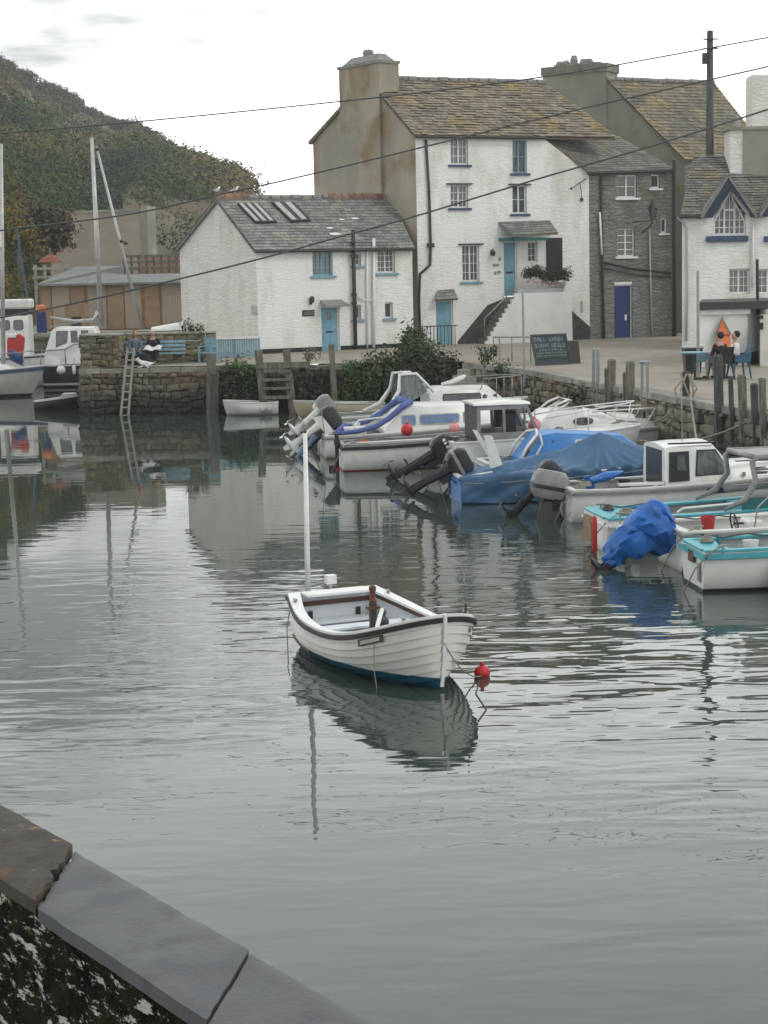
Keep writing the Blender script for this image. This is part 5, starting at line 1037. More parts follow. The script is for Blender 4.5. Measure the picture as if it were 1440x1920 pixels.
fm.tube([(2.5, -.52, 1.82), (2.5, .52, 1.82)], .05); fm.tube([(3.1, -.56, 1.45), (3.1, .56, 1.45)], .04); fm.build('screen_frame', 'gel', root, world=False, smooth='all')
MB().box((2.3, -.12, 1.2), (2.75, -.115, 1.72)).build('blue_seat', 'canvas', root, world=False)
outboard(root, (-.02, 0, .62), 52, 'cowl_grey', 'gel', 1.1); outboard(root, (-.02, .5, .62), 40, 'gel', 'gel', .7)
rails(root, [[(4.6, -.7, 1.3), (4.7, -.7, 1.62), (5.6, -.5, 1.66), (6.0, 0, 1.66), (5.6, .5, 1.66), (4.7, .7, 1.62)]], [((5.1, -.62, .95), (5.1, -.62, 1.64)), ((5.6, -.5, .98), (5.6, -.5, 1.66)), ((5.6, .5, .98), (5.6, .5, 1.66)), ((6., 0, 1.0), (6., 0, 1.66))])
sb = MB(); sb.loft([[V((3.6+x, -.2*w1, 1.44+z)), V((3.6+x, .2*w1, 1.44+z)), V((3.6+x, .2*w1, 1.5+z+h)), V((3.6+x, -.2*w1, 1.5+z+h))] for x, w1, z, h in ((0, .4, 0, 0), (.3, .8, .03, .04), (.62, 1, .16, .04), (.7, .6, .22, 0))]); sb.build('roof_dinghy_seat', 'gel', root, world=False, smooth='all')
# b3 cabin cruiser with blue windows
root = place('cabin_cruiser', 'white cabin cruiser with blue tinted windows and violet blue cockpit canvas', 'motorboat', 606, 856, 8, GB_)
H = Hull(6.0, 1.9, .58, .95, .25, .85, .5, 2.8, 0.0); H.build(root, 'gel', rub='cowl_grey', deck=(.32, .97, 'gel'), floor=.2)
C_ = Cabin([(1.5, .9, .86, .6, .68), (1.9, .88, .78, .62, 1.12), (2.15, .86, .74, .64, 1.3), (4.2, .78, .62, .75, 1.28), (4.9, .5, .4, .85, .92)]); C_.build(root)
C_.pane(rounded(1.98, 2.32, .82, 1.06, .04, .0), 'glass_blue', 'gel_grey'); C_.pane(rounded(2.45, 3.45, .84, 1.06, .05, .03), 'glass_blue', 'gel_grey'); C_.pane([(3.62, .86), (3.9, .86), (3.85, 1.08), (3.62, 1.08)], 'glass_blue', 'gel_grey')
cv = MB()
for sd in (-1, 1): cv.tube([(.25, sd*.84, .66), (.8, sd*.88, .70), (1.3, sd*.88, .82), (1.65, sd*.84, 1.02), (2.0, sd*.78, 1.3), (2.25, sd*.7, 1.42)], [.05, .06, .07, .075, .08, .09], 8)
cv.tube([(2.1, -.7, 1.4), (2.1, .7, 1.4)], .09); cv.tube([(.3, -.7, .68), (.55, 0, .80), (.9, .6, .7)], .07); cv.build('canvas_dodger', 'canvas', root, world=False, smooth='all')
MB().tube([(.7, -.5, .7), (.9, -.4, .95), (1.6, -.3, 1.0), (1.9, -.3, .9)], .025).build('grab_rail', 'gel', root, world=False)
MB().box((.5, -.45, .55), (1.1, -.1, .78)).build('cockpit_locker', 'gel', root, world=False, bevel=.03)
outboard(root, (-.02, .05, .64), 56, 'rubber', 'gel', 1.15); MB().prism([(-.30, -.45, 1.05), (-.05, -.45, 1.10), (.30, -.45, .62), (.08, -.45, .56)], (0, .02, 0)).build('white_panel', 'gel', root, world=False)
MB().tube([(.0, -.5, .62), (-.1, -.5, 1.5)], .012, 6).build('whip_aerial', 'cowl_grey', root, world=False)
p = MB(); p.tube([(-.35, .25, .2), (-.05, .15, .5), (.2, .1, .62)], [.04, .05, .05]); p.build('steering_arm', 'rubber', root, world=False)
q0 = atz(572, 856, 0); r2 = thing('blue_cover', 'crumpled blue cover trailing in the water at the cruiser stern', 'cover', q0); mb = MB()
rg = []
for k in range(9):
    t = k/8; c = V((q0.x-.25+.75*t, q0.y+.02, -.05+.72*t)); r_ = .16+.05*math.sin(k*2); rg.append([c+V((r_*.5*math.cos(a), r_*1.1*math.sin(a), r_*math.sin(a*2+.5)*.5+r_*.8*math.cos(a)))+V((noise.noise(V((k, a, 0)))*.06,)*3) for a in [2*math.pi*i/12 for i in range(12)]])
mb.loft(rg); mb.build('cover', 'tarp', r2, smooth='all')
for (px, py, Y, r_, m_, lab) in ((763, 806, 45.4, .155, 'red_buoy', 'round red fender hanging on the side of the blue-windowed cruiser'), (852, 804, 45.6, .14, 'pink', 'faded pink fender lying on the cruiser side deck'), (1002, 797, 42.3, .16, 'pink', 'pale pink fender bundle at the bow of the grey-windowed fishing boat')):
    c = aty(px, py, Y); r2 = thing('fender', lab, 'fender', c-V((0, 0, r_))); mb = MB(); mb.ball(c, r_, 14, sc=(1, 1, 1.05)); mb.build('body', m_, r2, smooth='all'); MB().lathe([(.035, r_*.95), (.04, r_*1.15), (.02, r_*1.3)], c, 8).build('eye', m_, r2); MB().tube([c+V((0, .02, r_)), c+V((.02, .15, r_*1.9))], .012, 5).build('lanyard', 'rope', r2)
# b4 open boat with black rail
root = place('open_boat', 'open white boat with thick black rubbing rail and red antifouling', 'rowing boat', 640, 880, 7, GB_)
H = Hull(3.9, 1.45, .62, .82, .2, .88, .3, 3, .0)
H.build(root, zband(M('white topsides red bottom', (.70, .70, .67), rough=.35), [(.03, (.30, .03, .03))]), inner='gel_grey', cap='cowl_grey', rub='black', rubh=.08)
rd = MB(); rd.box((-.14, -.03, -.5), (-.05, .03, .86)); rd.box((-.3, -.02, -.5), (-.14, .02, .1)); rd.box((-.16, -.05, .6), (-.02, .05, .72)); rd.build('rudder', 'black', root, world=False); MB().box((-.15, -.04, -.02), (-.04, .04, .05)).build('rudder_band', 'red', root, world=False)
for x in (1.0, 2.0, 2.9): b = H.half(x/3.9)-.06; MB().box((x-.11, -b, .42), (x+.11, b, .45)).build('thwart', 'gel_grey', root, world=False)
o_ = MB(); o_.tube([(.3, -.35, .66), (2.4, -.3, .7)], .022); o_.loft([[V((.1, -.42, .66)), V((.1, -.3, .66)), V((.1, -.3, .67)), V((.1, -.42, .67))], [V((.5, -.4, .66)), V((.5, -.32, .66)), V((.5, -.32, .68)), V((.5, -.4, .68))]]); o_.build('oar', 'gel', root, world=False)
# b5 fishing boat with wheelhouse
root = place('fishing_boat', 'white fishing boat with grey-framed wheelhouse and tilted black outboard', 'fishing boat', 838, 897, 9, GB_)
H = Hull(4.6, 1.7, .86, 1.08, .25, .86, .45, 2.8, -.02); H.build(root, 'gel', rub=None, deck=(.5, .97, 'gel'), floor=.3)
sm = MB()
for sd in (-1, 1): sm.tube([H.S(t, .72, sd, .012) for t in [k/12*.9+.04 for k in range(13)]], .022, 6)
sm.build('spray_rail', 'gel_grey', root, world=False)
fr_m = MB()
def fprism(pts, y, th, f=fr_m): f.prism([V((x, y, z)) for x, z in pts], (0, th, 0))
for sd in (-1, 1):
    y = sd*.62
    for a, b, w_ in (((.62, .92), (.62, 1.62), .09), ((1.22, .98), (1.2, 1.66), .06), ((2.0, 1.0), (1.72, 1.68), .07)): fprism([(a[0]-w_/2, a[1]), (a[0]+w_/2, a[1]), (b[0]+w_/2, b[1]), (b[0]-w_/2, b[1])], y, sd*.05)
    fprism([(.58, .88), (2.1, .88), (2.04, 1.08), (.58, 1.06)], y+sd*.002, sd*.046); fprism([(.6, 1.58), (1.76, 1.6), (1.74, 1.70), (.58, 1.68)], y+sd*.002, sd*.046)
fr_m.box((1.68, -.61, 1.6), (1.74, .61, 1.69)); fr_m.box((1.98, -.61, .9), (2.04, .61, 1.06)); fr_m.box((1.82, -.03, 1.06), (1.86, .03, 1.6)); fr_m.build('wheelhouse_frame', 'cowl_grey', root, world=False)
MB().box((.57, -.66, .87), (.66, .66, 1.7)).build('dark_bulkhead', 'rubber', root, world=False).scale = (1, 1, 1)
C_ = Cabin([(.5, .7, .66, 1.69, 1.74), (1.3, .7, .64, 1.70, 1.77), (1.82, .66, .6, 1.69, 1.74)]); C_.build(root, 'gel', .04, 'wheelhouse_roof')
g = MB(); [g.prism([V((x, sd*.645, z)) for x, z in ((1.25, 1.08), (1.98, 1.08), (1.74, 1.6), (1.25, 1.6))], (0, .004, 0)) for sd in (1,)]; g.build('side_window', 'glass_curtain', root, world=False)
ch_ = MB(); ch_.box((1.35, -.2, .9), (1.6, .2, 1.5)); ch_.build('helm_seat', 'rubber', root, world=False, bevel=.03)
rails(root, [[(2.2, -.6, 1.35), (3.2, -.55, 1.5), (4.3, -.2, 1.62), (4.45, 0, 1.64), (4.3, .2, 1.62), (3.2, .55, 1.5), (2.2, .6, 1.35)]], [((3.2, -.55, 1.0), (3.2, -.55, 1.5)), ((4.2, -.22, 1.05), (4.3, -.2, 1.62)), ((3.2, .55, 1.0), (3.2, .55, 1.5))], .016, 'gel')
outboard(root, (-.35, -.1, .36), 62, 'rubber', 'rubber', 1.2, decal='gel')
MB().prism([(.42, -.92, 1.18), (.52, -.92, 1.16), (1.02, -.92, .40), (.86, -.92, .36)], (0, .03, 0)).build('name_board', 'gel', root, world=False)
# b6 white cruiser with bow rail
root = place('bow_rail_cruiser', 'white cruiser with long bow rail, behind the blue boats', 'motorboat', 985, 864, 9, GB_)
H = Hull(4.3, 1.8, .7, .82, .25, .85, .55, 2.4, -.02); H.build(root, 'gel', rub='cowl_grey', deck=(.1, .97, 'gel'))
C_ = Cabin([(.15, .8, .74, .62, .95), (.45, .8, .68, .62, 1.24), (1.3, .78, .66, .68, 1.28), (1.85, .72, .62, .7, 1.16), (2.2, .62, .5, .74, .98), (3.3, .36, .26, .78, .9)]); C_.build(root)
C_.pane([(1.3+.26*math.cos(a), 1.0+.085*math.sin(a)) for a in [2*math.pi*k/12 for k in range(12)]], 'glass_dark', 'rubber', name='porthole', ex=.01)
MB().loft([[V((2.2, -.5, .98)), V((2.2, .5, .98)), V((2.2, .4, 1.12)), V((2.2, -.4, 1.12))], [V((2.75, -.45, .92)), V((2.75, .45, .92)), V((2.7, .34, 1.1)), V((2.7, -.34, 1.1))]]).build('deck_box', 'gel', root, world=False, bevel=.02)
ws = MB()
for sd in (-1, 1): ws.tube([(.5, sd*.5, 1.25), (.72, sd*.5, 1.42), (.98, sd*.48, 1.52), (1.08, sd*.4, 1.5), (.95, sd*.42, 1.4), (.7, sd*.45, 1.27)], .028, 6)
ws.tube([(1.06, -.4, 1.5), (1.06, .4, 1.5)], .022); ws.build('screen_frame', 'gel', root, world=False, smooth='all'); MB().prism([(.98, -.48, 1.5), (.98, .48, 1.5), (1.35, .5, 1.3), (1.35, -.5, 1.3)], (0, 0, .008)).build('windscreen', 'glass_curtain', root, world=False)
rails(root, [[(1.5, -.75, 1.22), (2.0, -.75, 1.24), (4.6, -.2, 1.26), (4.75, 0, 1.26), (4.6, .2, 1.26), (2.0, .75, 1.24)]], [((x, sd*(.72-.16*(x-2)), .8), (x+.28, sd*(.72-.19*(x-2)), 1.25)) for x in (2.3, 2.9, 3.5, 4.0) for sd in (-1, 1)], .022, 'gel')
# b7b bright blue cabin boat
root = place('blue_cabin_boat', 'bright blue cabin boat with round windscreen, behind the tarpaulin-covered boat', 'motorboat', 905, 918, 8, GB_)
H = Hull(4.4, 1.45, .6, .8, .25, .85, .5, 2.8, -.02); H.build(root, 'blue_gel', rub='gel', deck=(.2, .97, 'blue_gel'))
C_ = Cabin([(.75, .62, .6, .55, .64), (1.15, .62, .5, .58, 1.17), (1.5, .62, .5, .6, 1.22), (3.0, .55, .42, .66, 1.1), (3.5, .35, .3, .7, .78)]); C_.build(root, 'blue_gel')
C_.pane(rounded(1.95, 2.4, .92, 1.04, .03), 'glass_curtain', 'gel'); C_.pane([(1.44+.03*math.cos(a), 1.05+.035*math.sin(a)) for a in [k for k in range(6)]], 'glass_dark', None, name='vent')
ws = MB(); ws.tube([(.72, -.6, .66), (.86, -.58, .95), (1.1, -.5, 1.2), (1.2, 0, 1.26), (1.1, .5, 1.2), (.86, .58, .95), (.72, .6, .66)], .03, 8); ws.tube([(.72, -.6, .66), (1.02, -.6, .7), (1.2, -.56, 1.0), (1.16, -.5, 1.2)], .025, 8); ws.build('screen_frame', 'gel', root, world=False, smooth='all'); MB().prism([(.74, -.58, .68), (1.0, -.58, .72), (1.16, -.52, 1.0), (1.1, -.5, 1.17), (.87, -.56, .95)], (0, .008, 0)).build('windscreen', 'glass_dark', root, world=False)
# b7 tarp boat
root = place('covered_boat', 'sky blue hulled boat lying under a big blue tarpaulin', 'motorboat', 856, 938, 7, GB_)
H = Hull(5.3, 1.65, .5, .78, .25, .86, .5, 2.8, 0.); H.build(root, 'blue_gel', rub='blue_gel', cap='gel', inner='gel_grey')
outboard(root, (-.1, .45, .42), 62, 'rubber', 'rubber', 1.1, stripe='cowl_grey'); MB().prism([(.55, -.25, 1.35), (.72, -.25, 1.33), (.95, -.25, .66), (.68, -.25, .62)], (0, .03, 0)).build('rudder_board', 'gel', root, world=False, bevel=.01)
MB().tube([(.04, -.3, .5), (.4, -.35, .56), (.7, -.35, .6)], .02).build('tiller', 'gel', root, world=False)
lc = root.location; tp = thing('tarpaulin', 'large blue tarpaulin tented over a boat, peaked amidships', 'tarpaulin', lc, R(7)); mb = MB(); rg = []
ridge = [(.0, .30), (.15, .40), (.5, .55), (.95, .76), (1.6, .90), (2.25, 1.0), (2.75, 1.2), (3.03, 1.33), (3.35, 1.22), (3.8, 1.04), (4.1, .97), (5.3, .80)]
for k in range(121):
    x = -.04+5.3*k/120; t = max(0, x/5.3); b = H.half(t)+.06; zr = pl(ridge, x); zs = H.sheer(min(1, t)); hang = pl([(0, .5), (.7, .54), (1.6, .54), (2.6, .5), (4.9, .3)], x); row = []
    for j in range(-24, 25):
        a = j/24; s_ = abs(a)
        if s_ < .62: kk = s_/.62; y = b*kk; z = lerp(zr, zs+.05, kk**(1.05 if zr > .9 else .9)); z -= .07*math.sin(math.pi*kk)*(1 if zr > .8 else .3)
        else: kk = (s_-.62)/.38; y = b+.02-.03*kk; z = zs+.05-hang*kk
        fold = .045*math.sin((x*2.1-s_*4.)*3.1+1.5*noise.noise(V((x*1.3, s_*2, 0))))*min(1, s_*3)+.03*noise.noise(V((x*2.4, a*3, 4)))
        ph = math.atan2(s_*1.5+.02, (x-3.03)*.55); dst = min(1, math.hypot(s_*1.3, (x-3.03)*.5)); fold = .3*fold+(.085*dst+.012)*(1-2.2*abs(noise.noise(V((ph*5.2, (1 if a > 0 else -1)*3, .35*x)))))-.02
        row.append(V((x, (y+fold*.8*(s_ > .3))*(1 if a >= 0 else -1), z+fold*(s_ < .7))))
    rg.append(row)
mb.loft(rg, False, 0, False); mb.build('sheet', 'tarp', tp, smooth='all', world=False, fix=False)
for sd in (-1, 1): MB().tube([V((x, sd*(H.half(max(0, x)/5.3)+.13+.01*math.sin(x*9)), H.sheer(max(0, x)/5.3)-.05-.02*math.sin(x*5)**2)) for x in [k*.1 for k in range(50)]], .009, 5).build('tie_cord', 'rope', tp, smooth='all', world=False)
# b8 white boat with wheelhouse
root = place('wheelhouse_boat', 'white boat with tall windowed wheelhouse and grey-cowled outboard hanging upright', 'fishing boat', 1056, 972, 8, GB_)
H = Hull(6.0, 1.8, .60, .95, .25, .86, .5, 2.8, 0.02)
H.build(root, zband(M('white hull navy sheer', (.71, .715, .69), rough=.3), []), rub='cowl_grey', deck=(.5, .97, 'gel'), floor=.25, cap='gel')
C_ = Cabin([(1.78, .76, .70, .55, 1.34), (2.7, .76, .68, .62, 1.38), (3.05, .75, .60, .66, .98)]); C_.sec = [(1.78, .76, .68, .55, 1.33), (2.1, .76, .68, .58, 1.36), (2.72, .75, .66, .62, 1.37), (3.06, .73, .66, .66, .98), (3.08, .73, .62, .66, .9)]
C_.build(root, 'gel', .05, 'wheelhouse'); C_.pane([(2.38, .82), (2.98, .84), (2.98, .93), (2.74, 1.26), (2.42, 1.26)], 'glass_curtain', 'rubber')
C_.pane([(1.84, .70), (2.24, .72), (2.24, 1.27), (1.86, 1.26)], 'rubber', None, name='doorway_shade');  # dark pane in place of the shaded inside behind the open doorway
for sd in (-1, 1): MB().prism([(1.98, sd*.755, .92), (2.18, sd*.755, .92), (2.18, sd*.74, 1.2), (2.0, sd*.74, 1.2)], (0, sd*.01, 0)).build('inner_window', 'glass_curtain', C_.root, world=False)
MB().box((1.765, -.5, .6), (1.778, .5, 1.28)).build('aft_opening_shade', 'rubber', C_.root, world=False)  # dark sheet gives the shade inside the open aft end
MB().box((1.85, -.69, 1.40), (2.75, -.64, 1.43)).build('roof_rail', 'rubber', C_.root, world=False)
fc = Cabin([(3.05, .72, .64, .68, .95), (3.9, .62, .52, .75, .98), (4.9, .4, .3, .8, .92)]); fc.build(root, 'gel', .05, 'fore_cabin'); fc.pane(rounded(3.55, 4.3, .81, .89, .03), 'glass_dark', 'rubber')
MB().box((3.2, -.55, 1.02), (4.0, -.5, 1.04)).build('deck_strip', 'rubber', root, world=False)
MB().box((3.28, -.71, .76), (3.34, -.69, .84)).build('vent', 'cowl_grey', root, world=False)
lg = M('navy side band', (.02, .05, .10), rough=.4); bd_ = MB(); bd_.loft([[H.S(t, .84, -1, .012), H.S(t, .97, -1, .012)] for t in [.42+.5*k/14 for k in range(15)]], False, 0, False); bd_.build('navy_band', lg, root, world=False, fix=False)
outboard(root, (-.18, -.05, .22), 12, 'cowl_grey', 'rubber', 1.25, stripe='rubber'); sh_ = MB(); sh_.loft([[V((-.30+dx*w_, -.05+dy*w_*.8, z)) for dx, dy in ((-1, -.7), (-.6, -1), (.7, -1), (1, -.6), (1, .7), (.5, 1), (-.8, 1), (-1, .6))] for z, w_ in ((-.25, .30), (-.05, .28), (.12, .22), (.28, .17), (.36, .12))]); sh_.build('leg_cover', 'rubber', root, world=False, smooth=True); outboard(root, (-.25, .5, .46), 45, 'rubber', 'rubber', 1.0)
MB().tube([(.0, -.6, .2), (-.3, -.62, -.2)], .012).build('stern_line', 'rope', root, world=False)
bl = MB(); bl.loft([[V((.5+.12*k, -.2+.05*math.sin(k*2+a)+.14*math.cos(a), .72+.1*math.sin(a)*(1-abs(k-2)/4)+.03*k)) for a in [2*math.pi*i/10 for i in range(10)]] for k in range(6)]); q_ = bl.build('blue_bag', 'tarp_bright', root, smooth='all', world=False)
MB().box((.9, -.75, .66), (1.75, -.55, .70)).build('side_locker', 'gel', root, world=False)
# aerial / derrick with legs above the wheelhouse
root_ = root; rails(root_, [[(2.3, -.1, 1.4), (2.28, -.1, 2.5)]], [], .012, 'cowl_grey', 'aerial')
# b9 turquoise trimmed boat
root = place('turquoise_boat', 'white boat with broad turquoise deck edge and grey windscreen arch', 'motorboat', 1117, 1026, 8, GB_)
H = Hull(6.0, 1.7, .56, .85, .25, .9, .5, 2.8, 0.0); H.build(root, 'gel', rub='gel', cap='turq', capw=.2, deck=(.42, .97, 'turq'), floor=.2, rubh=.04, rubz=-.1)
b = H.half(0); MB().box((.0, -b+.15, .55), (.75, b-.15, .575)).build('aft_deck', 'turq', root, world=False)
MB().box((-.06, .1, .05), (-.012, .6, .5)).build('transom_board', 'shed_or', root, world=False)
fm = MB()
for sd in (-1, 1): fm.tube([(2.0, sd*.78, .66), (2.35, sd*.76, .8), (2.55, sd*.72, 1.1), (2.5, sd*.68, 1.42), (2.6, sd*.66, 1.5), (4.2, sd*.6, 1.5)], [.03, .06, .05, .05, .05, .05], 8); fm.tube([(2.5, sd*.72, .82), (4.2, sd*.68, .9)], .06, 8)
fm.tube([(2.55, -.66, 1.5), (2.55, .66, 1.5)], .05); fm.build('screen_arch', 'cowl_grey', root, world=False, smooth='all'); MB().prism([(2.6, -.66, 1.48), (2.6, .66, 1.48), (4.2, .6, 1.5), (4.2, -.6, 1.5)], (0, 0, .04)).build('canopy', 'cowl_grey', root, world=False)
MB().box((2.3, -.78, .6), (4.6, -.74, .84)).build('teal_coaming', 'teal_dark', root, world=False)
MB().tube([(1.2, -.72, .64), (1.3, -.72, .70), (2.8, -.70, .78), (2.9, -.7, .72)], .02).build('boathook', 'gel', root, world=False)
for k, (x, m_) in enumerate(((-.06, 'red'), (.22, 'gel'), (.45, 'gel'))):
    pass
for x, y, z0, z1, r_, m_, lab in ((-.18, -.62, -.02, .62, .045, 'red', 'slim dark red fender at the stern of the turquoise-edged boat'), (.18, -.90, .08, .5, .075, 'gel', 'first white sausage fender from the stern of the turquoise-edged boat'), (.42, -.93, .08, .5, .075, 'gel', 'second white sausage fender, nearest the bright blue engine cover')):
    mw = Matrix.Translation(root.location) @ Matrix.Rotation(R(8), 4, 'Z'); c = mw @ V((x, y, 0)); r2 = thing('fender', lab, 'fender', (c.x, c.y, z0), group=None); mb = MB(); mb.lathe([(.01, z0), (r_*.7, z0+.03), (r_, z0+.08), (r_, z1-.08), (r_*.7, z1-.03), (.015, z1)], (c.x, c.y, 0), 12); mb.build('body', m_, r2, smooth=True); MB().tube([(c.x, c.y, z1), (c.x, c.y+.06, .64)], .01, 5).build('lanyard', 'rope', r2)
# b10 open runabout with steering wheel
root = place('runabout', 'open white runabout with black steering wheel, between the two turquoise-edged boats', 'motorboat', 1256, 1062, 8, GB_)
H = Hull(5.0, 1.6, .62, .85, .25, .9, .5, 2.8, 0.0); H.build(root, 'gel', inner='gel', cap='gel', capw=.13, rub='cowl_grey', rubh=.03, floor=.2)
cs_ = MB(); cs_.loft([[V((1.05, -.35, .25)), V((1.45, -.35, .25)), V((1.4, -.35, .72)), V((1.18, -.35, .72))], [V((1.05, .1, .25)), V((1.45, .1, .25)), V((1.4, .1, .72)), V((1.18, .1, .72))]]); cs_.build('console', 'gel', root, world=False, bevel=.02)
wh = MB(); c = V((1.0, -.14, .66)); wh.tube([c+V((-.03*math.sin(a), .17*math.cos(a), .17*math.sin(a))) for a in [2*math.pi*k/16 for k in range(17)]], .014, 6)
for k in range(3): a = R(90+120*k); wh.tube([c, c+V((0, .17*math.cos(a), .17*math.sin(a)))], .01, 5)
wh.tube([c, c+V((.15, 0, 0))], .02); wh.build('steering_wheel', 'rubber', root, world=False, smooth='all')
MB().tube([(1.2, -.5, .62), (1.25, -.5, .95), (1.5, -.3, 1.08), (1.9, -.2, .85), (1.95, -.2, .6)], .014, 6).build('grab_rail', 'cowl_grey', root, world=False)
MB().box((.05, -.6, .45), (.5, .6, .5)).build('stern_seat', 'gel', root, world=False, bevel=.01); MB().ball((1.75, -.1, .62), .12, 10, sc=(1, 1.2, .6)).build('seat_cushion', 'gel', root, world=False, smooth='all')
outboard(root, (-.41, .0, .36), 50, 'rubber', 'rubber', 1.05)
lcm = Matrix.Translation(root.location) @ Matrix.Rotation(R(8), 4, 'Z')
r2 = thing('engine_cover', 'bright blue tarpaulin wrapped over a tilted outboard engine', 'cover', lcm @ V((-.55, 0, .0)), R(8)); mb = MB(); rg = []
path = [((-1.07, .13), .05), ((-1.0, .20), .13), ((-.87, .33), .19), ((-.70, .46), .22), ((-.52, .58), .26), ((-.32, .68), .32), ((-.13, .71), .33), ((.0, .71), .27), ((.07, .71), .05)]
NP = 17
for i in range(NP+1):
    f_ = i/NP*(len(path)-1); k0 = min(len(path)-2, int(f_)); q_ = f_-k0; (xa, za), ra = path[k0]; (xb, zb), rb_ = path[k0+1]; x, z, r_ = lerp(xa, xb, q_), lerp(za, zb, q_), lerp(ra, rb_, q_)
    row = []
    for k in range(20):
        a = 2*math.pi*k/20; D_ = V((math.cos(a), math.sin(a), f_*.42)); w1 = 1+.34*(.5-abs(noise.noise(D_*2.3))*1.6)+.24*(.3-abs(noise.noise(D_*5.3)))+.10*(.3-abs(noise.noise(D_*11)))
        sk = 0.
        if math.sin(a) < -.35: sk = (.16 if f_ > 3.5 else .09)*(.6+1.2*noise.noise(V((f_*1.3, math.cos(a)*2, 4))))
        row.append(V((x+.55-.35*r_*math.sin(a), r_*1.0*math.cos(a)*w1, z+r_*math.sin(a)*w1-sk*min(1, i/4)*min(1, (NP-i)/4))))
    rg.append(row)
mb.loft(rg); mb.v = [p+V((noise.noise(p*9), noise.noise(p*9+V((5, 0, 0))), noise.noise(p*9+V((0, 7, 0)))))*.05 for p in mb.v]; mb.f = [g for q in mb.f for g in ([q] if len(q) != 4 else [(q[0], q[1], q[2]), (q[0], q[2], q[3])])]; mb.mi = [0]*len(mb.f); o = mb.build('sheet', 'tarp_bright', r2, smooth=True, world=False)
# b11 nearest turquoise dinghy
root = place('turquoise_dinghy', 'nearest white dinghy with turquoise gunwale, cut off at the right edge', 'dinghy', 1300, 1100, 6, GB_)
H = Hull(3.8, 1.35, .60, .78, .2, .88, .3, 3, 0.); H.build(root, zband(M('white dinghy hull', (.70, .70, .67), (.64, .64, .61), rough=.35), [(.05, (.05, .05, .045))]), inner='gel_grey', cap='turq', capw=.11, caph=.03, rub='turq', rubh=.09, floor=.12)
b = H.half(.06)-.1; MB().box((.1, -b, .56), (.42, b, .615)).build('stern_deck', 'turq', root, world=False); MB().tube([(.34, -.2, .62), (.30, -.2, .78), (.34, -.1, .66)], .02).build('cleat', 'teal_dark', root, world=False)
MB().box((-.05, -.15, .38), (-.012, .12, .55)).build('motor_pad', 'brown_wood', root, world=False); MB().box((-.03, -.42, .14), (-.012, -.3, .4)).build('stern_plate', 'cowl_grey', root, world=False)
for x in (1.2, 2.3): b = H.half(x/3.8)-.06; MB().box((x-.12, -b, .42), (x+.12, b, .45)).build('thwart', 'turq', root, world=False)
lcm = Matrix.Translation(root.location) @ Matrix.Rotation(R(6), 4, 'Z'); c = lcm @ V((1.02, -.76, 0)); r2 = thing('fender', 'plump white fender on the side of the nearest turquoise dinghy', 'fender', c); mb = MB(); mb.lathe([(.01, -.02), (.07, .02), (.1, .12), (.1, .36), (.06, .46), (.02, .5)], c, 12); mb.build('body', 'gel', r2, smooth=True); MB().tube([c+V((0, 0, .5)), c+V((0, .06, .62))], .01, 5).build('lanyard', 'rope', r2)
# deck clutter: coils, buckets, lines on the moored boats
def coil(root, x, y, z, r=.13, mat='rope'): MB().tube([(x+(r-.012*k/10)*math.cos(k*.7), y+(r-.012*k/10)*math.sin(k*.7), z+.006*k/3) for k in range(40)], .014, 5).build('rope_coil', mat, root, smooth='all', world=False)
def bucket(root, x, y, z, mat='rubber'): MB().lathe([(.09, 0), (.12, .24), (.11, .24), (.085, .02)], (x, y, z), 12).build('bucket', mat, root, smooth=True, world=False)
def line(root, pts, r=.011, mat='rope'): MB().tube(pts, r, 5).build('deck_line', mat, root, smooth='all', world=False)
def cleats(root, H, ts=(.06, .5, .9)):
    for t in ts:
        for sd in (-1, 1): p = H.S(t, 1, sd); y = sd*max(0, H.half(t)-.06); m_ = MB(); m_.tube([(p.x-.07, y, p.z+.07), (p.x+.07, y, p.z+.07)], .014, 6); m_.box((p.x-.025, y-.014, p.z), (p.x+.025, y+.014, p.z+.07)); m_.build('cleat', 'steel', root, world=False)
O_ = bpy.data.objects
for nm, L_, zz in (('sports_boat', 6.2, .62), ('cabin_cruiser', 6., .58), ('open_boat', 3.9, .62), ('fishing_boat', 4.6, .86), ('wheelhouse_boat', 6., .6), ('turquoise_boat', 6., .56), ('runabout', 5., .62), ('turquoise_dinghy', 3.8, .6), ('blue_cabin_boat', 4.4, .6)):
    r_ = O_[nm]; hb_ = .62
    for sd in (-1, 1): m_ = MB(); m_.tube([(.18, sd*hb_, zz+.09), (.34, sd*hb_, zz+.09)], .014, 6); m_.box((.24, sd*hb_-.014, zz-.02), (.28, sd*hb_+.014, zz+.09)); m_.build('cleat', 'steel', r_, world=False)
    line(r_, [(.26, -hb_, zz+.08), (.05, -hb_-.08, zz+.02), (-.12, -hb_+.1, zz-.25), (-.3, -hb_+.25, -.1)], .011)
    line(r_, [(.26, hb_, zz+.08), (.6, hb_-.1, zz+.04), (1.0, hb_-.02, zz+.07), (1.35, hb_-.12, zz+.03)], .012, 'rope_dark')
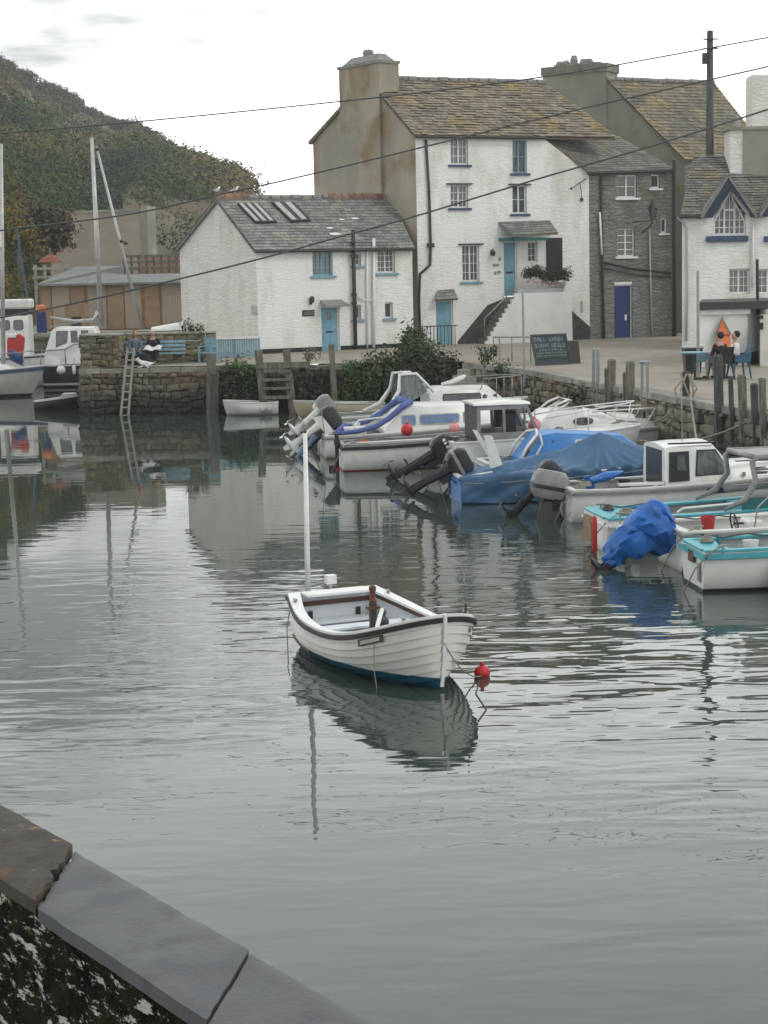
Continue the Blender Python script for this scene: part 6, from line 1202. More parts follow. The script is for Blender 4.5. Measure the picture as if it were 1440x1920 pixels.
coil(O_['turquoise_boat'], .45, -.3, .59); coil(O_['turquoise_boat'], .3, .3, .59, .1, 'rope_dark'); bucket(O_['wheelhouse_boat'], .6, .3, .5, 'tarp_bright'); bucket(O_['wheelhouse_boat'], 1.1, -.35, .5); coil(O_['wheelhouse_boat'], .3, -.5, .66); bucket(O_['open_boat'], .6, .1, .45, 'orange'); coil(O_['turquoise_dinghy'], .26, .2, .63, .1); bucket(O_['turquoise_dinghy'], .8, -.2, .45, 'gel'); bucket(O_['runabout'], .7, .25, .5, 'red'); coil(O_['fishing_boat'], 2.6, -.2, 1.02); bucket(O_['cabin_cruiser'], .9, .2, .6, 'gel'); coil(O_['bow_rail_cruiser'], 3.2, -.15, .96)
for nm, x0, n_, y_, z_ in (('wheelhouse_boat', 5.0, 6, -.42, .72), ('fishing_boat', 3.0, 5, -.79, .80), ('cabin_cruiser', 3.9, 6, -.83, .62)):
    for k in range(n_):
        if nm != 'wheelhouse_boat': MB().box((x0+k*.085, y_-.012-(.0), z_), (x0+k*.085+(.05 if k % 2 else .03), y_-.004, z_+.09)).build('registration_mark', 'rubber', O_[nm], world=False)
# ---------------------------------------------------------------- small boats under the left quay wall
root = place('dinghy', 'short white dinghy hung with fenders below the timber ladder', 'dinghy', 522, 776, 183); H = Hull(1.9, 1.0, .40, .5, .15, .85, .15, 4, 0.); H.build(root, 'gel', cap='gel'); 
mb = MB(); [mb.ball((x, .56, .2), .1, 8, sc=(1, .8, 1.4)) for x in (.3, .55)]; mb.build('fenders', 'gel_grey', root, world=False, smooth='all')
root = place('dinghy', 'cream-bowed grey dinghy moored between the ladder and the outboards', 'dinghy', 720, 775, 186); H = Hull(3.1, 1.15, .36, .5, .15, .85, .2, 3, 0.); H.build(root, M('cream dinghy hull', (.52, .44, .30), (.45, .4, .32), rough=.6, sc=2), cap='gel_grey', inner='gel_grey'); MB().box((.5, -.4, .36), (2.5, -.3, .40)).build('oar', 'gel', root, world=False)
root = place('dinghy', 'pale grey dinghy lying closest under the overgrown wall', 'dinghy', 745, 758, 184); H = Hull(2.6, 1.1, .42, .55, .15, .85, .2, 3, 0.); H.build(root, 'gel_grey', cap='gel', inner='gel_grey'); MB().tube([(.2, -.3, .5), (2.2, -.2, .62)], .04).build('furled_sail', 'gel_grey', root, world=False)
# ---------------------------------------------------------------- left side yachts
bx = atz(78, 742, 0); root = thing('white_yacht', 'white sailing yacht with its bow pointing right at the left edge', 'yacht', (bx.x-8.2, bx.y, 0), 0.)
H = Hull(8.4, 2.5, .95, 1.25, .4, .7, .75, 2.2, .02); H.build(root, zband(M('yacht topsides', (.50, .50, .47), (.44, .44, .41), rough=.35), [(.12, (.03, .03, .03))]), cap='gel', rub='navy_grey', rubh=.12, deck=(.3, .97, 'gel'), floor=.5)
C_ = Cabin([(2.6, .9, .8, 1.0, 1.4), (3., .9, .8, 1.0, 1.55), (6.4, .7, .6, 1.05, 1.4), (7.2, .4, .3, 1.1, 1.18)]); C_.build(root); C_.pane(rounded(4.6, 5.6, 1.18, 1.32), 'glass_dark'); C_.pane(rounded(5.9, 6.5, 1.16, 1.28), 'glass_dark')
mtp = aty(2, 270, bx.y); mbp = aty(4, 640, bx.y); MB().tube([(mbp.x-root.location.x, 0, 1.3), (mtp.x-root.location.x, 0, mtp.z)], [.1, .07], 10).build('mast', 'alu', root, world=False, smooth='all')
z = aty(4, 450, bx.y).z; MB().box((mbp.x-root.location.x-.15, -.3, z-.32), (mbp.x-root.location.x+.2, .1, z+.32)).build('radar_reflector', 'gel', root, world=False, bevel=.05)
z = aty(4, 665, bx.y).z; MB().loft([[V((mbp.x-root.location.x+.3+k*.25, .2*math.cos(a), z-.0-.12*k+.25*math.sin(a))) for a in [2*math.pi*i/8 for i in range(8)]] for k in range(3)]).build('sail_bag', 'navy', root, world=False, smooth='all')
rails(root, [[(6.2, -.8, 1.75), (7.6, -.4, 1.85), (8.3, 0, 1.9), (7.6, .4, 1.85)]], [((6.2, -.85, 1.1), (6.2, -.8, 1.75)), ((7.6, -.4, 1.2), (7.6, -.4, 1.85)), ((8.2, 0, 1.25), (8.3, 0, 1.9))], .02)
q = aty(28, 668, 77.5); r2 = thing('red_sail_cover', 'red canvas bundle standing on deck behind the white yacht', 'cover', (q.x, q.y, 1.0)); mb = MB(); z0 = q.z-.0; mb.prism([(q.x-.35, q.y, z0-.0), (q.x+.3, q.y, z0-.05), (q.x+.42, q.y, z0+.8), (q.x+.2, q.y, z0+.95), (q.x-.32, q.y, z0+.75)], (0, .35, 0)); mb.build('bundle', 'red', r2, bevel=.06); MB().box((q.x-.3, q.y-.05, z0+.78), (q.x+.1, q.y+.3, z0+.95)).build('white_lid', 'gel', r2, bevel=.05)
bx = atz(84, 741, 0); root = thing('black_hulled_boat', 'black-hulled motor yacht with white wheelhouse partly behind the pier', 'yacht', (bx.x-.3, bx.y+2.3, 0), 0.)
H = Hull(4.5, 2.2, 1.15, 1.35, .4, .85, .5, 2.4, .02); H.build(root, zband(M('black topsides', (.02, .022, .026), (.028, .03, .034), rough=.3), [(.42, (.55, .55, .53)), (.33, (.02, .02, .02)), (.16, (.33, .33, .31)), (.06, (.05, .05, .05))]), cap='gel', deck=(.05, .97, 'gel'), rub=None)
C_ = Cabin([(.1, .95, .85, 1.2, 1.7), (.45, .95, .85, 1.2, 2.65), (.6, .95, .8, 1.2, 2.75), (2.2, .9, .75, 1.25, 2.72), (2.35, .9, .8, 1.25, 2.2), (3.2, .6, .5, 1.3, 1.6)]); C_.build(root, 'gel', .06)
C_.pane([(.62, 1.95), (1.05, 2.15), (1.1, 2.6), (.66, 2.6)], 'glass_dark'); C_.pane([(1.28, 2.15), (1.52, 2.15), (1.48, 2.6), (1.26, 2.6)], 'glass_dark'); C_.pane([(1.72, 2.15), (2.0, 2.15), (1.95, 2.6), (1.7, 2.6)], 'glass_dark')
def rel(v): return V(v)-root.location
Yb = root.location.y; a_, b_ = rel(aty(190, 612, Yb-.3)), rel(aty(172, 258, Yb-.3)); MB().tube([a_, b_], [.12, .075], 10).build('mast', 'alu', root, world=False, smooth='all')
a_, b_ = rel(aty(266, 615, Yb)), rel(aty(181, 275, Yb)); sp_ = MB(); sp_.tube([a_, b_], [.07, .05], 8); s2_ = sp_.build('spar', 'alu', root, world=False, smooth='all')
fb_ = MB(); [fb_.ball(rel(aty(px, py, Yb-.2)), .1, 8) for px, py in ((236, 456), (228, 452), (183, 425), (182, 280))]; fb_.build('spar_fitting', 'rubber', root, world=False)
MB().tube([rel(aty(184, 585, Yb-.3)), rel(aty(175, 600, Yb-.3)), rel(aty(140, 602, Yb-.3)), rel(aty(95, 595, Yb-.3))], [.1, .08, .06, .04], 8).build('boom', 'alu', root, world=False, smooth='all')
MB().tube([rel(aty(190, 606, Yb-.4)), rel(aty(150, 604, Yb-.4)), rel(aty(92, 614, Yb-.4))], .03).build('boom_line', 'rope', root, world=False)
rails(root, [[(.1, -1.0, 1.8), (1.0, -1.02, 1.85), (1.4, -1.02, 2.05), (3.5, -.8, 2.1)]], [((1.0, -1.0, 1.2), (1.0, -1.02, 1.85)), ((2.4, -.95, 1.25), (2.4, -.95, 2.08))], .03)
for dx, rr_, m_, lab in ((.75, .2, 'gel', 'round white fender on the black hull'), (1.3, .09, 'gel', 'slim white fender beside the round one on the black hull')):
    c = root.location+V((dx+.1, -1.28, .98)); r2 = thing('fender', lab, 'fender', c-V((0, 0, .3))); mb = MB(); mb.ball(c, rr_, 12, sc=(1, 1, 1 if rr_ > .1 else 2.6)); mb.build('body', m_, r2, smooth='all'); MB().tube([c, c+V((0, .1, .5))], .012, 5).build('lanyard', 'rope', r2)
bx = atz(64, 771, 0); root = thing('tender', 'low dark inflatable tender with white edging beside the pier end', 'dinghy', bx+V((0, .3, 0)), R(2)); H = Hull(1.75, 1.0, .34, .52, .1, .7, .2, 2.6, -.04); H.build(root, 'rubber', inner='gel_grey', cap='gel', capw=.05, floor=.12)
tb_ = MB(); tb_.box((1.0, -.3, .45), (1.5, .3, .62)); tb_.build('grey_cover', 'gel_grey', root, world=False, bevel=.05)
# fishing boat beyond
q = aty(26, 640, 83.); root = thing('harbour_boat', 'small white cabin boat with two dark windows in the far outer harbour', 'fishing boat', (q.x-2.2, 83., 0), 0.); H = Hull(5.5, 2., 1.3, 1.6, .3, .85, .5, 2.6, 0.); H.build(root, 'gel', cap='gel', rub='black', deck=(.05, .97, 'gel')); zt = aty(26, 592, 83.).z
C_ = Cabin([(1.5, .6, .55, 1.3, zt), (3.0, .6, .55, 1.3, zt)]); C_.build(root, 'gel', .05)
for x in (1.75, 2.35): C_.pane(rounded(x, x+.4, zt-.62, zt-.2, .08), 'glass_dark', 'rubber')
MB().box((1.3, -.6, zt+.3), (3.1, .6, zt+.75)).build('flybridge', 'gel', root, world=False, bevel=.1); MB().box((1.5, -.5, zt+.04), (2.9, .5, zt+.3)).build('dark_band', 'black', root, world=False)
a_, b_ = aty(56, 590, 83.)-root.location, aty(30, 425, 83.)-root.location; MB().tube([a_, b_], .05, 8).build('mast', 'navy_grey', root, world=False)
for px, py, m_, nm, lab, sz in ((77, 579, 'orange', 'orange_float', 'orange net float bin on the far quay edge', .24), (52, 612, 'pink', 'pink_buoy', 'pink ball buoy above the far cabin boat', .3), (143, 582, 'shed_or', 'fish_crate', 'orange brown crate in front of the long shed', .5)):
    c = aty(px, py, 86.6); r2 = thing(nm, lab, 'float', (c.x, c.y, 2.3)); mb = MB(); mb.lathe([(sz*.8, -sz), (sz, -sz*.2), (sz*.9, sz*.6), (sz*.3, sz*.8)], c, 10) if m_ != 'shed_or' else mb.box(tuple(c-V((sz, .3, sz*.6))), tuple(c+V((sz, .3, sz*.6)))); mb.build('body', m_, r2); MB().box((c.x-.2, c.y-.2, 2.3), (c.x+.2, c.y+.2, c.z-sz*.5)).build('stand', 'navy' if m_ == 'orange' else 'iron', r2)
# ================================================================== quay furniture, plants, people, cables, foreground
def zq(x, y): return zg(x, y)
def post(label, px, py0, py1, Y, w_=.14, lean=0., mat='timber', name='mooring_post', group=None, rnd_=True):
    t, b = aty(px+lean, py0, Y), aty(px, py1, Y); r2 = thing(name, label, 'post', b, group=group); mb = MB(); jj = random.Random(int(px))
    rg = []
    for k in range(5):
        c = b.lerp(t, k/4); s_ = w_*(1+jj.uniform(-.06, .06)); rg.append([c+V((dx*s_, dy*s_, 0)) for dx, dy in ((-1, -.9), (-.7, -1), (.8, -1), (1, -.7), (1, .9), (-1, 1))])
    rg.append([t+V((dx*w_*.7, dy*w_*.7, .04)) for dx, dy in ((-1, -.9), (-.7, -1), (.8, -1), (1, -.7), (1, .9), (-1, 1))])
    mb.loft(rg); mb.build('shaft', mat, r2, fix=True); return r2
mt['timber_wet'] = zband(M('tide-marked timber', (.19, .18, .155), (.10, .095, .08), rough=.9, sc=5, st=(3, 3, .5), bump=.5, bsc=18), [])
post('stout weathered post at the pier corner left of the overgrown wall', 396, 664, 790, 63.2, .15)
post('second shorter dark post strapped beside the pier corner post', 404, 700, 790, 63.0, .12, mat='pole')
post('lone grey leaning post in front of the cottage plinth', 629, 647, 772, 62.8, .1, -8)
fg_ = thing('timber_ladder_frame', 'heavy timber ladder frame with cross beams on the overgrown wall', 'ladder', aty(520, 760, 62.9)); 
for px in (492, 545):
    mb = MB(); t, b = aty(px-8, 656, 62.9), aty(px+6, 790, 62.9); mb.loft([[c+V((dx*.13, dy*.12, 0)) for dx, dy in ((-1, -1), (1, -1), (1, 1), (-1, 1))] for c in (b, t)]); mb.build('stile', 'timber', fg_, bevel=.02)
for k, (py, w_) in enumerate(((684, .13), (696, .06), (712, .06), (728, .06), (745, .07))):
    a, b = aty(482 if k == 0 else 494, py, 62.75), aty(580 if k == 0 else 546, py, 62.75); MB().box((a.x, a.y-.08, a.z-w_), (b.x, a.y+.02, a.z+w_*.6)).build('rung', 'timber', fg_, bevel=.01)
fg_ = thing('wall_ladder', 'long narrow grey ladder leaning on the pier end beside the seated people', 'ladder', aty(235, 775, 63.6)); 
A0, A1, B0_, B1_ = aty(239, 652, 63.75), aty(226, 785, 63.45), aty(251, 652, 63.75), aty(240, 785, 63.45)
mb = MB(); mb.tube([A0, A1], .045, 6); mb.build('stile', 'concrete', fg_); mb = MB(); mb.tube([B0_, B1_], .045, 6); mb.build('stile', 'concrete', fg_)
for k in range(9): t = (k+.6)/9; MB().tube([A0.lerp(A1, t), B0_.lerp(B1_, t)], .03, 6).build('rung', 'concrete', fg_)
# right quay posts
def qpost(label, px, py0, py1, z, **k): c = atz(px, 760, 0); 
def edgeY(px):
    # depth of the right quay edge on the sight line of this column
    a, b = QP[4], QP[5]; r = ray(px, 740); m = r.x/r.y; t = (m*a.y-a.x)/((b.x-a.x)-m*(b.y-a.y)); return a.y+(b.y-a.y)*t
for px, y0, y1, w_, m_, lab in ((1113, 655, 800, .045, 'steel', 'thin grey tube post left of the timber quay posts'), (1121, 655, 800, .045, 'steel', 'second thin grey tube post beside the first on the quay edge'),
    (1141, 692, 800, .10, 'timber', 'short thick timber post at the quay edge'), (1147, 676, 800, .10, 'timber', 'tall thick timber post standing just right of the short one'), (1176, 700, 810, .11, 'timber', 'low split timber post left of its taller twin'), (1182, 680, 810, .11, 'timber', 'taller split timber post beside the low one'),
    (1204, 680, 790, .035, 'steel', 'slim steel pipe with a crosspiece on the quay edge'), (1214, 680, 790, .035, 'steel', 'second slim steel pipe holding the crosspiece'),
    (1350, 668, 830, .095, 'pole', 'dark leaning timber pile directly below the seated couple'), (1374, 712, 830, .05, 'pole', 'thin dark pile right of the leaning pile'), (1395, 706, 830, .08, 'timber', 'grey green pile below the blue plastic chair'), (1418, 722, 835, .07, 'pole', 'dark pile below the cream kiosk door'), (1433, 712, 835, .07, 'timber', 'last pile by the right edge of the quay')):
    post(lab, px, y0, y1, edgeY(px)-.25, w_, -4 if px > 1300 else 0, m_)
a, b = aty(1200, 679, edgeY(1204)-.3), aty(1219, 679, edgeY(1214)-.3); o = MB().tube([V((0, 0, 0)), b-a], .04).build('crosspiece', 'steel'); o.location = a; tag(o, 'short crosspiece clamped over the two slim steel pipes', 'pipe')
# coil of ropes on the quay edge and mooring lines
e1 = atz(1286, 736, 1.7); r2 = thing('rope_post', 'bollard hung with knotted pale ropes at the quay edge', 'bollard', e1-V((0, 0, .3))); mb = MB(); mb.tube([e1+V((0, 0, -.6)), e1+V((0, 0, .5))], [.1, .09], 10); mb.build('bollard', 'pole', r2)
rnd = random.Random(5)
for k in range(6): MB().tube([e1+V((rnd.uniform(-.15, .15), -.1, .45)), e1+V((rnd.uniform(-.3, .3), -.16, .1)), e1+V((rnd.uniform(-.25, .25), -.2, -.35-.1*k))], .022, 5).build('hanging_rope', 'rope', r2, smooth='all')
bm_ = lambda px, py, z: atz(px, py, z)
rope('left of the two pale mooring lines from the rope-hung bollard to the rail cruiser', sag(e1, aty(1222, 792, 43.6), .15), .022)
rope('second pale mooring line from the rope-hung bollard, ending nearer the bow rail', sag(e1+V((.05, 0, 0)), aty(1246, 800, 43.4), .1), .022)
rope('pale mooring line dropping steeply from the bollard to the wheelhouse boat', sag(e1+V((.1, 0, 0)), aty(1308, 838, 36), .05), .025)
rope('long mooring line from the right-hand piles down to the cruiser bow', sag(aty(1440, 768, 38), aty(1200, 826, 43), .3), .025)
rope('lower slack mooring line from the right edge of the quay', sag(aty(1440, 792, 38), aty(1240, 838, 42.5), .3), .02, 'rope_dark')
rope('green slack mooring line from the short quay post to the fishing boat', sag(aty(1118, 735, 52.5), aty(975, 790, 43.), .3), .022, 'rope_dark')
rope('mooring line from the quay to the white cruiser windscreen', sag(aty(1236, 735, 48), aty(1145, 796, 44), .1), .025)
# cables
def cable(label, pts, Ys, r=.02):
    P = [aty(px, py, Y) for (px, py), Y in zip(pts, Ys)]; out = []
    for i in range(len(P)-1):
        p0, p1, p2x, p3 = P[max(0, i-1)], P[i], P[i+1], P[min(len(P)-1, i+2)]
        for k in range(8):
            t = k/8; out.append(.5*((2*p1)+(p2x-p0)*t+(2*p0-5*p1+4*p2x-p3)*t*t+(3*p1-p0-3*p2x+p3)*t**3))
    out.append(P[-1]); o = MB().tube([p-out[0] for p in out], r, 6).build('overhead_cable', 'cable', None, smooth='all', fix=False); o.location = out[0]; tag(o, label, 'cable')
cable('topmost overhead cable, rising from the hill past both chimneys to the upper right', [(-300, 268), (80, 244), (640, 190), (1013, 145), (1320, 92), (1700, 22)], [44, 44, 44, 44, 44, 44], .017)
cable('middle overhead cable crossing the tall gable and the telegraph pole', [(-300, 470), (0, 432), (240, 402), (410, 365), (590, 325), (1060, 211), (1320, 152), (1700, 66)], [42]*8, .018)
cable('lowest overhead cable, passing the long shed and the cottage front', [(-100, 612), (100, 577), (340, 522), (500, 482), (640, 443), (780, 405), (1000, 338), (1260, 262), (1700, 122)], [40]*9, .019)
bw_ = root_hero = bpy.data.objects['rowing_boat']
rope('light mooring line sagging from the lone boat bow towards the red buoy', sag(bw_.matrix_basis @ V((LHERO, 0, .55)), atz(902, 1268, .02), .12), .008, 'rope')
rope('dark slack line trailing in the water near the red buoy', [atz(900, 1275, .0), atz(892, 1300, .006), atz(912, 1330, .006), atz(896, 1352, .006)], .007, 'rope_dark')
for i_, (a_, b_, z_) in enumerate((((1180, 905), (1232, 812), 0),)): pass
# ---------------------------------------------------------------- plants
def shrub(label, pts, mat, seed, n=700, size=.09, rad=.5, name='shrub', d=.5):
    q = aty(pts[0][0], pts[0][1], pts[0][2]); root = thing(name, label, 'shrub', q); mb = MB(); st_ = MB(); rnd = random.Random(seed)
    for px, py, Y, r in pts:
        c = aty(px, py, Y); mb.leaves(c, (r, r*.6, r*.85), int(n*r*r*2.4), size*.65, rnd.random()*1e5, .25, .8); mb.leaves(c+V((rnd.uniform(-.2, .2), -.1, -r*.35)), (r*.8, r*.4, r*1.1), int(n*r*r*.5), size*1.25, rnd.random()*1e5, .3, 1.0); 
        for _ in range(3): st_.tube([c+V((rnd.uniform(-.2, .2), .2, -r)), c+V((rnd.uniform(-.3, .3), 0, r*.5))], [.02, .008], 5)
    st_.build('stems', 'timber', root); mb.build('foliage', mat, root, fix=False); return root
mt['bush_light'] = M('fresh green leaves', (.11, .17, .05), (.07, .12, .04), rough=.7, sc=2, isl=.4)
mt['bush_dark'] = M('dark wall growth', (.05, .062, .036), (.032, .042, .026), rough=.8, sc=1.5, isl=.5)
shrub('green bush on the wall below the pale blue boarded fence', [(440, 692, 63.4, .55), (462, 706, 63.3, .5), (425, 712, 63.3, .4)], 'bush', 1, size=.07)
shrub('bright green tuft growing on the wall left of the lone leaning post', [(452, 684, 63.0, .28), (470, 690, 63., .22)], 'bush_light', 2, size=.06)
shrub('dark trailing growth on the lower wall behind the ladder frame', [(430, 725, 63.3, .6), (455, 735, 63.3, .5), (415, 740, 63.3, .4), (470, 728, 63.4, .4), (515, 720, 63.4, .4)], 'bush_dark', 3, size=.07)
shrub('dark trailing growth between the ladder frame and the leaning post', [(580, 712, 63.2, .6), (600, 728, 63.2, .55), (572, 735, 63.2, .5), (612, 705, 63.2, .4)], 'bush_dark', 4, size=.07)
shrub('light green bush just right of the lone leaning post', [(655, 688, 63., .35), (672, 696, 63, .3), (645, 700, 63, .25)], 'bush_light', 5, size=.07)
shrub('wide dark green bush covering the wall under the cottage right end', [(690, 690, 63., .6), (725, 682, 63., .65), (705, 715, 62.9, .7), (740, 712, 62.9, .65), (670, 722, 63, .55), (650, 735, 63, .5)], 'bush', 6, size=.08)
shrub('tall leafy bush at the corner where the cottage meets the tall house', [(778, 628, 66, .5), (772, 650, 65.5, .6), (792, 655, 65, .6), (785, 625, 66.5, .3)], 'bush', 7, size=.08)
shrub('large dark bush overhanging the wall left of the harbour steps', [(765, 680, 63.2, .7), (800, 680, 63.2, .75), (832, 690, 63, .7), (790, 712, 62.9, .75), (830, 722, 62.9, .65), (755, 718, 62.9, .6), (850, 700, 62.8, .5)], 'bush_dark', 8, size=.09)
shrub('small green plants at the top of the harbour steps', [(912, 668, 61, .3), (945, 690, 59.6, .4), (960, 702, 59., .4), (935, 706, 59.6, .35)], 'bush', 9, size=.06)
shrub('low grass tuft behind the blackboard on the quay', [(925, 655, 62, .25), (905, 655, 62.5, .25)], 'bush_dark', 10, size=.05)
r2 = shrub('pale grey dead seed heads between ladder frame and leaning post', [(578, 668, 63.1, .3), (588, 660, 63.1, .25), (572, 684, 63.1, .2)], 'bush_grey', 11, n=500, size=.05)
shrub('mossy growth on top of the pier parapet beside the cottage', [(352, 612, 66., .35), (372, 617, 66., .3)], 'bush_dark', 12, size=.05)
shrub('dark weed hanging below the tall thin quay post pair', [(1098, 738, edgeY(1098)-.15, .4), (1080, 745, edgeY(1080)-.15, .35)], 'bush', 13, size=.06)
# ---------------------------------------------------------------- blue bench, fence, chair
def bench(name, label, P, Wd, rz, mat='pale_blue', legs=True):
    root = thing(name, label, 'bench', P, R(rz)); 
    for k, (y, z) in enumerate(((-.42, .43), (-.29, .44), (-.16, .43))): MB().box((0, y-.055, z), (Wd, y+.055, z+.03)).build('seat_slat', mat, root, world=False)
    for z in (.58, .72, .86): MB().box((0, -.055+.02*(z-.5), z-.05), (Wd, -.03+.02*(z-.5), z+.04)).build('back_slat', mat, root, world=False)
    for x in (.08, Wd/2, Wd-.08):
        mb = MB(); mb.box((x-.03, -.46, 0), (x+.03, -.40, .43)); mb.build('leg', 'timber', root, world=False); mb = MB(); mb.box((x-.03, -.03, 0), (x+.03, .03, .9)); mb.build('leg', 'timber', root, world=False)
    return root
bp = aty(226, 682, 65.3); bench('bench', 'long faded blue slatted bench against the mossy parapet', (bp.x, 65.35, 1.62), 2.35, 3)
bp = aty(372, 678, 65.4); root = thing('armchair', 'blue wooden garden armchair between parapet end and cottage', 'chair', (bp.x, 65.5, 1.62), R(-25))
for n_, a, b in (('seat', (0, 0, .40), (.5, .45, .44)), ('backrest', (.0, .42, .44), (.5, .47, .95)), ('armrest', (-.03, 0, .62), (.05, .46, .66)), ('armrest', (.45, 0, .62), (.53, .46, .66)), ('leg', (-.02, 0, 0), (.04, .06, .62)), ('leg', (.46, 0, 0), (.52, .06, .62)), ('leg', (-.02, .4, 0), (.04, .46, .4)), ('leg', (.46, .4, 0), (.52, .46, .4))): MB().box(a, b).build(n_, 'pale_blue', root, world=False)
fA, fB = xy(391, 68.), xy(487, 68.2); ff = Fr(fA, fB); root = thing('picket_fence', 'low pale blue boarded fence along the foot of the cottage gable', 'fence', (fA.x, fA.y, 1.65)); z0, z1 = 1.62, ff.uv(440, 634)[1]; mb = MB()
n_ = 22
for k in range(n_): u = ff.W*k/n_; mb.fbox(ff, u, u+ff.W/n_*.86, z0+.12, z1-.03, 0, .03)
mb.build('boards', 'pale_blue', root); mb = MB(); mb.fbox(ff, -.03, ff.W, z1-.03, z1+.04, -.05, .08); mb.build('top_rail', 'white_paint', root)
for u in (0., ff.W*.47, ff.W-.08): MB().fbox(ff, u, u+.09, z0, z1+.04, -.12, -.01).build('fence_post', 'pale_blue', root)
# ---------------------------------------------------------------- chalkboard, rails on the right
Pb = atz(1003, 686, 1.6); Pb2 = atz(1066, 683, 1.6); fb_ = Fr((Pb.x, Pb.y), (Pb2.x+.05, Pb2.y)); z1 = fb_.uv(1030, 627)[1]
root = thing('chalkboard', 'large dark chalkboard sign with chalk lettering standing on the quay', 'sign', Pb); mb = MB(); b_pts = [fb_.p(-.02, 1.6, .1), fb_.p(fb_.W, 1.6, .1), fb_.p(fb_.W, z1, -.25), fb_.p(-.02, z1, -.25)]; bn = (b_pts[1]-b_pts[0]).cross(b_pts[3]-b_pts[0]).normalized(); bn = bn if bn.y < 0 else -bn
mb.prism(b_pts, -bn*.03); mb.build('board', M('chalkboard', (.035, .055, .065), (.05, .065, .07), rough=.8, sc=4), root); fm = MB()
def bpt(u, v, o=.0): return b_pts[0].lerp(b_pts[1], u).lerp(b_pts[3].lerp(b_pts[2], u), v)+bn*o
for a, b in (((0, 0), (.04, 1)), ((.96, 0), (1, 1)), ((.04, .95), (.96, 1)), ((.04, 0), (.96, .04)), ((.04, .22), (.96, .25))): fm.prism([bpt(a[0], a[1], .002), bpt(b[0], a[1], .002), bpt(b[0], b[1], .002), bpt(a[0], b[1], .002)], bn*.025)
fm.build('frame', 'iron', root)
rnd = random.Random(2); tx = MB()
def glyph(u, v, w_, h):
    k = rnd.choice('LEHTUIO')
    S_ = {'L': [(0, 0, .25, 1), (.25, 0, 1, .2)], 'E': [(0, 0, .25, 1), (.25, 0, 1, .18), (.25, .42, .9, .58), (.25, .82, 1, 1)], 'H': [(0, 0, .25, 1), (.75, 0, 1, 1), (.25, .4, .75, .58)], 'T': [(.38, 0, .62, .8), (0, .8, 1, 1)], 'U': [(0, 0, .25, 1), (.75, 0, 1, 1), (.25, 0, .75, .2)], 'I': [(.35, 0, .65, 1)], 'O': [(0, 0, .25, 1), (.75, 0, 1, 1), (.25, 0, .75, .2), (.25, .8, .75, 1)]}[k]
    for a, b, c, d in S_: tx.prism([bpt(u+a*w_, v+b*h, .004), bpt(u+c*w_, v+b*h, .004), bpt(u+c*w_, v+d*h, .004), bpt(u+a*w_, v+d*h, .004)], bn*.002)
for v, h, words in ((.78, .12, (4, 5)), (.58, .12, (5, 5)), (.47, .05, (8,)), (.38, .045, (14,)), (.29, .04, (10,))):
    tot = sum(words)+len(words)-1; w_ = min(.085, .86/tot); u = .5-tot*w_/2
    for L in words:
        for _ in range(L): glyph(u, v, w_*.75, h); u += w_
        u += w_
tx.build('chalk_lettering', M('faint chalk', (.26, .29, .29), (.14, .16, .17), rough=.9, sc=12), root); MB().hexa([fb_.p(fb_.W+.02, 1.6, 0), fb_.p(fb_.W+.42, 1.6, 0), fb_.p(fb_.W+.38, 1.6, -.6), fb_.p(fb_.W, 1.6, -.6), fb_.p(fb_.W+.0, z1-.25, -.1), fb_.p(fb_.W+.4, z1-.25, -.1), fb_.p(fb_.W+.38, z1-.25, -.5), fb_.p(fb_.W, z1-.25, -.5)]).build('side_box', 'iron', root)
c = atz(983, 700, 1.6); r2 = thing('rail_post', 'tall thin steel post at the head of the harbour steps', 'post', c); MB().tube([c+V((0, 0, -.4)), aty(980, 548, c.y)], .035, 8).build('post', 'steel', r2)
r2 = thing('handrail', 'low tubular handrail between the stairs and the chalkboard', 'handrail', atz(925, 655, 1.7)); mb = MB(); Y = 63.5; a, b = aty(925, 632, Y), aty(1003, 632, 61.5); mb.tube([a, b], .03, 6)
for t in (0., .15, .45, .9): p = a.lerp(b, t); mb.tube([p, V((p.x, p.y, 1.6))], .025, 6)
mb.build('rail', 'steel', r2)
r2 = thing('handrail', 'sloping steel handrail leaning down the harbour steps', 'handrail', aty(905, 660, 62)); MB().tube([aty(905, 655, 62), aty(918, 715, 60.5)], .025, 6).build('rail', 'steel', r2)
# ---------------------------------------------------------------- people
def skin(name, chains, mat, parent, sub=2):
    vs_, es, rr, key = [], [], [], {}
    for ch in chains:
        prev = None
        for (p, r) in ch:
            k = tuple(round(x, 4) for x in p)
            if k not in key: key[k] = len(vs_); vs_.append(p); rr.append(r)
            i = key[k]
            if prev is not None and (prev, i) not in es: es.append((prev, i))
            prev = i
    me = bpy.data.meshes.new(name); me.from_pydata(vs_, es, []); o = bpy.data.objects.new(name, me); COL.objects.link(o); o.parent = parent
    me.materials.append(mt[mat] if isinstance(mat, str) else mat)
    m = o.modifiers.new('skin', 'SKIN'); m.use_smooth_shade = True
    for i, sv in enumerate(me.skin_vertices[0].data): sv.radius = (rr[i], rr[i]); sv.use_root = (i == 0)
    s_ = o.modifiers.new('sub', 'SUBSURF'); s_.levels = sub; s_.render_levels = sub; return o
mt['skin'] = M('skin', (.48, .27, .20), rough=.6); mt['hair_dark'] = M('dark hair', (.02, .016, .013), rough=.6, bump=.8, bsc=60); mt['hair_brown'] = M('brown hair', (.14, .06, .04), rough=.6, bump=.6, bsc=60)
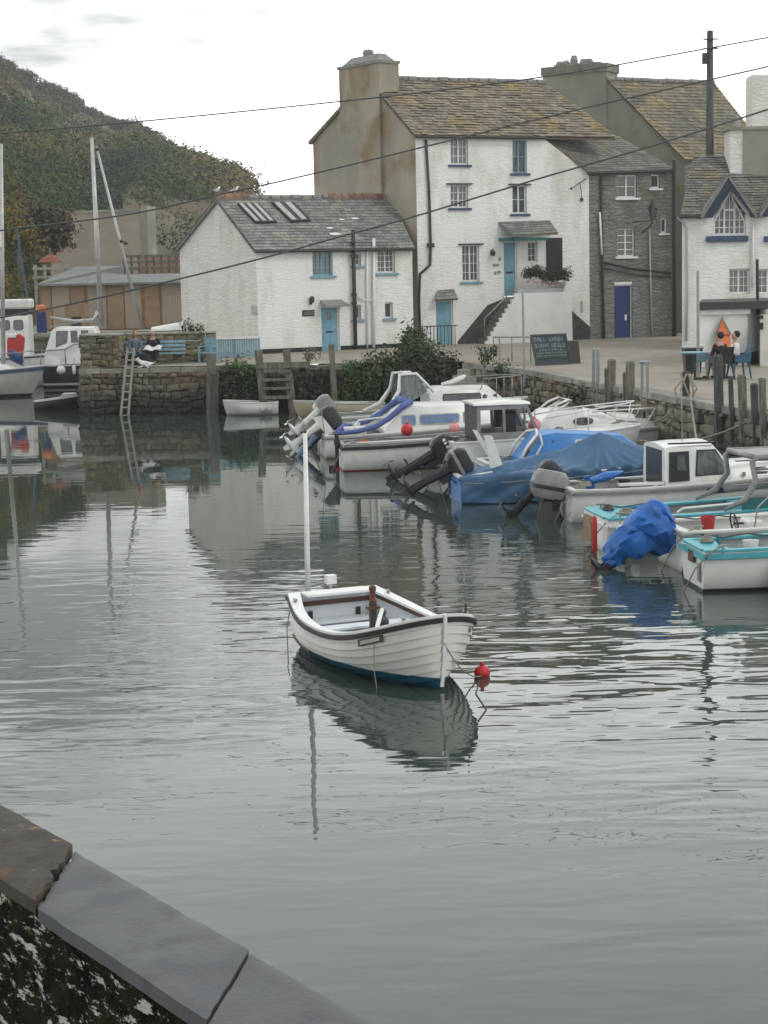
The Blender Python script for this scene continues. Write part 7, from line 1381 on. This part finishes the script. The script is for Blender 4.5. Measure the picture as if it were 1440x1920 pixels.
mt['denim'] = M('blue grey cloth', (.15, .20, .26), (.12, .16, .21), rough=.9); mt['black_cloth'] = M('black cloth', (.016, .016, .018), (.025, .025, .027), rough=.95); mt['white_cloth'] = M('white cloth', (.68, .68, .66), (.55, .56, .56), rough=.9, sc=12); mt['grey_cloth'] = M('grey cloth', (.28, .29, .29), (.2, .21, .21), rough=.9)
def seated(label, loc, rz, shirt, trousers, hair, lean=.05, headturn=0., hands=((.34, .62), (.34, .62)), bald=False, longhair=False, feet=.42):
    root = thing('person', label, 'person', loc, R(rz)); X = lambda x, y, z: (x+lean*(z-.45)*2 if z > .5 else x, y, z)
    ch = [[((0, 0, .47), .12), (X(0, 0, .62), .115), (X(0, 0, .80), .13), (X(0, 0, .93), .10), (X(0, 0, 1.02), .055), (X(.01, 0, 1.08), .06), (X(.02, 0, 1.16), .098), (X(.015, 0, 1.235), .088), (X(.01, 0, 1.275), .04)],
          [(X(.02, 0, 1.16), .098), (X(.115, 0, 1.15), .022)]]
    sh = [[((0, 0, .44), .13), (X(0, 0, .62), .13), (X(0, 0, .80), .145), (X(0, 0, .95), .11), (X(0, 0, .99), .07)]]; tr = [[((0, 0, .50), .13), ((0, 0, .45), .14)]]
    for sd, (hx, hz) in zip((-1, 1), hands):
        s0 = X(0, sd*.18, .92); e = (.08+lean*.5, sd*.23, .68); wv = (hx-.06, sd*.12, hz); pm = (hx+.01, sd*.10, hz)
        ch.append([(X(0, 0, .93), .10), (s0, .055), (e, .04), (wv, .028), (pm, .032)])
        sh.append([(X(0, 0, .95), .11), (s0, .068), (e, .052), ((wv[0]-.02, wv[1], wv[2]), .04)])
        for k, (dy, L) in enumerate(((-.03, .055), (-.01, .065), (.01, .068), (.03, .06))): ch.append([(pm, .032), ((pm[0]+.035, pm[1]+dy, pm[2]-.004), .010), ((pm[0]+.035+L*.5, pm[1]+dy*1.2, pm[2]-.018), .009), ((pm[0]+.03+L*.75, pm[1]+dy*1.2, pm[2]-.045), .008)])
        ch.append([(wv, .028), ((wv[0]+.03, wv[1]-sd*.04, wv[2]), .011), ((wv[0]+.07, wv[1]-sd*.05, wv[2]-.01), .009)])
        hp = (0.02, sd*.10, .46); kn = (.43, sd*.13, .49); an = (feet, sd*.12, .10); ch.append([((0, 0, .47), .12), (hp, .09), (kn, .06), (an, .04), ((feet+.06, sd*.13, .05), .04), ((feet+.17, sd*.14, .035), .03)])
        tr.append([((0, 0, .45), .14), (hp, .105), (kn, .075), (an, .055)])
        skin('shoe', [[((feet-.05, sd*.12, .05), .045), ((feet+.06, sd*.13, .05), .05), ((feet+.19, sd*.14, .04), .04)]], 'black_cloth', root, 1)
    skin('body', ch, 'skin', root); skin('top', sh, shirt, root); skin('trousers', tr, trousers, root)
    hm_ = MB(); c = V(X(.0, 0, 1.19)); hm_.ball(c+V((-.038, 0, .028)), .108, 14, sc=(.92, .95, .98)) if not bald else hm_.ball(c+V((-.035, 0, -.01)), .098, 12, sc=(.95, 1, .6))
    if longhair: hm_.ball(c+V((-.06, 0, -.12)), .1, 10, sc=(.7, 1, 1.2))
    hm_.build('hair', hair, root, smooth='all', world=False)
    ey = MB(); 
    for sd in (-1, 1): ey.ball(V(X(.10, sd*.035, 1.175)), .012, 6)
    ey.build('eyes', 'black', root, world=False); MB().box(tuple(V(X(.098, -.025, 1.10))), tuple(V(X(.108, .025, 1.108)))).build('mouth', 'red', root, world=False)
    return root
pb_ = aty(252, 675, 65.0); seated('person in blue grey jacket with reddish brown hair, bent over on the blue bench', (pb_.x, 65.15, 1.62), -70, 'denim', 'denim', 'hair_brown', .16, longhair=True, hands=((.38, .56), (.36, .56)))
pb_ = aty(288, 675, 65.0); seated('bald person in black top and trousers sitting in the middle of the blue bench', (pb_.x, 65.15, 1.62), -95, 'black_cloth', 'black_cloth', 'skin', .03, bald=True)
q = aty(284, 654, 64.7); r2 = thing('newspaper', 'open white papers on the lap of the person in black', 'paper', q); mb = MB(); rg = [[V((q.x-.28+.075*k, q.y-.16, q.z-.05+.03*math.sin(k*1.2))), V((q.x-.24+.075*k, q.y+.16, q.z+.08+.04*math.sin(k*1.2)))] for k in range(9)]; mb.loft(rg, False, 0, False); a_ = [tuple(i) for i in mb.f]; o = mb.build('sheet', 'white_cloth', r2, smooth='all', fix=False); sm_ = o.modifiers.new('thick', 'SOLIDIFY'); sm_.thickness = .02
q = aty(268, 668, 64.6); r2 = thing('blanket_bag', 'large black bag on the ground between the two people on the bench', 'bag', (q.x, 64.6, 1.62)); mb = MB(); mb.loft([[V((q.x+.32*w_*math.cos(a), 64.6+.16*w_*math.sin(a), z)) for a in [2*math.pi*k/12 for k in range(12)]] for z, w_ in ((1.63, .95), (1.8, 1.05), (2.0, .95), (2.08, .6))]); mb.build('bag', 'black_cloth', r2, smooth='all'); MB().tube([(q.x-.15, 64.6, 2.05), (q.x-.1, 64.58, 2.2), (q.x+.1, 64.58, 2.2), (q.x+.15, 64.6, 2.05)], .015, 6).build('handle', 'black_cloth', r2)
# small white and black dog lying in front
q = atz(272, 690, 1.62); dg = thing('dog', 'small white and black dog resting at the feet of the seated people', 'dog', (q.x, q.y+.1, 1.62), R(185))
ch = [[((-.18, 0, .13), .08), ((-.05, 0, .16), .085), ((.1, 0, .17), .09), ((.2, 0, .22), .06), ((.26, 0, .30), .055), ((.33, 0, .295), .035), ((.39, 0, .28), .022)], [((-.18, 0, .13), .08), ((-.27, 0, .16), .02), ((-.36, .03, .22), .012)]]
for sd in (-1, 1):
    ch.append([((.1, 0, .17), .09), ((.11, sd*.07, .11), .035), ((.10, sd*.08, .05), .022), ((.22, sd*.08, .02), .02), ((.26, sd*.08, .02), .018)]); ch.append([((-.18, 0, .13), .08), ((-.12, sd*.09, .10), .05), ((-.02, sd*.11, .05), .03), ((-.14, sd*.11, .025), .02), ((-.06, sd*.11, .02), .018)]); ch.append([((.26, 0, .30), .055), ((.245, sd*.04, .35), .02), ((.235, sd*.055, .385), .01)])
skin('body', ch, 'white_cloth', dg); skin('saddle_patch', [[((-.12, 0, .165), .086), ((.0, 0, .17), .093)]], 'black_cloth', dg, 1)
# diners
T0 = atz(1306, 712, 1.68); T0.y = 50.5; T0 = aty(1304, 700, 50.5); zf = 1.62
def table(label, x, y, mat='turq'):
    root = thing('round_table', label, 'table', (x, y, zf)); MB().lathe([(.40, .70), (.42, .72), (.42, .735), (.40, .745)], (x, y, zf), 20).build('tabletop', mat, root); MB().lathe([(.03, .02), (.03, .70)], (x, y, zf), 8).build('column', 'iron', root); MB().lathe([(.25, 0), (.25, .02), (.05, .05)], (x, y, zf), 12).build('base', 'iron', root); return root
table('round turquoise cafe table left of the seated couple', T0.x, 50.6, 'pale_blue'); 
def plastic_chair(label, x, y, rz, mat):
    root = thing('plastic_chair', label, 'chair', (x, y, zf), R(rz)); MB().loft([[V((-.22, -.23, .42)), V((.22, -.25, .44)), V((.22, .25, .44)), V((-.22, .23, .42))], [V((-.22, -.23, .45)), V((.22, -.25, .47)), V((.22, .25, .47)), V((-.22, .23, .45))]]).build('seat', mat, root, world=False, bevel=.01)
    MB().loft([[V((-.21, -.24, .45)), V((-.18, -.24, .45)), V((-.18, .24, .45)), V((-.21, .24, .45))], [V((-.34, -.2, .9)), V((-.31, -.2, .9)), V((-.31, .2, .9)), V((-.34, .2, .9))]]).build('backrest', mat, root, world=False, bevel=.01)
    for sd in (-1, 1): MB().prism([(-.24, sd*.25, .45), (.22, sd*.25, .45), (.2, sd*.25, .64), (-.27, sd*.25, .70)], (0, sd*.02, 0)).build('side_panel', mat, root, world=False)
    for sx in (-.2, .2):
        for sd in (-1, 1): MB().tube([(sx, sd*.22, .43), (sx*1.3, sd*.27, 0)], [.035, .025], 6).build('leg', mat, root, world=False)
    return root
mt['chair_blue'] = M('dark blue plastic', (.035, .10, .17), rough=.45)
cE = aty(1384, 700, 50.4); plastic_chair('dark blue plastic armchair holding the person in white', cE.x+.02, 50.4, 190, 'chair_blue'); seated('person in white shirt with dark curly hair in the blue plastic chair', (cE.x-.08, 50.4, zf), 185, 'white_cloth', 'black_cloth', 'hair_dark', .0, hands=((.40, .72), (.40, .66)))
cC = aty(1352, 700, 49.9); plastic_chair('dark chair seen from behind under the person in the dark jacket', cC.x, 49.9, 115, 'rubber'); seated('person in dark jacket with dark hair turned towards the cafe table', (cC.x, 49.95, zf), 118, 'black_cloth', 'grey_cloth', 'hair_dark', .03, hands=((.34, .70), (.36, .70)))
table('second small round cafe table between the two diners', aty(1360, 700, 50.9).x, 51.0, 'gel_grey')
plastic_chair('empty pale blue chair pulled up to the turquoise table', aty(1322, 700, 51.2).x, 51.3, 170, 'pale_blue')
q = aty(1298, 676, 53.6); r2 = thing('planter_tub', 'dark square planter tub against the corner of the white gabled house', 'planter', (q.x, 53.6, 1.62)); mb = MB(); mb.loft([[V((q.x+dx*w_, 53.6+dy*w_, z)) for dx, dy in ((-1, -1), (1, -1), (1, 1), (-1, 1))] for z, w_ in ((1.63, .22), (2.35, .27))]); mb.build('tub', 'rubber', r2); MB().box((q.x-.29, 53.3, 2.352), (q.x+.29, 53.89, 2.40)).build('rim', 'gel_grey', r2)
# ---------------------------------------------------------------- gulls, upturned boat
def gull(label, p, rz):
    r2 = thing('seagull', label, 'seagull', p, R(rz)); skin('body', [[((-.16, 0, .10), .02), ((-.08, 0, .12), .055), ((.04, 0, .15), .065), ((.11, 0, .22), .04), ((.14, 0, .27), .042), ((.18, 0, .265), .018)]] + [[((.0, sd*.0, .13), .03), ((.0, sd*.03, .04), .008), ((.0, sd*.03, 0), .008), ((.03, sd*.03, 0), .006)] for sd in (-1, 1)], 'white_paint', r2)
    mb = MB()
    for sd in (-1, 1): mb.prism([(.08, sd*.06, .19), (-.02, sd*.068, .2), (-.26, sd*.03, .12), (-.08, sd*.066, .10)], (0, sd*.012, 0))
    mb.build('wings', 'gel_grey', r2, world=False); MB().tube([(.18, 0, .265), (.245, 0, .255)], [.012, .004], 6).build('beak', 'orange', r2, world=False)
g0 = apexL
gull('white seagull standing on the left tip of the cottage ridge', ridge_c0, 60); gull('second seagull further along the cottage ridge', ridge_c1, 20)
q = aty(318, 618, 67.2); r2 = thing('upturned_dinghy', 'small upturned white dinghy behind the parapet next to the cottage', 'dinghy', (q.x-.65, q.y, q.z)); mb = MB(); rg = []
for k in range(13):
    t = k/12; b = .34*(1-max(0, (t-.2)/.8)**2.2)**.7+.02 if False else .05+.3*math.sin(math.pi*min(1, t*.55+.45))**.8; h = .12+.18*t
    rg.append([V((q.x-.65+1.15*t, q.y+b*math.cos(a), q.z-.02+h*math.sin(a))) for a in [math.pi*j/10 for j in range(11)]])
mb.loft(rg, True, 0, True); mb.build('hull', 'gel', r2, smooth=True)
# ---------------------------------------------------------------- foreground wall with slate coping
ZC = 3.4
def cp(px, py, z=ZC): return atz(px, py, z)
U0, U1 = cp(-260, 1376), cp(760, 1962); dirw = (U1-U0).normalized(); nw = V((-dirw.y, dirw.x, 0)); nw = nw if nw.y < 0 else -nw
wd = abs((cp(200, 1795)-cp(0, 1524)).dot(nw)); wd = abs((cp(0, 1648)-U0).dot(nw))
root = thing('terrace_wall', 'near lichened wall with blue grey slate coping at the lower left corner', 'wall', (U0.x, U0.y, 0))
def along(px, py): return (cp(px, py)-U0).dot(dirw)
j1, j2 = along(140, 1605), along(485, 1790); j1b, j2b = along(65, 1700), along(405, 1895)
mt['slate_cope'] = M('blue grey slate coping', (.078, .081, .088), (.104, .107, .112), rough=.6, sc=3.5, lo=.35, hi=.65, bump=.5, bsc=90, bd=.003, col3=(.075, .078, .085), sc3=9)
mt['mossy_cope'] = M('lichened coping', (.07, .063, .055), (.04, .036, .032), rough=.9, sc=9, bump=.8, bsc=25, bd=.01, col3=(.12, .075, .045), sc3=9)
rnd = random.Random(12)
def slab(a0, a0b, a1, a1b, mat, zt, seed, rag0=.0, rag1=.0):
    NN, NM = 40, 14; rg = []
    for j in range(NM+1):
        v = j/NM; row = []
        e0 = a0+(a0b-a0)*v+rag0*noise.noise(V((v*9, seed, 0)))*1.; e1_ = a1+(a1b-a1)*v+rag1*noise.noise(V((v*9, seed+5, 0)))
        for i in range(NN+1):
            u = e0+(e1_-e0)*i/NN; p = U0+dirw*u+nw*(wd*v); ed = min(1, min(v, 1-v)*12, min(i, NN-i)/2.)
            row.append(V((p.x, p.y, zt+.015-.004*(1-ed)**2-.022*v+.0025*noise.noise(p*14)+.0008*noise.noise(p*60)+.004*noise.noise(p*4))))
        rg.append(row)
    mb = MB(); mb.loft(rg, False, 0, False); bt = [[p-V((0, 0, .028)) for p in r_] for r_ in (rg[0], rg[-1])]
    mb.loft([rg[0], bt[0]], False, 0, False); mb.loft([rg[-1], bt[1]], False, 0, False)
    for i in (0, NN): c0 = [r_[i] for r_ in rg]; mb.loft([c0, [p-V((0, 0, .028)) for p in c0]], False, 0, False)
    return mb.build('coping_slab', mat, root, smooth=True, fix=False)
g_ = .006
slab(0, 0, j1-g_, j1b-g_-.02, 'mossy_cope', ZC+.012, 1, 0, .03); slab(j1+g_, j1b+g_-.02, j2-g_*.6, j2b-g_*.6, 'slate_cope', ZC, 2, .03, .004); slab(j2+g_*.6, j2b+g_*.6, (U1-U0).length, (U1-U0).length, 'slate_cope', ZC-.004, 3, .004, 0)
mb = MB(); rg = []
for i in range(81):
    u = (U1-U0).length*i/80; row = []
    for j in range(41):
        z = ZC-.03-.9*j/40; p = U0+dirw*u+nw*(wd-.035+.012*noise.noise(V((u*9, z*9, 1)))*1.5+.008*noise.noise(V((u*30, z*30, 1)))+.03*j/40); row.append(V((p.x, p.y, z)))
    rg.append(row)
mb.loft(rg, False, 0, False)
def lichen_mat():
    m = M('lichened wall face', (.008, .0075, .006), (.022, .020, .012), rough=.95, spec=.05, sc=14, lo=.4, hi=.6, bump=1., bsc=45, bd=.01); t = m.node_tree; b = t.nodes['Principled BSDF']; src = b.inputs['Base Color'].links[0].from_socket; tcn = nd(t, 'ShaderNodeTexCoord')
    for sc, lo, hi, col in ((5, .60, .66, (.07, .06, .02)), (16, .565, .60, (.44, .45, .41)), (40, .61, .64, (.36, .37, .34)), (7, .68, .70, (.36, .30, .20))):
        n = nd(t, 'ShaderNodeTexNoise'); n.inputs['Scale'].default_value = sc; n.inputs['Detail'].default_value = 7; n.inputs['Roughness'].default_value = .7; mz = nd(t, 'ShaderNodeMapping'); mz.inputs['Scale'].default_value = (.75, .75, 2.3); t.links.new(tcn.outputs['Object'], mz.inputs[0]); t.links.new(mz.outputs[0], n.inputs[0]); r = nd(t, 'ShaderNodeMapRange'); r.inputs[1].default_value = lo; r.inputs[2].default_value = hi; t.links.new(n.outputs[0], r.inputs[0])
        x = nd(t, 'ShaderNodeMix', data_type='RGBA'); x.inputs[7].default_value = (*col, 1); t.links.new(r.outputs[0], x.inputs[0]); t.links.new(src, x.inputs[6]); src = x.outputs[2]
    t.links.new(src, b.inputs['Base Color']); return m
mt['lichen'] = lichen_mat()
def spots(m, L):
    t = m.node_tree; b = t.nodes['Principled BSDF']; src = b.inputs['Base Color'].links[0].from_socket; tcn = nd(t, 'ShaderNodeTexCoord')
    for sc, lo, hi, col in L:
        n = nd(t, 'ShaderNodeTexNoise'); n.inputs['Scale'].default_value = sc; n.inputs['Detail'].default_value = 8; n.inputs['Roughness'].default_value = .7; t.links.new(tcn.outputs['Object'], n.inputs[0]); r = nd(t, 'ShaderNodeMapRange'); r.inputs[1].default_value = lo; r.inputs[2].default_value = hi; t.links.new(n.outputs[0], r.inputs[0])
        x = nd(t, 'ShaderNodeMix', data_type='RGBA'); x.inputs[7].default_value = (*col, 1); t.links.new(r.outputs[0], x.inputs[0]); t.links.new(src, x.inputs[6]); src = x.outputs[2]
    t.links.new(src, b.inputs['Base Color'])
spots(mt['slate_cope'], ((70, .66, .69, (.2, .2, .19)), (22, .69, .71, (.03, .03, .032)), (3, .58, .8, (.12, .10, .085)))); spots(mt['mossy_cope'], ((8, .62, .64, (.20, .14, .08)), (26, .66, .68, (.30, .29, .25)), (5, .60, .66, (.03, .03, .02))))
mb.build('wall_face', 'lichen', root, smooth='all', fix=False)
A_, B_ = U0-dirw*.0, U1; mb = MB(); bw = wd-.08; mb.hexa([A_+nw*.03+V((0, 0, -1-ZC)), B_+nw*.03+V((0, 0, -1-ZC)), B_+nw*bw+V((0, 0, -1-ZC)), A_+nw*bw+V((0, 0, -1-ZC)), A_+nw*.03+V((0, 0, -.05)), B_+nw*.03+V((0, 0, -.05)), B_+nw*bw+V((0, 0, -.05)), A_+nw*bw+V((0, 0, -.05))]); mb.build('core', 'stone', root)
hz = MB().box((-400, -60, -3.6), (330, 700, 110)); ho = hz.build('haze', 'white_paint'); ho['kind'] = 'stuff'
hm_ = bpy.data.materials.new('haze'); hm_.use_nodes = True; t = hm_.node_tree; t.nodes.clear(); pv = nd(t, 'ShaderNodeVolumePrincipled'); pv.inputs['Color'].default_value = (.86, .9, .92, 1); pv.inputs['Density'].default_value = .00042; on = nd(t, 'ShaderNodeOutputMaterial'); t.links.new(pv.outputs[0], on.inputs['Volume']); ho.data.materials.clear(); ho.data.materials.append(hm_)
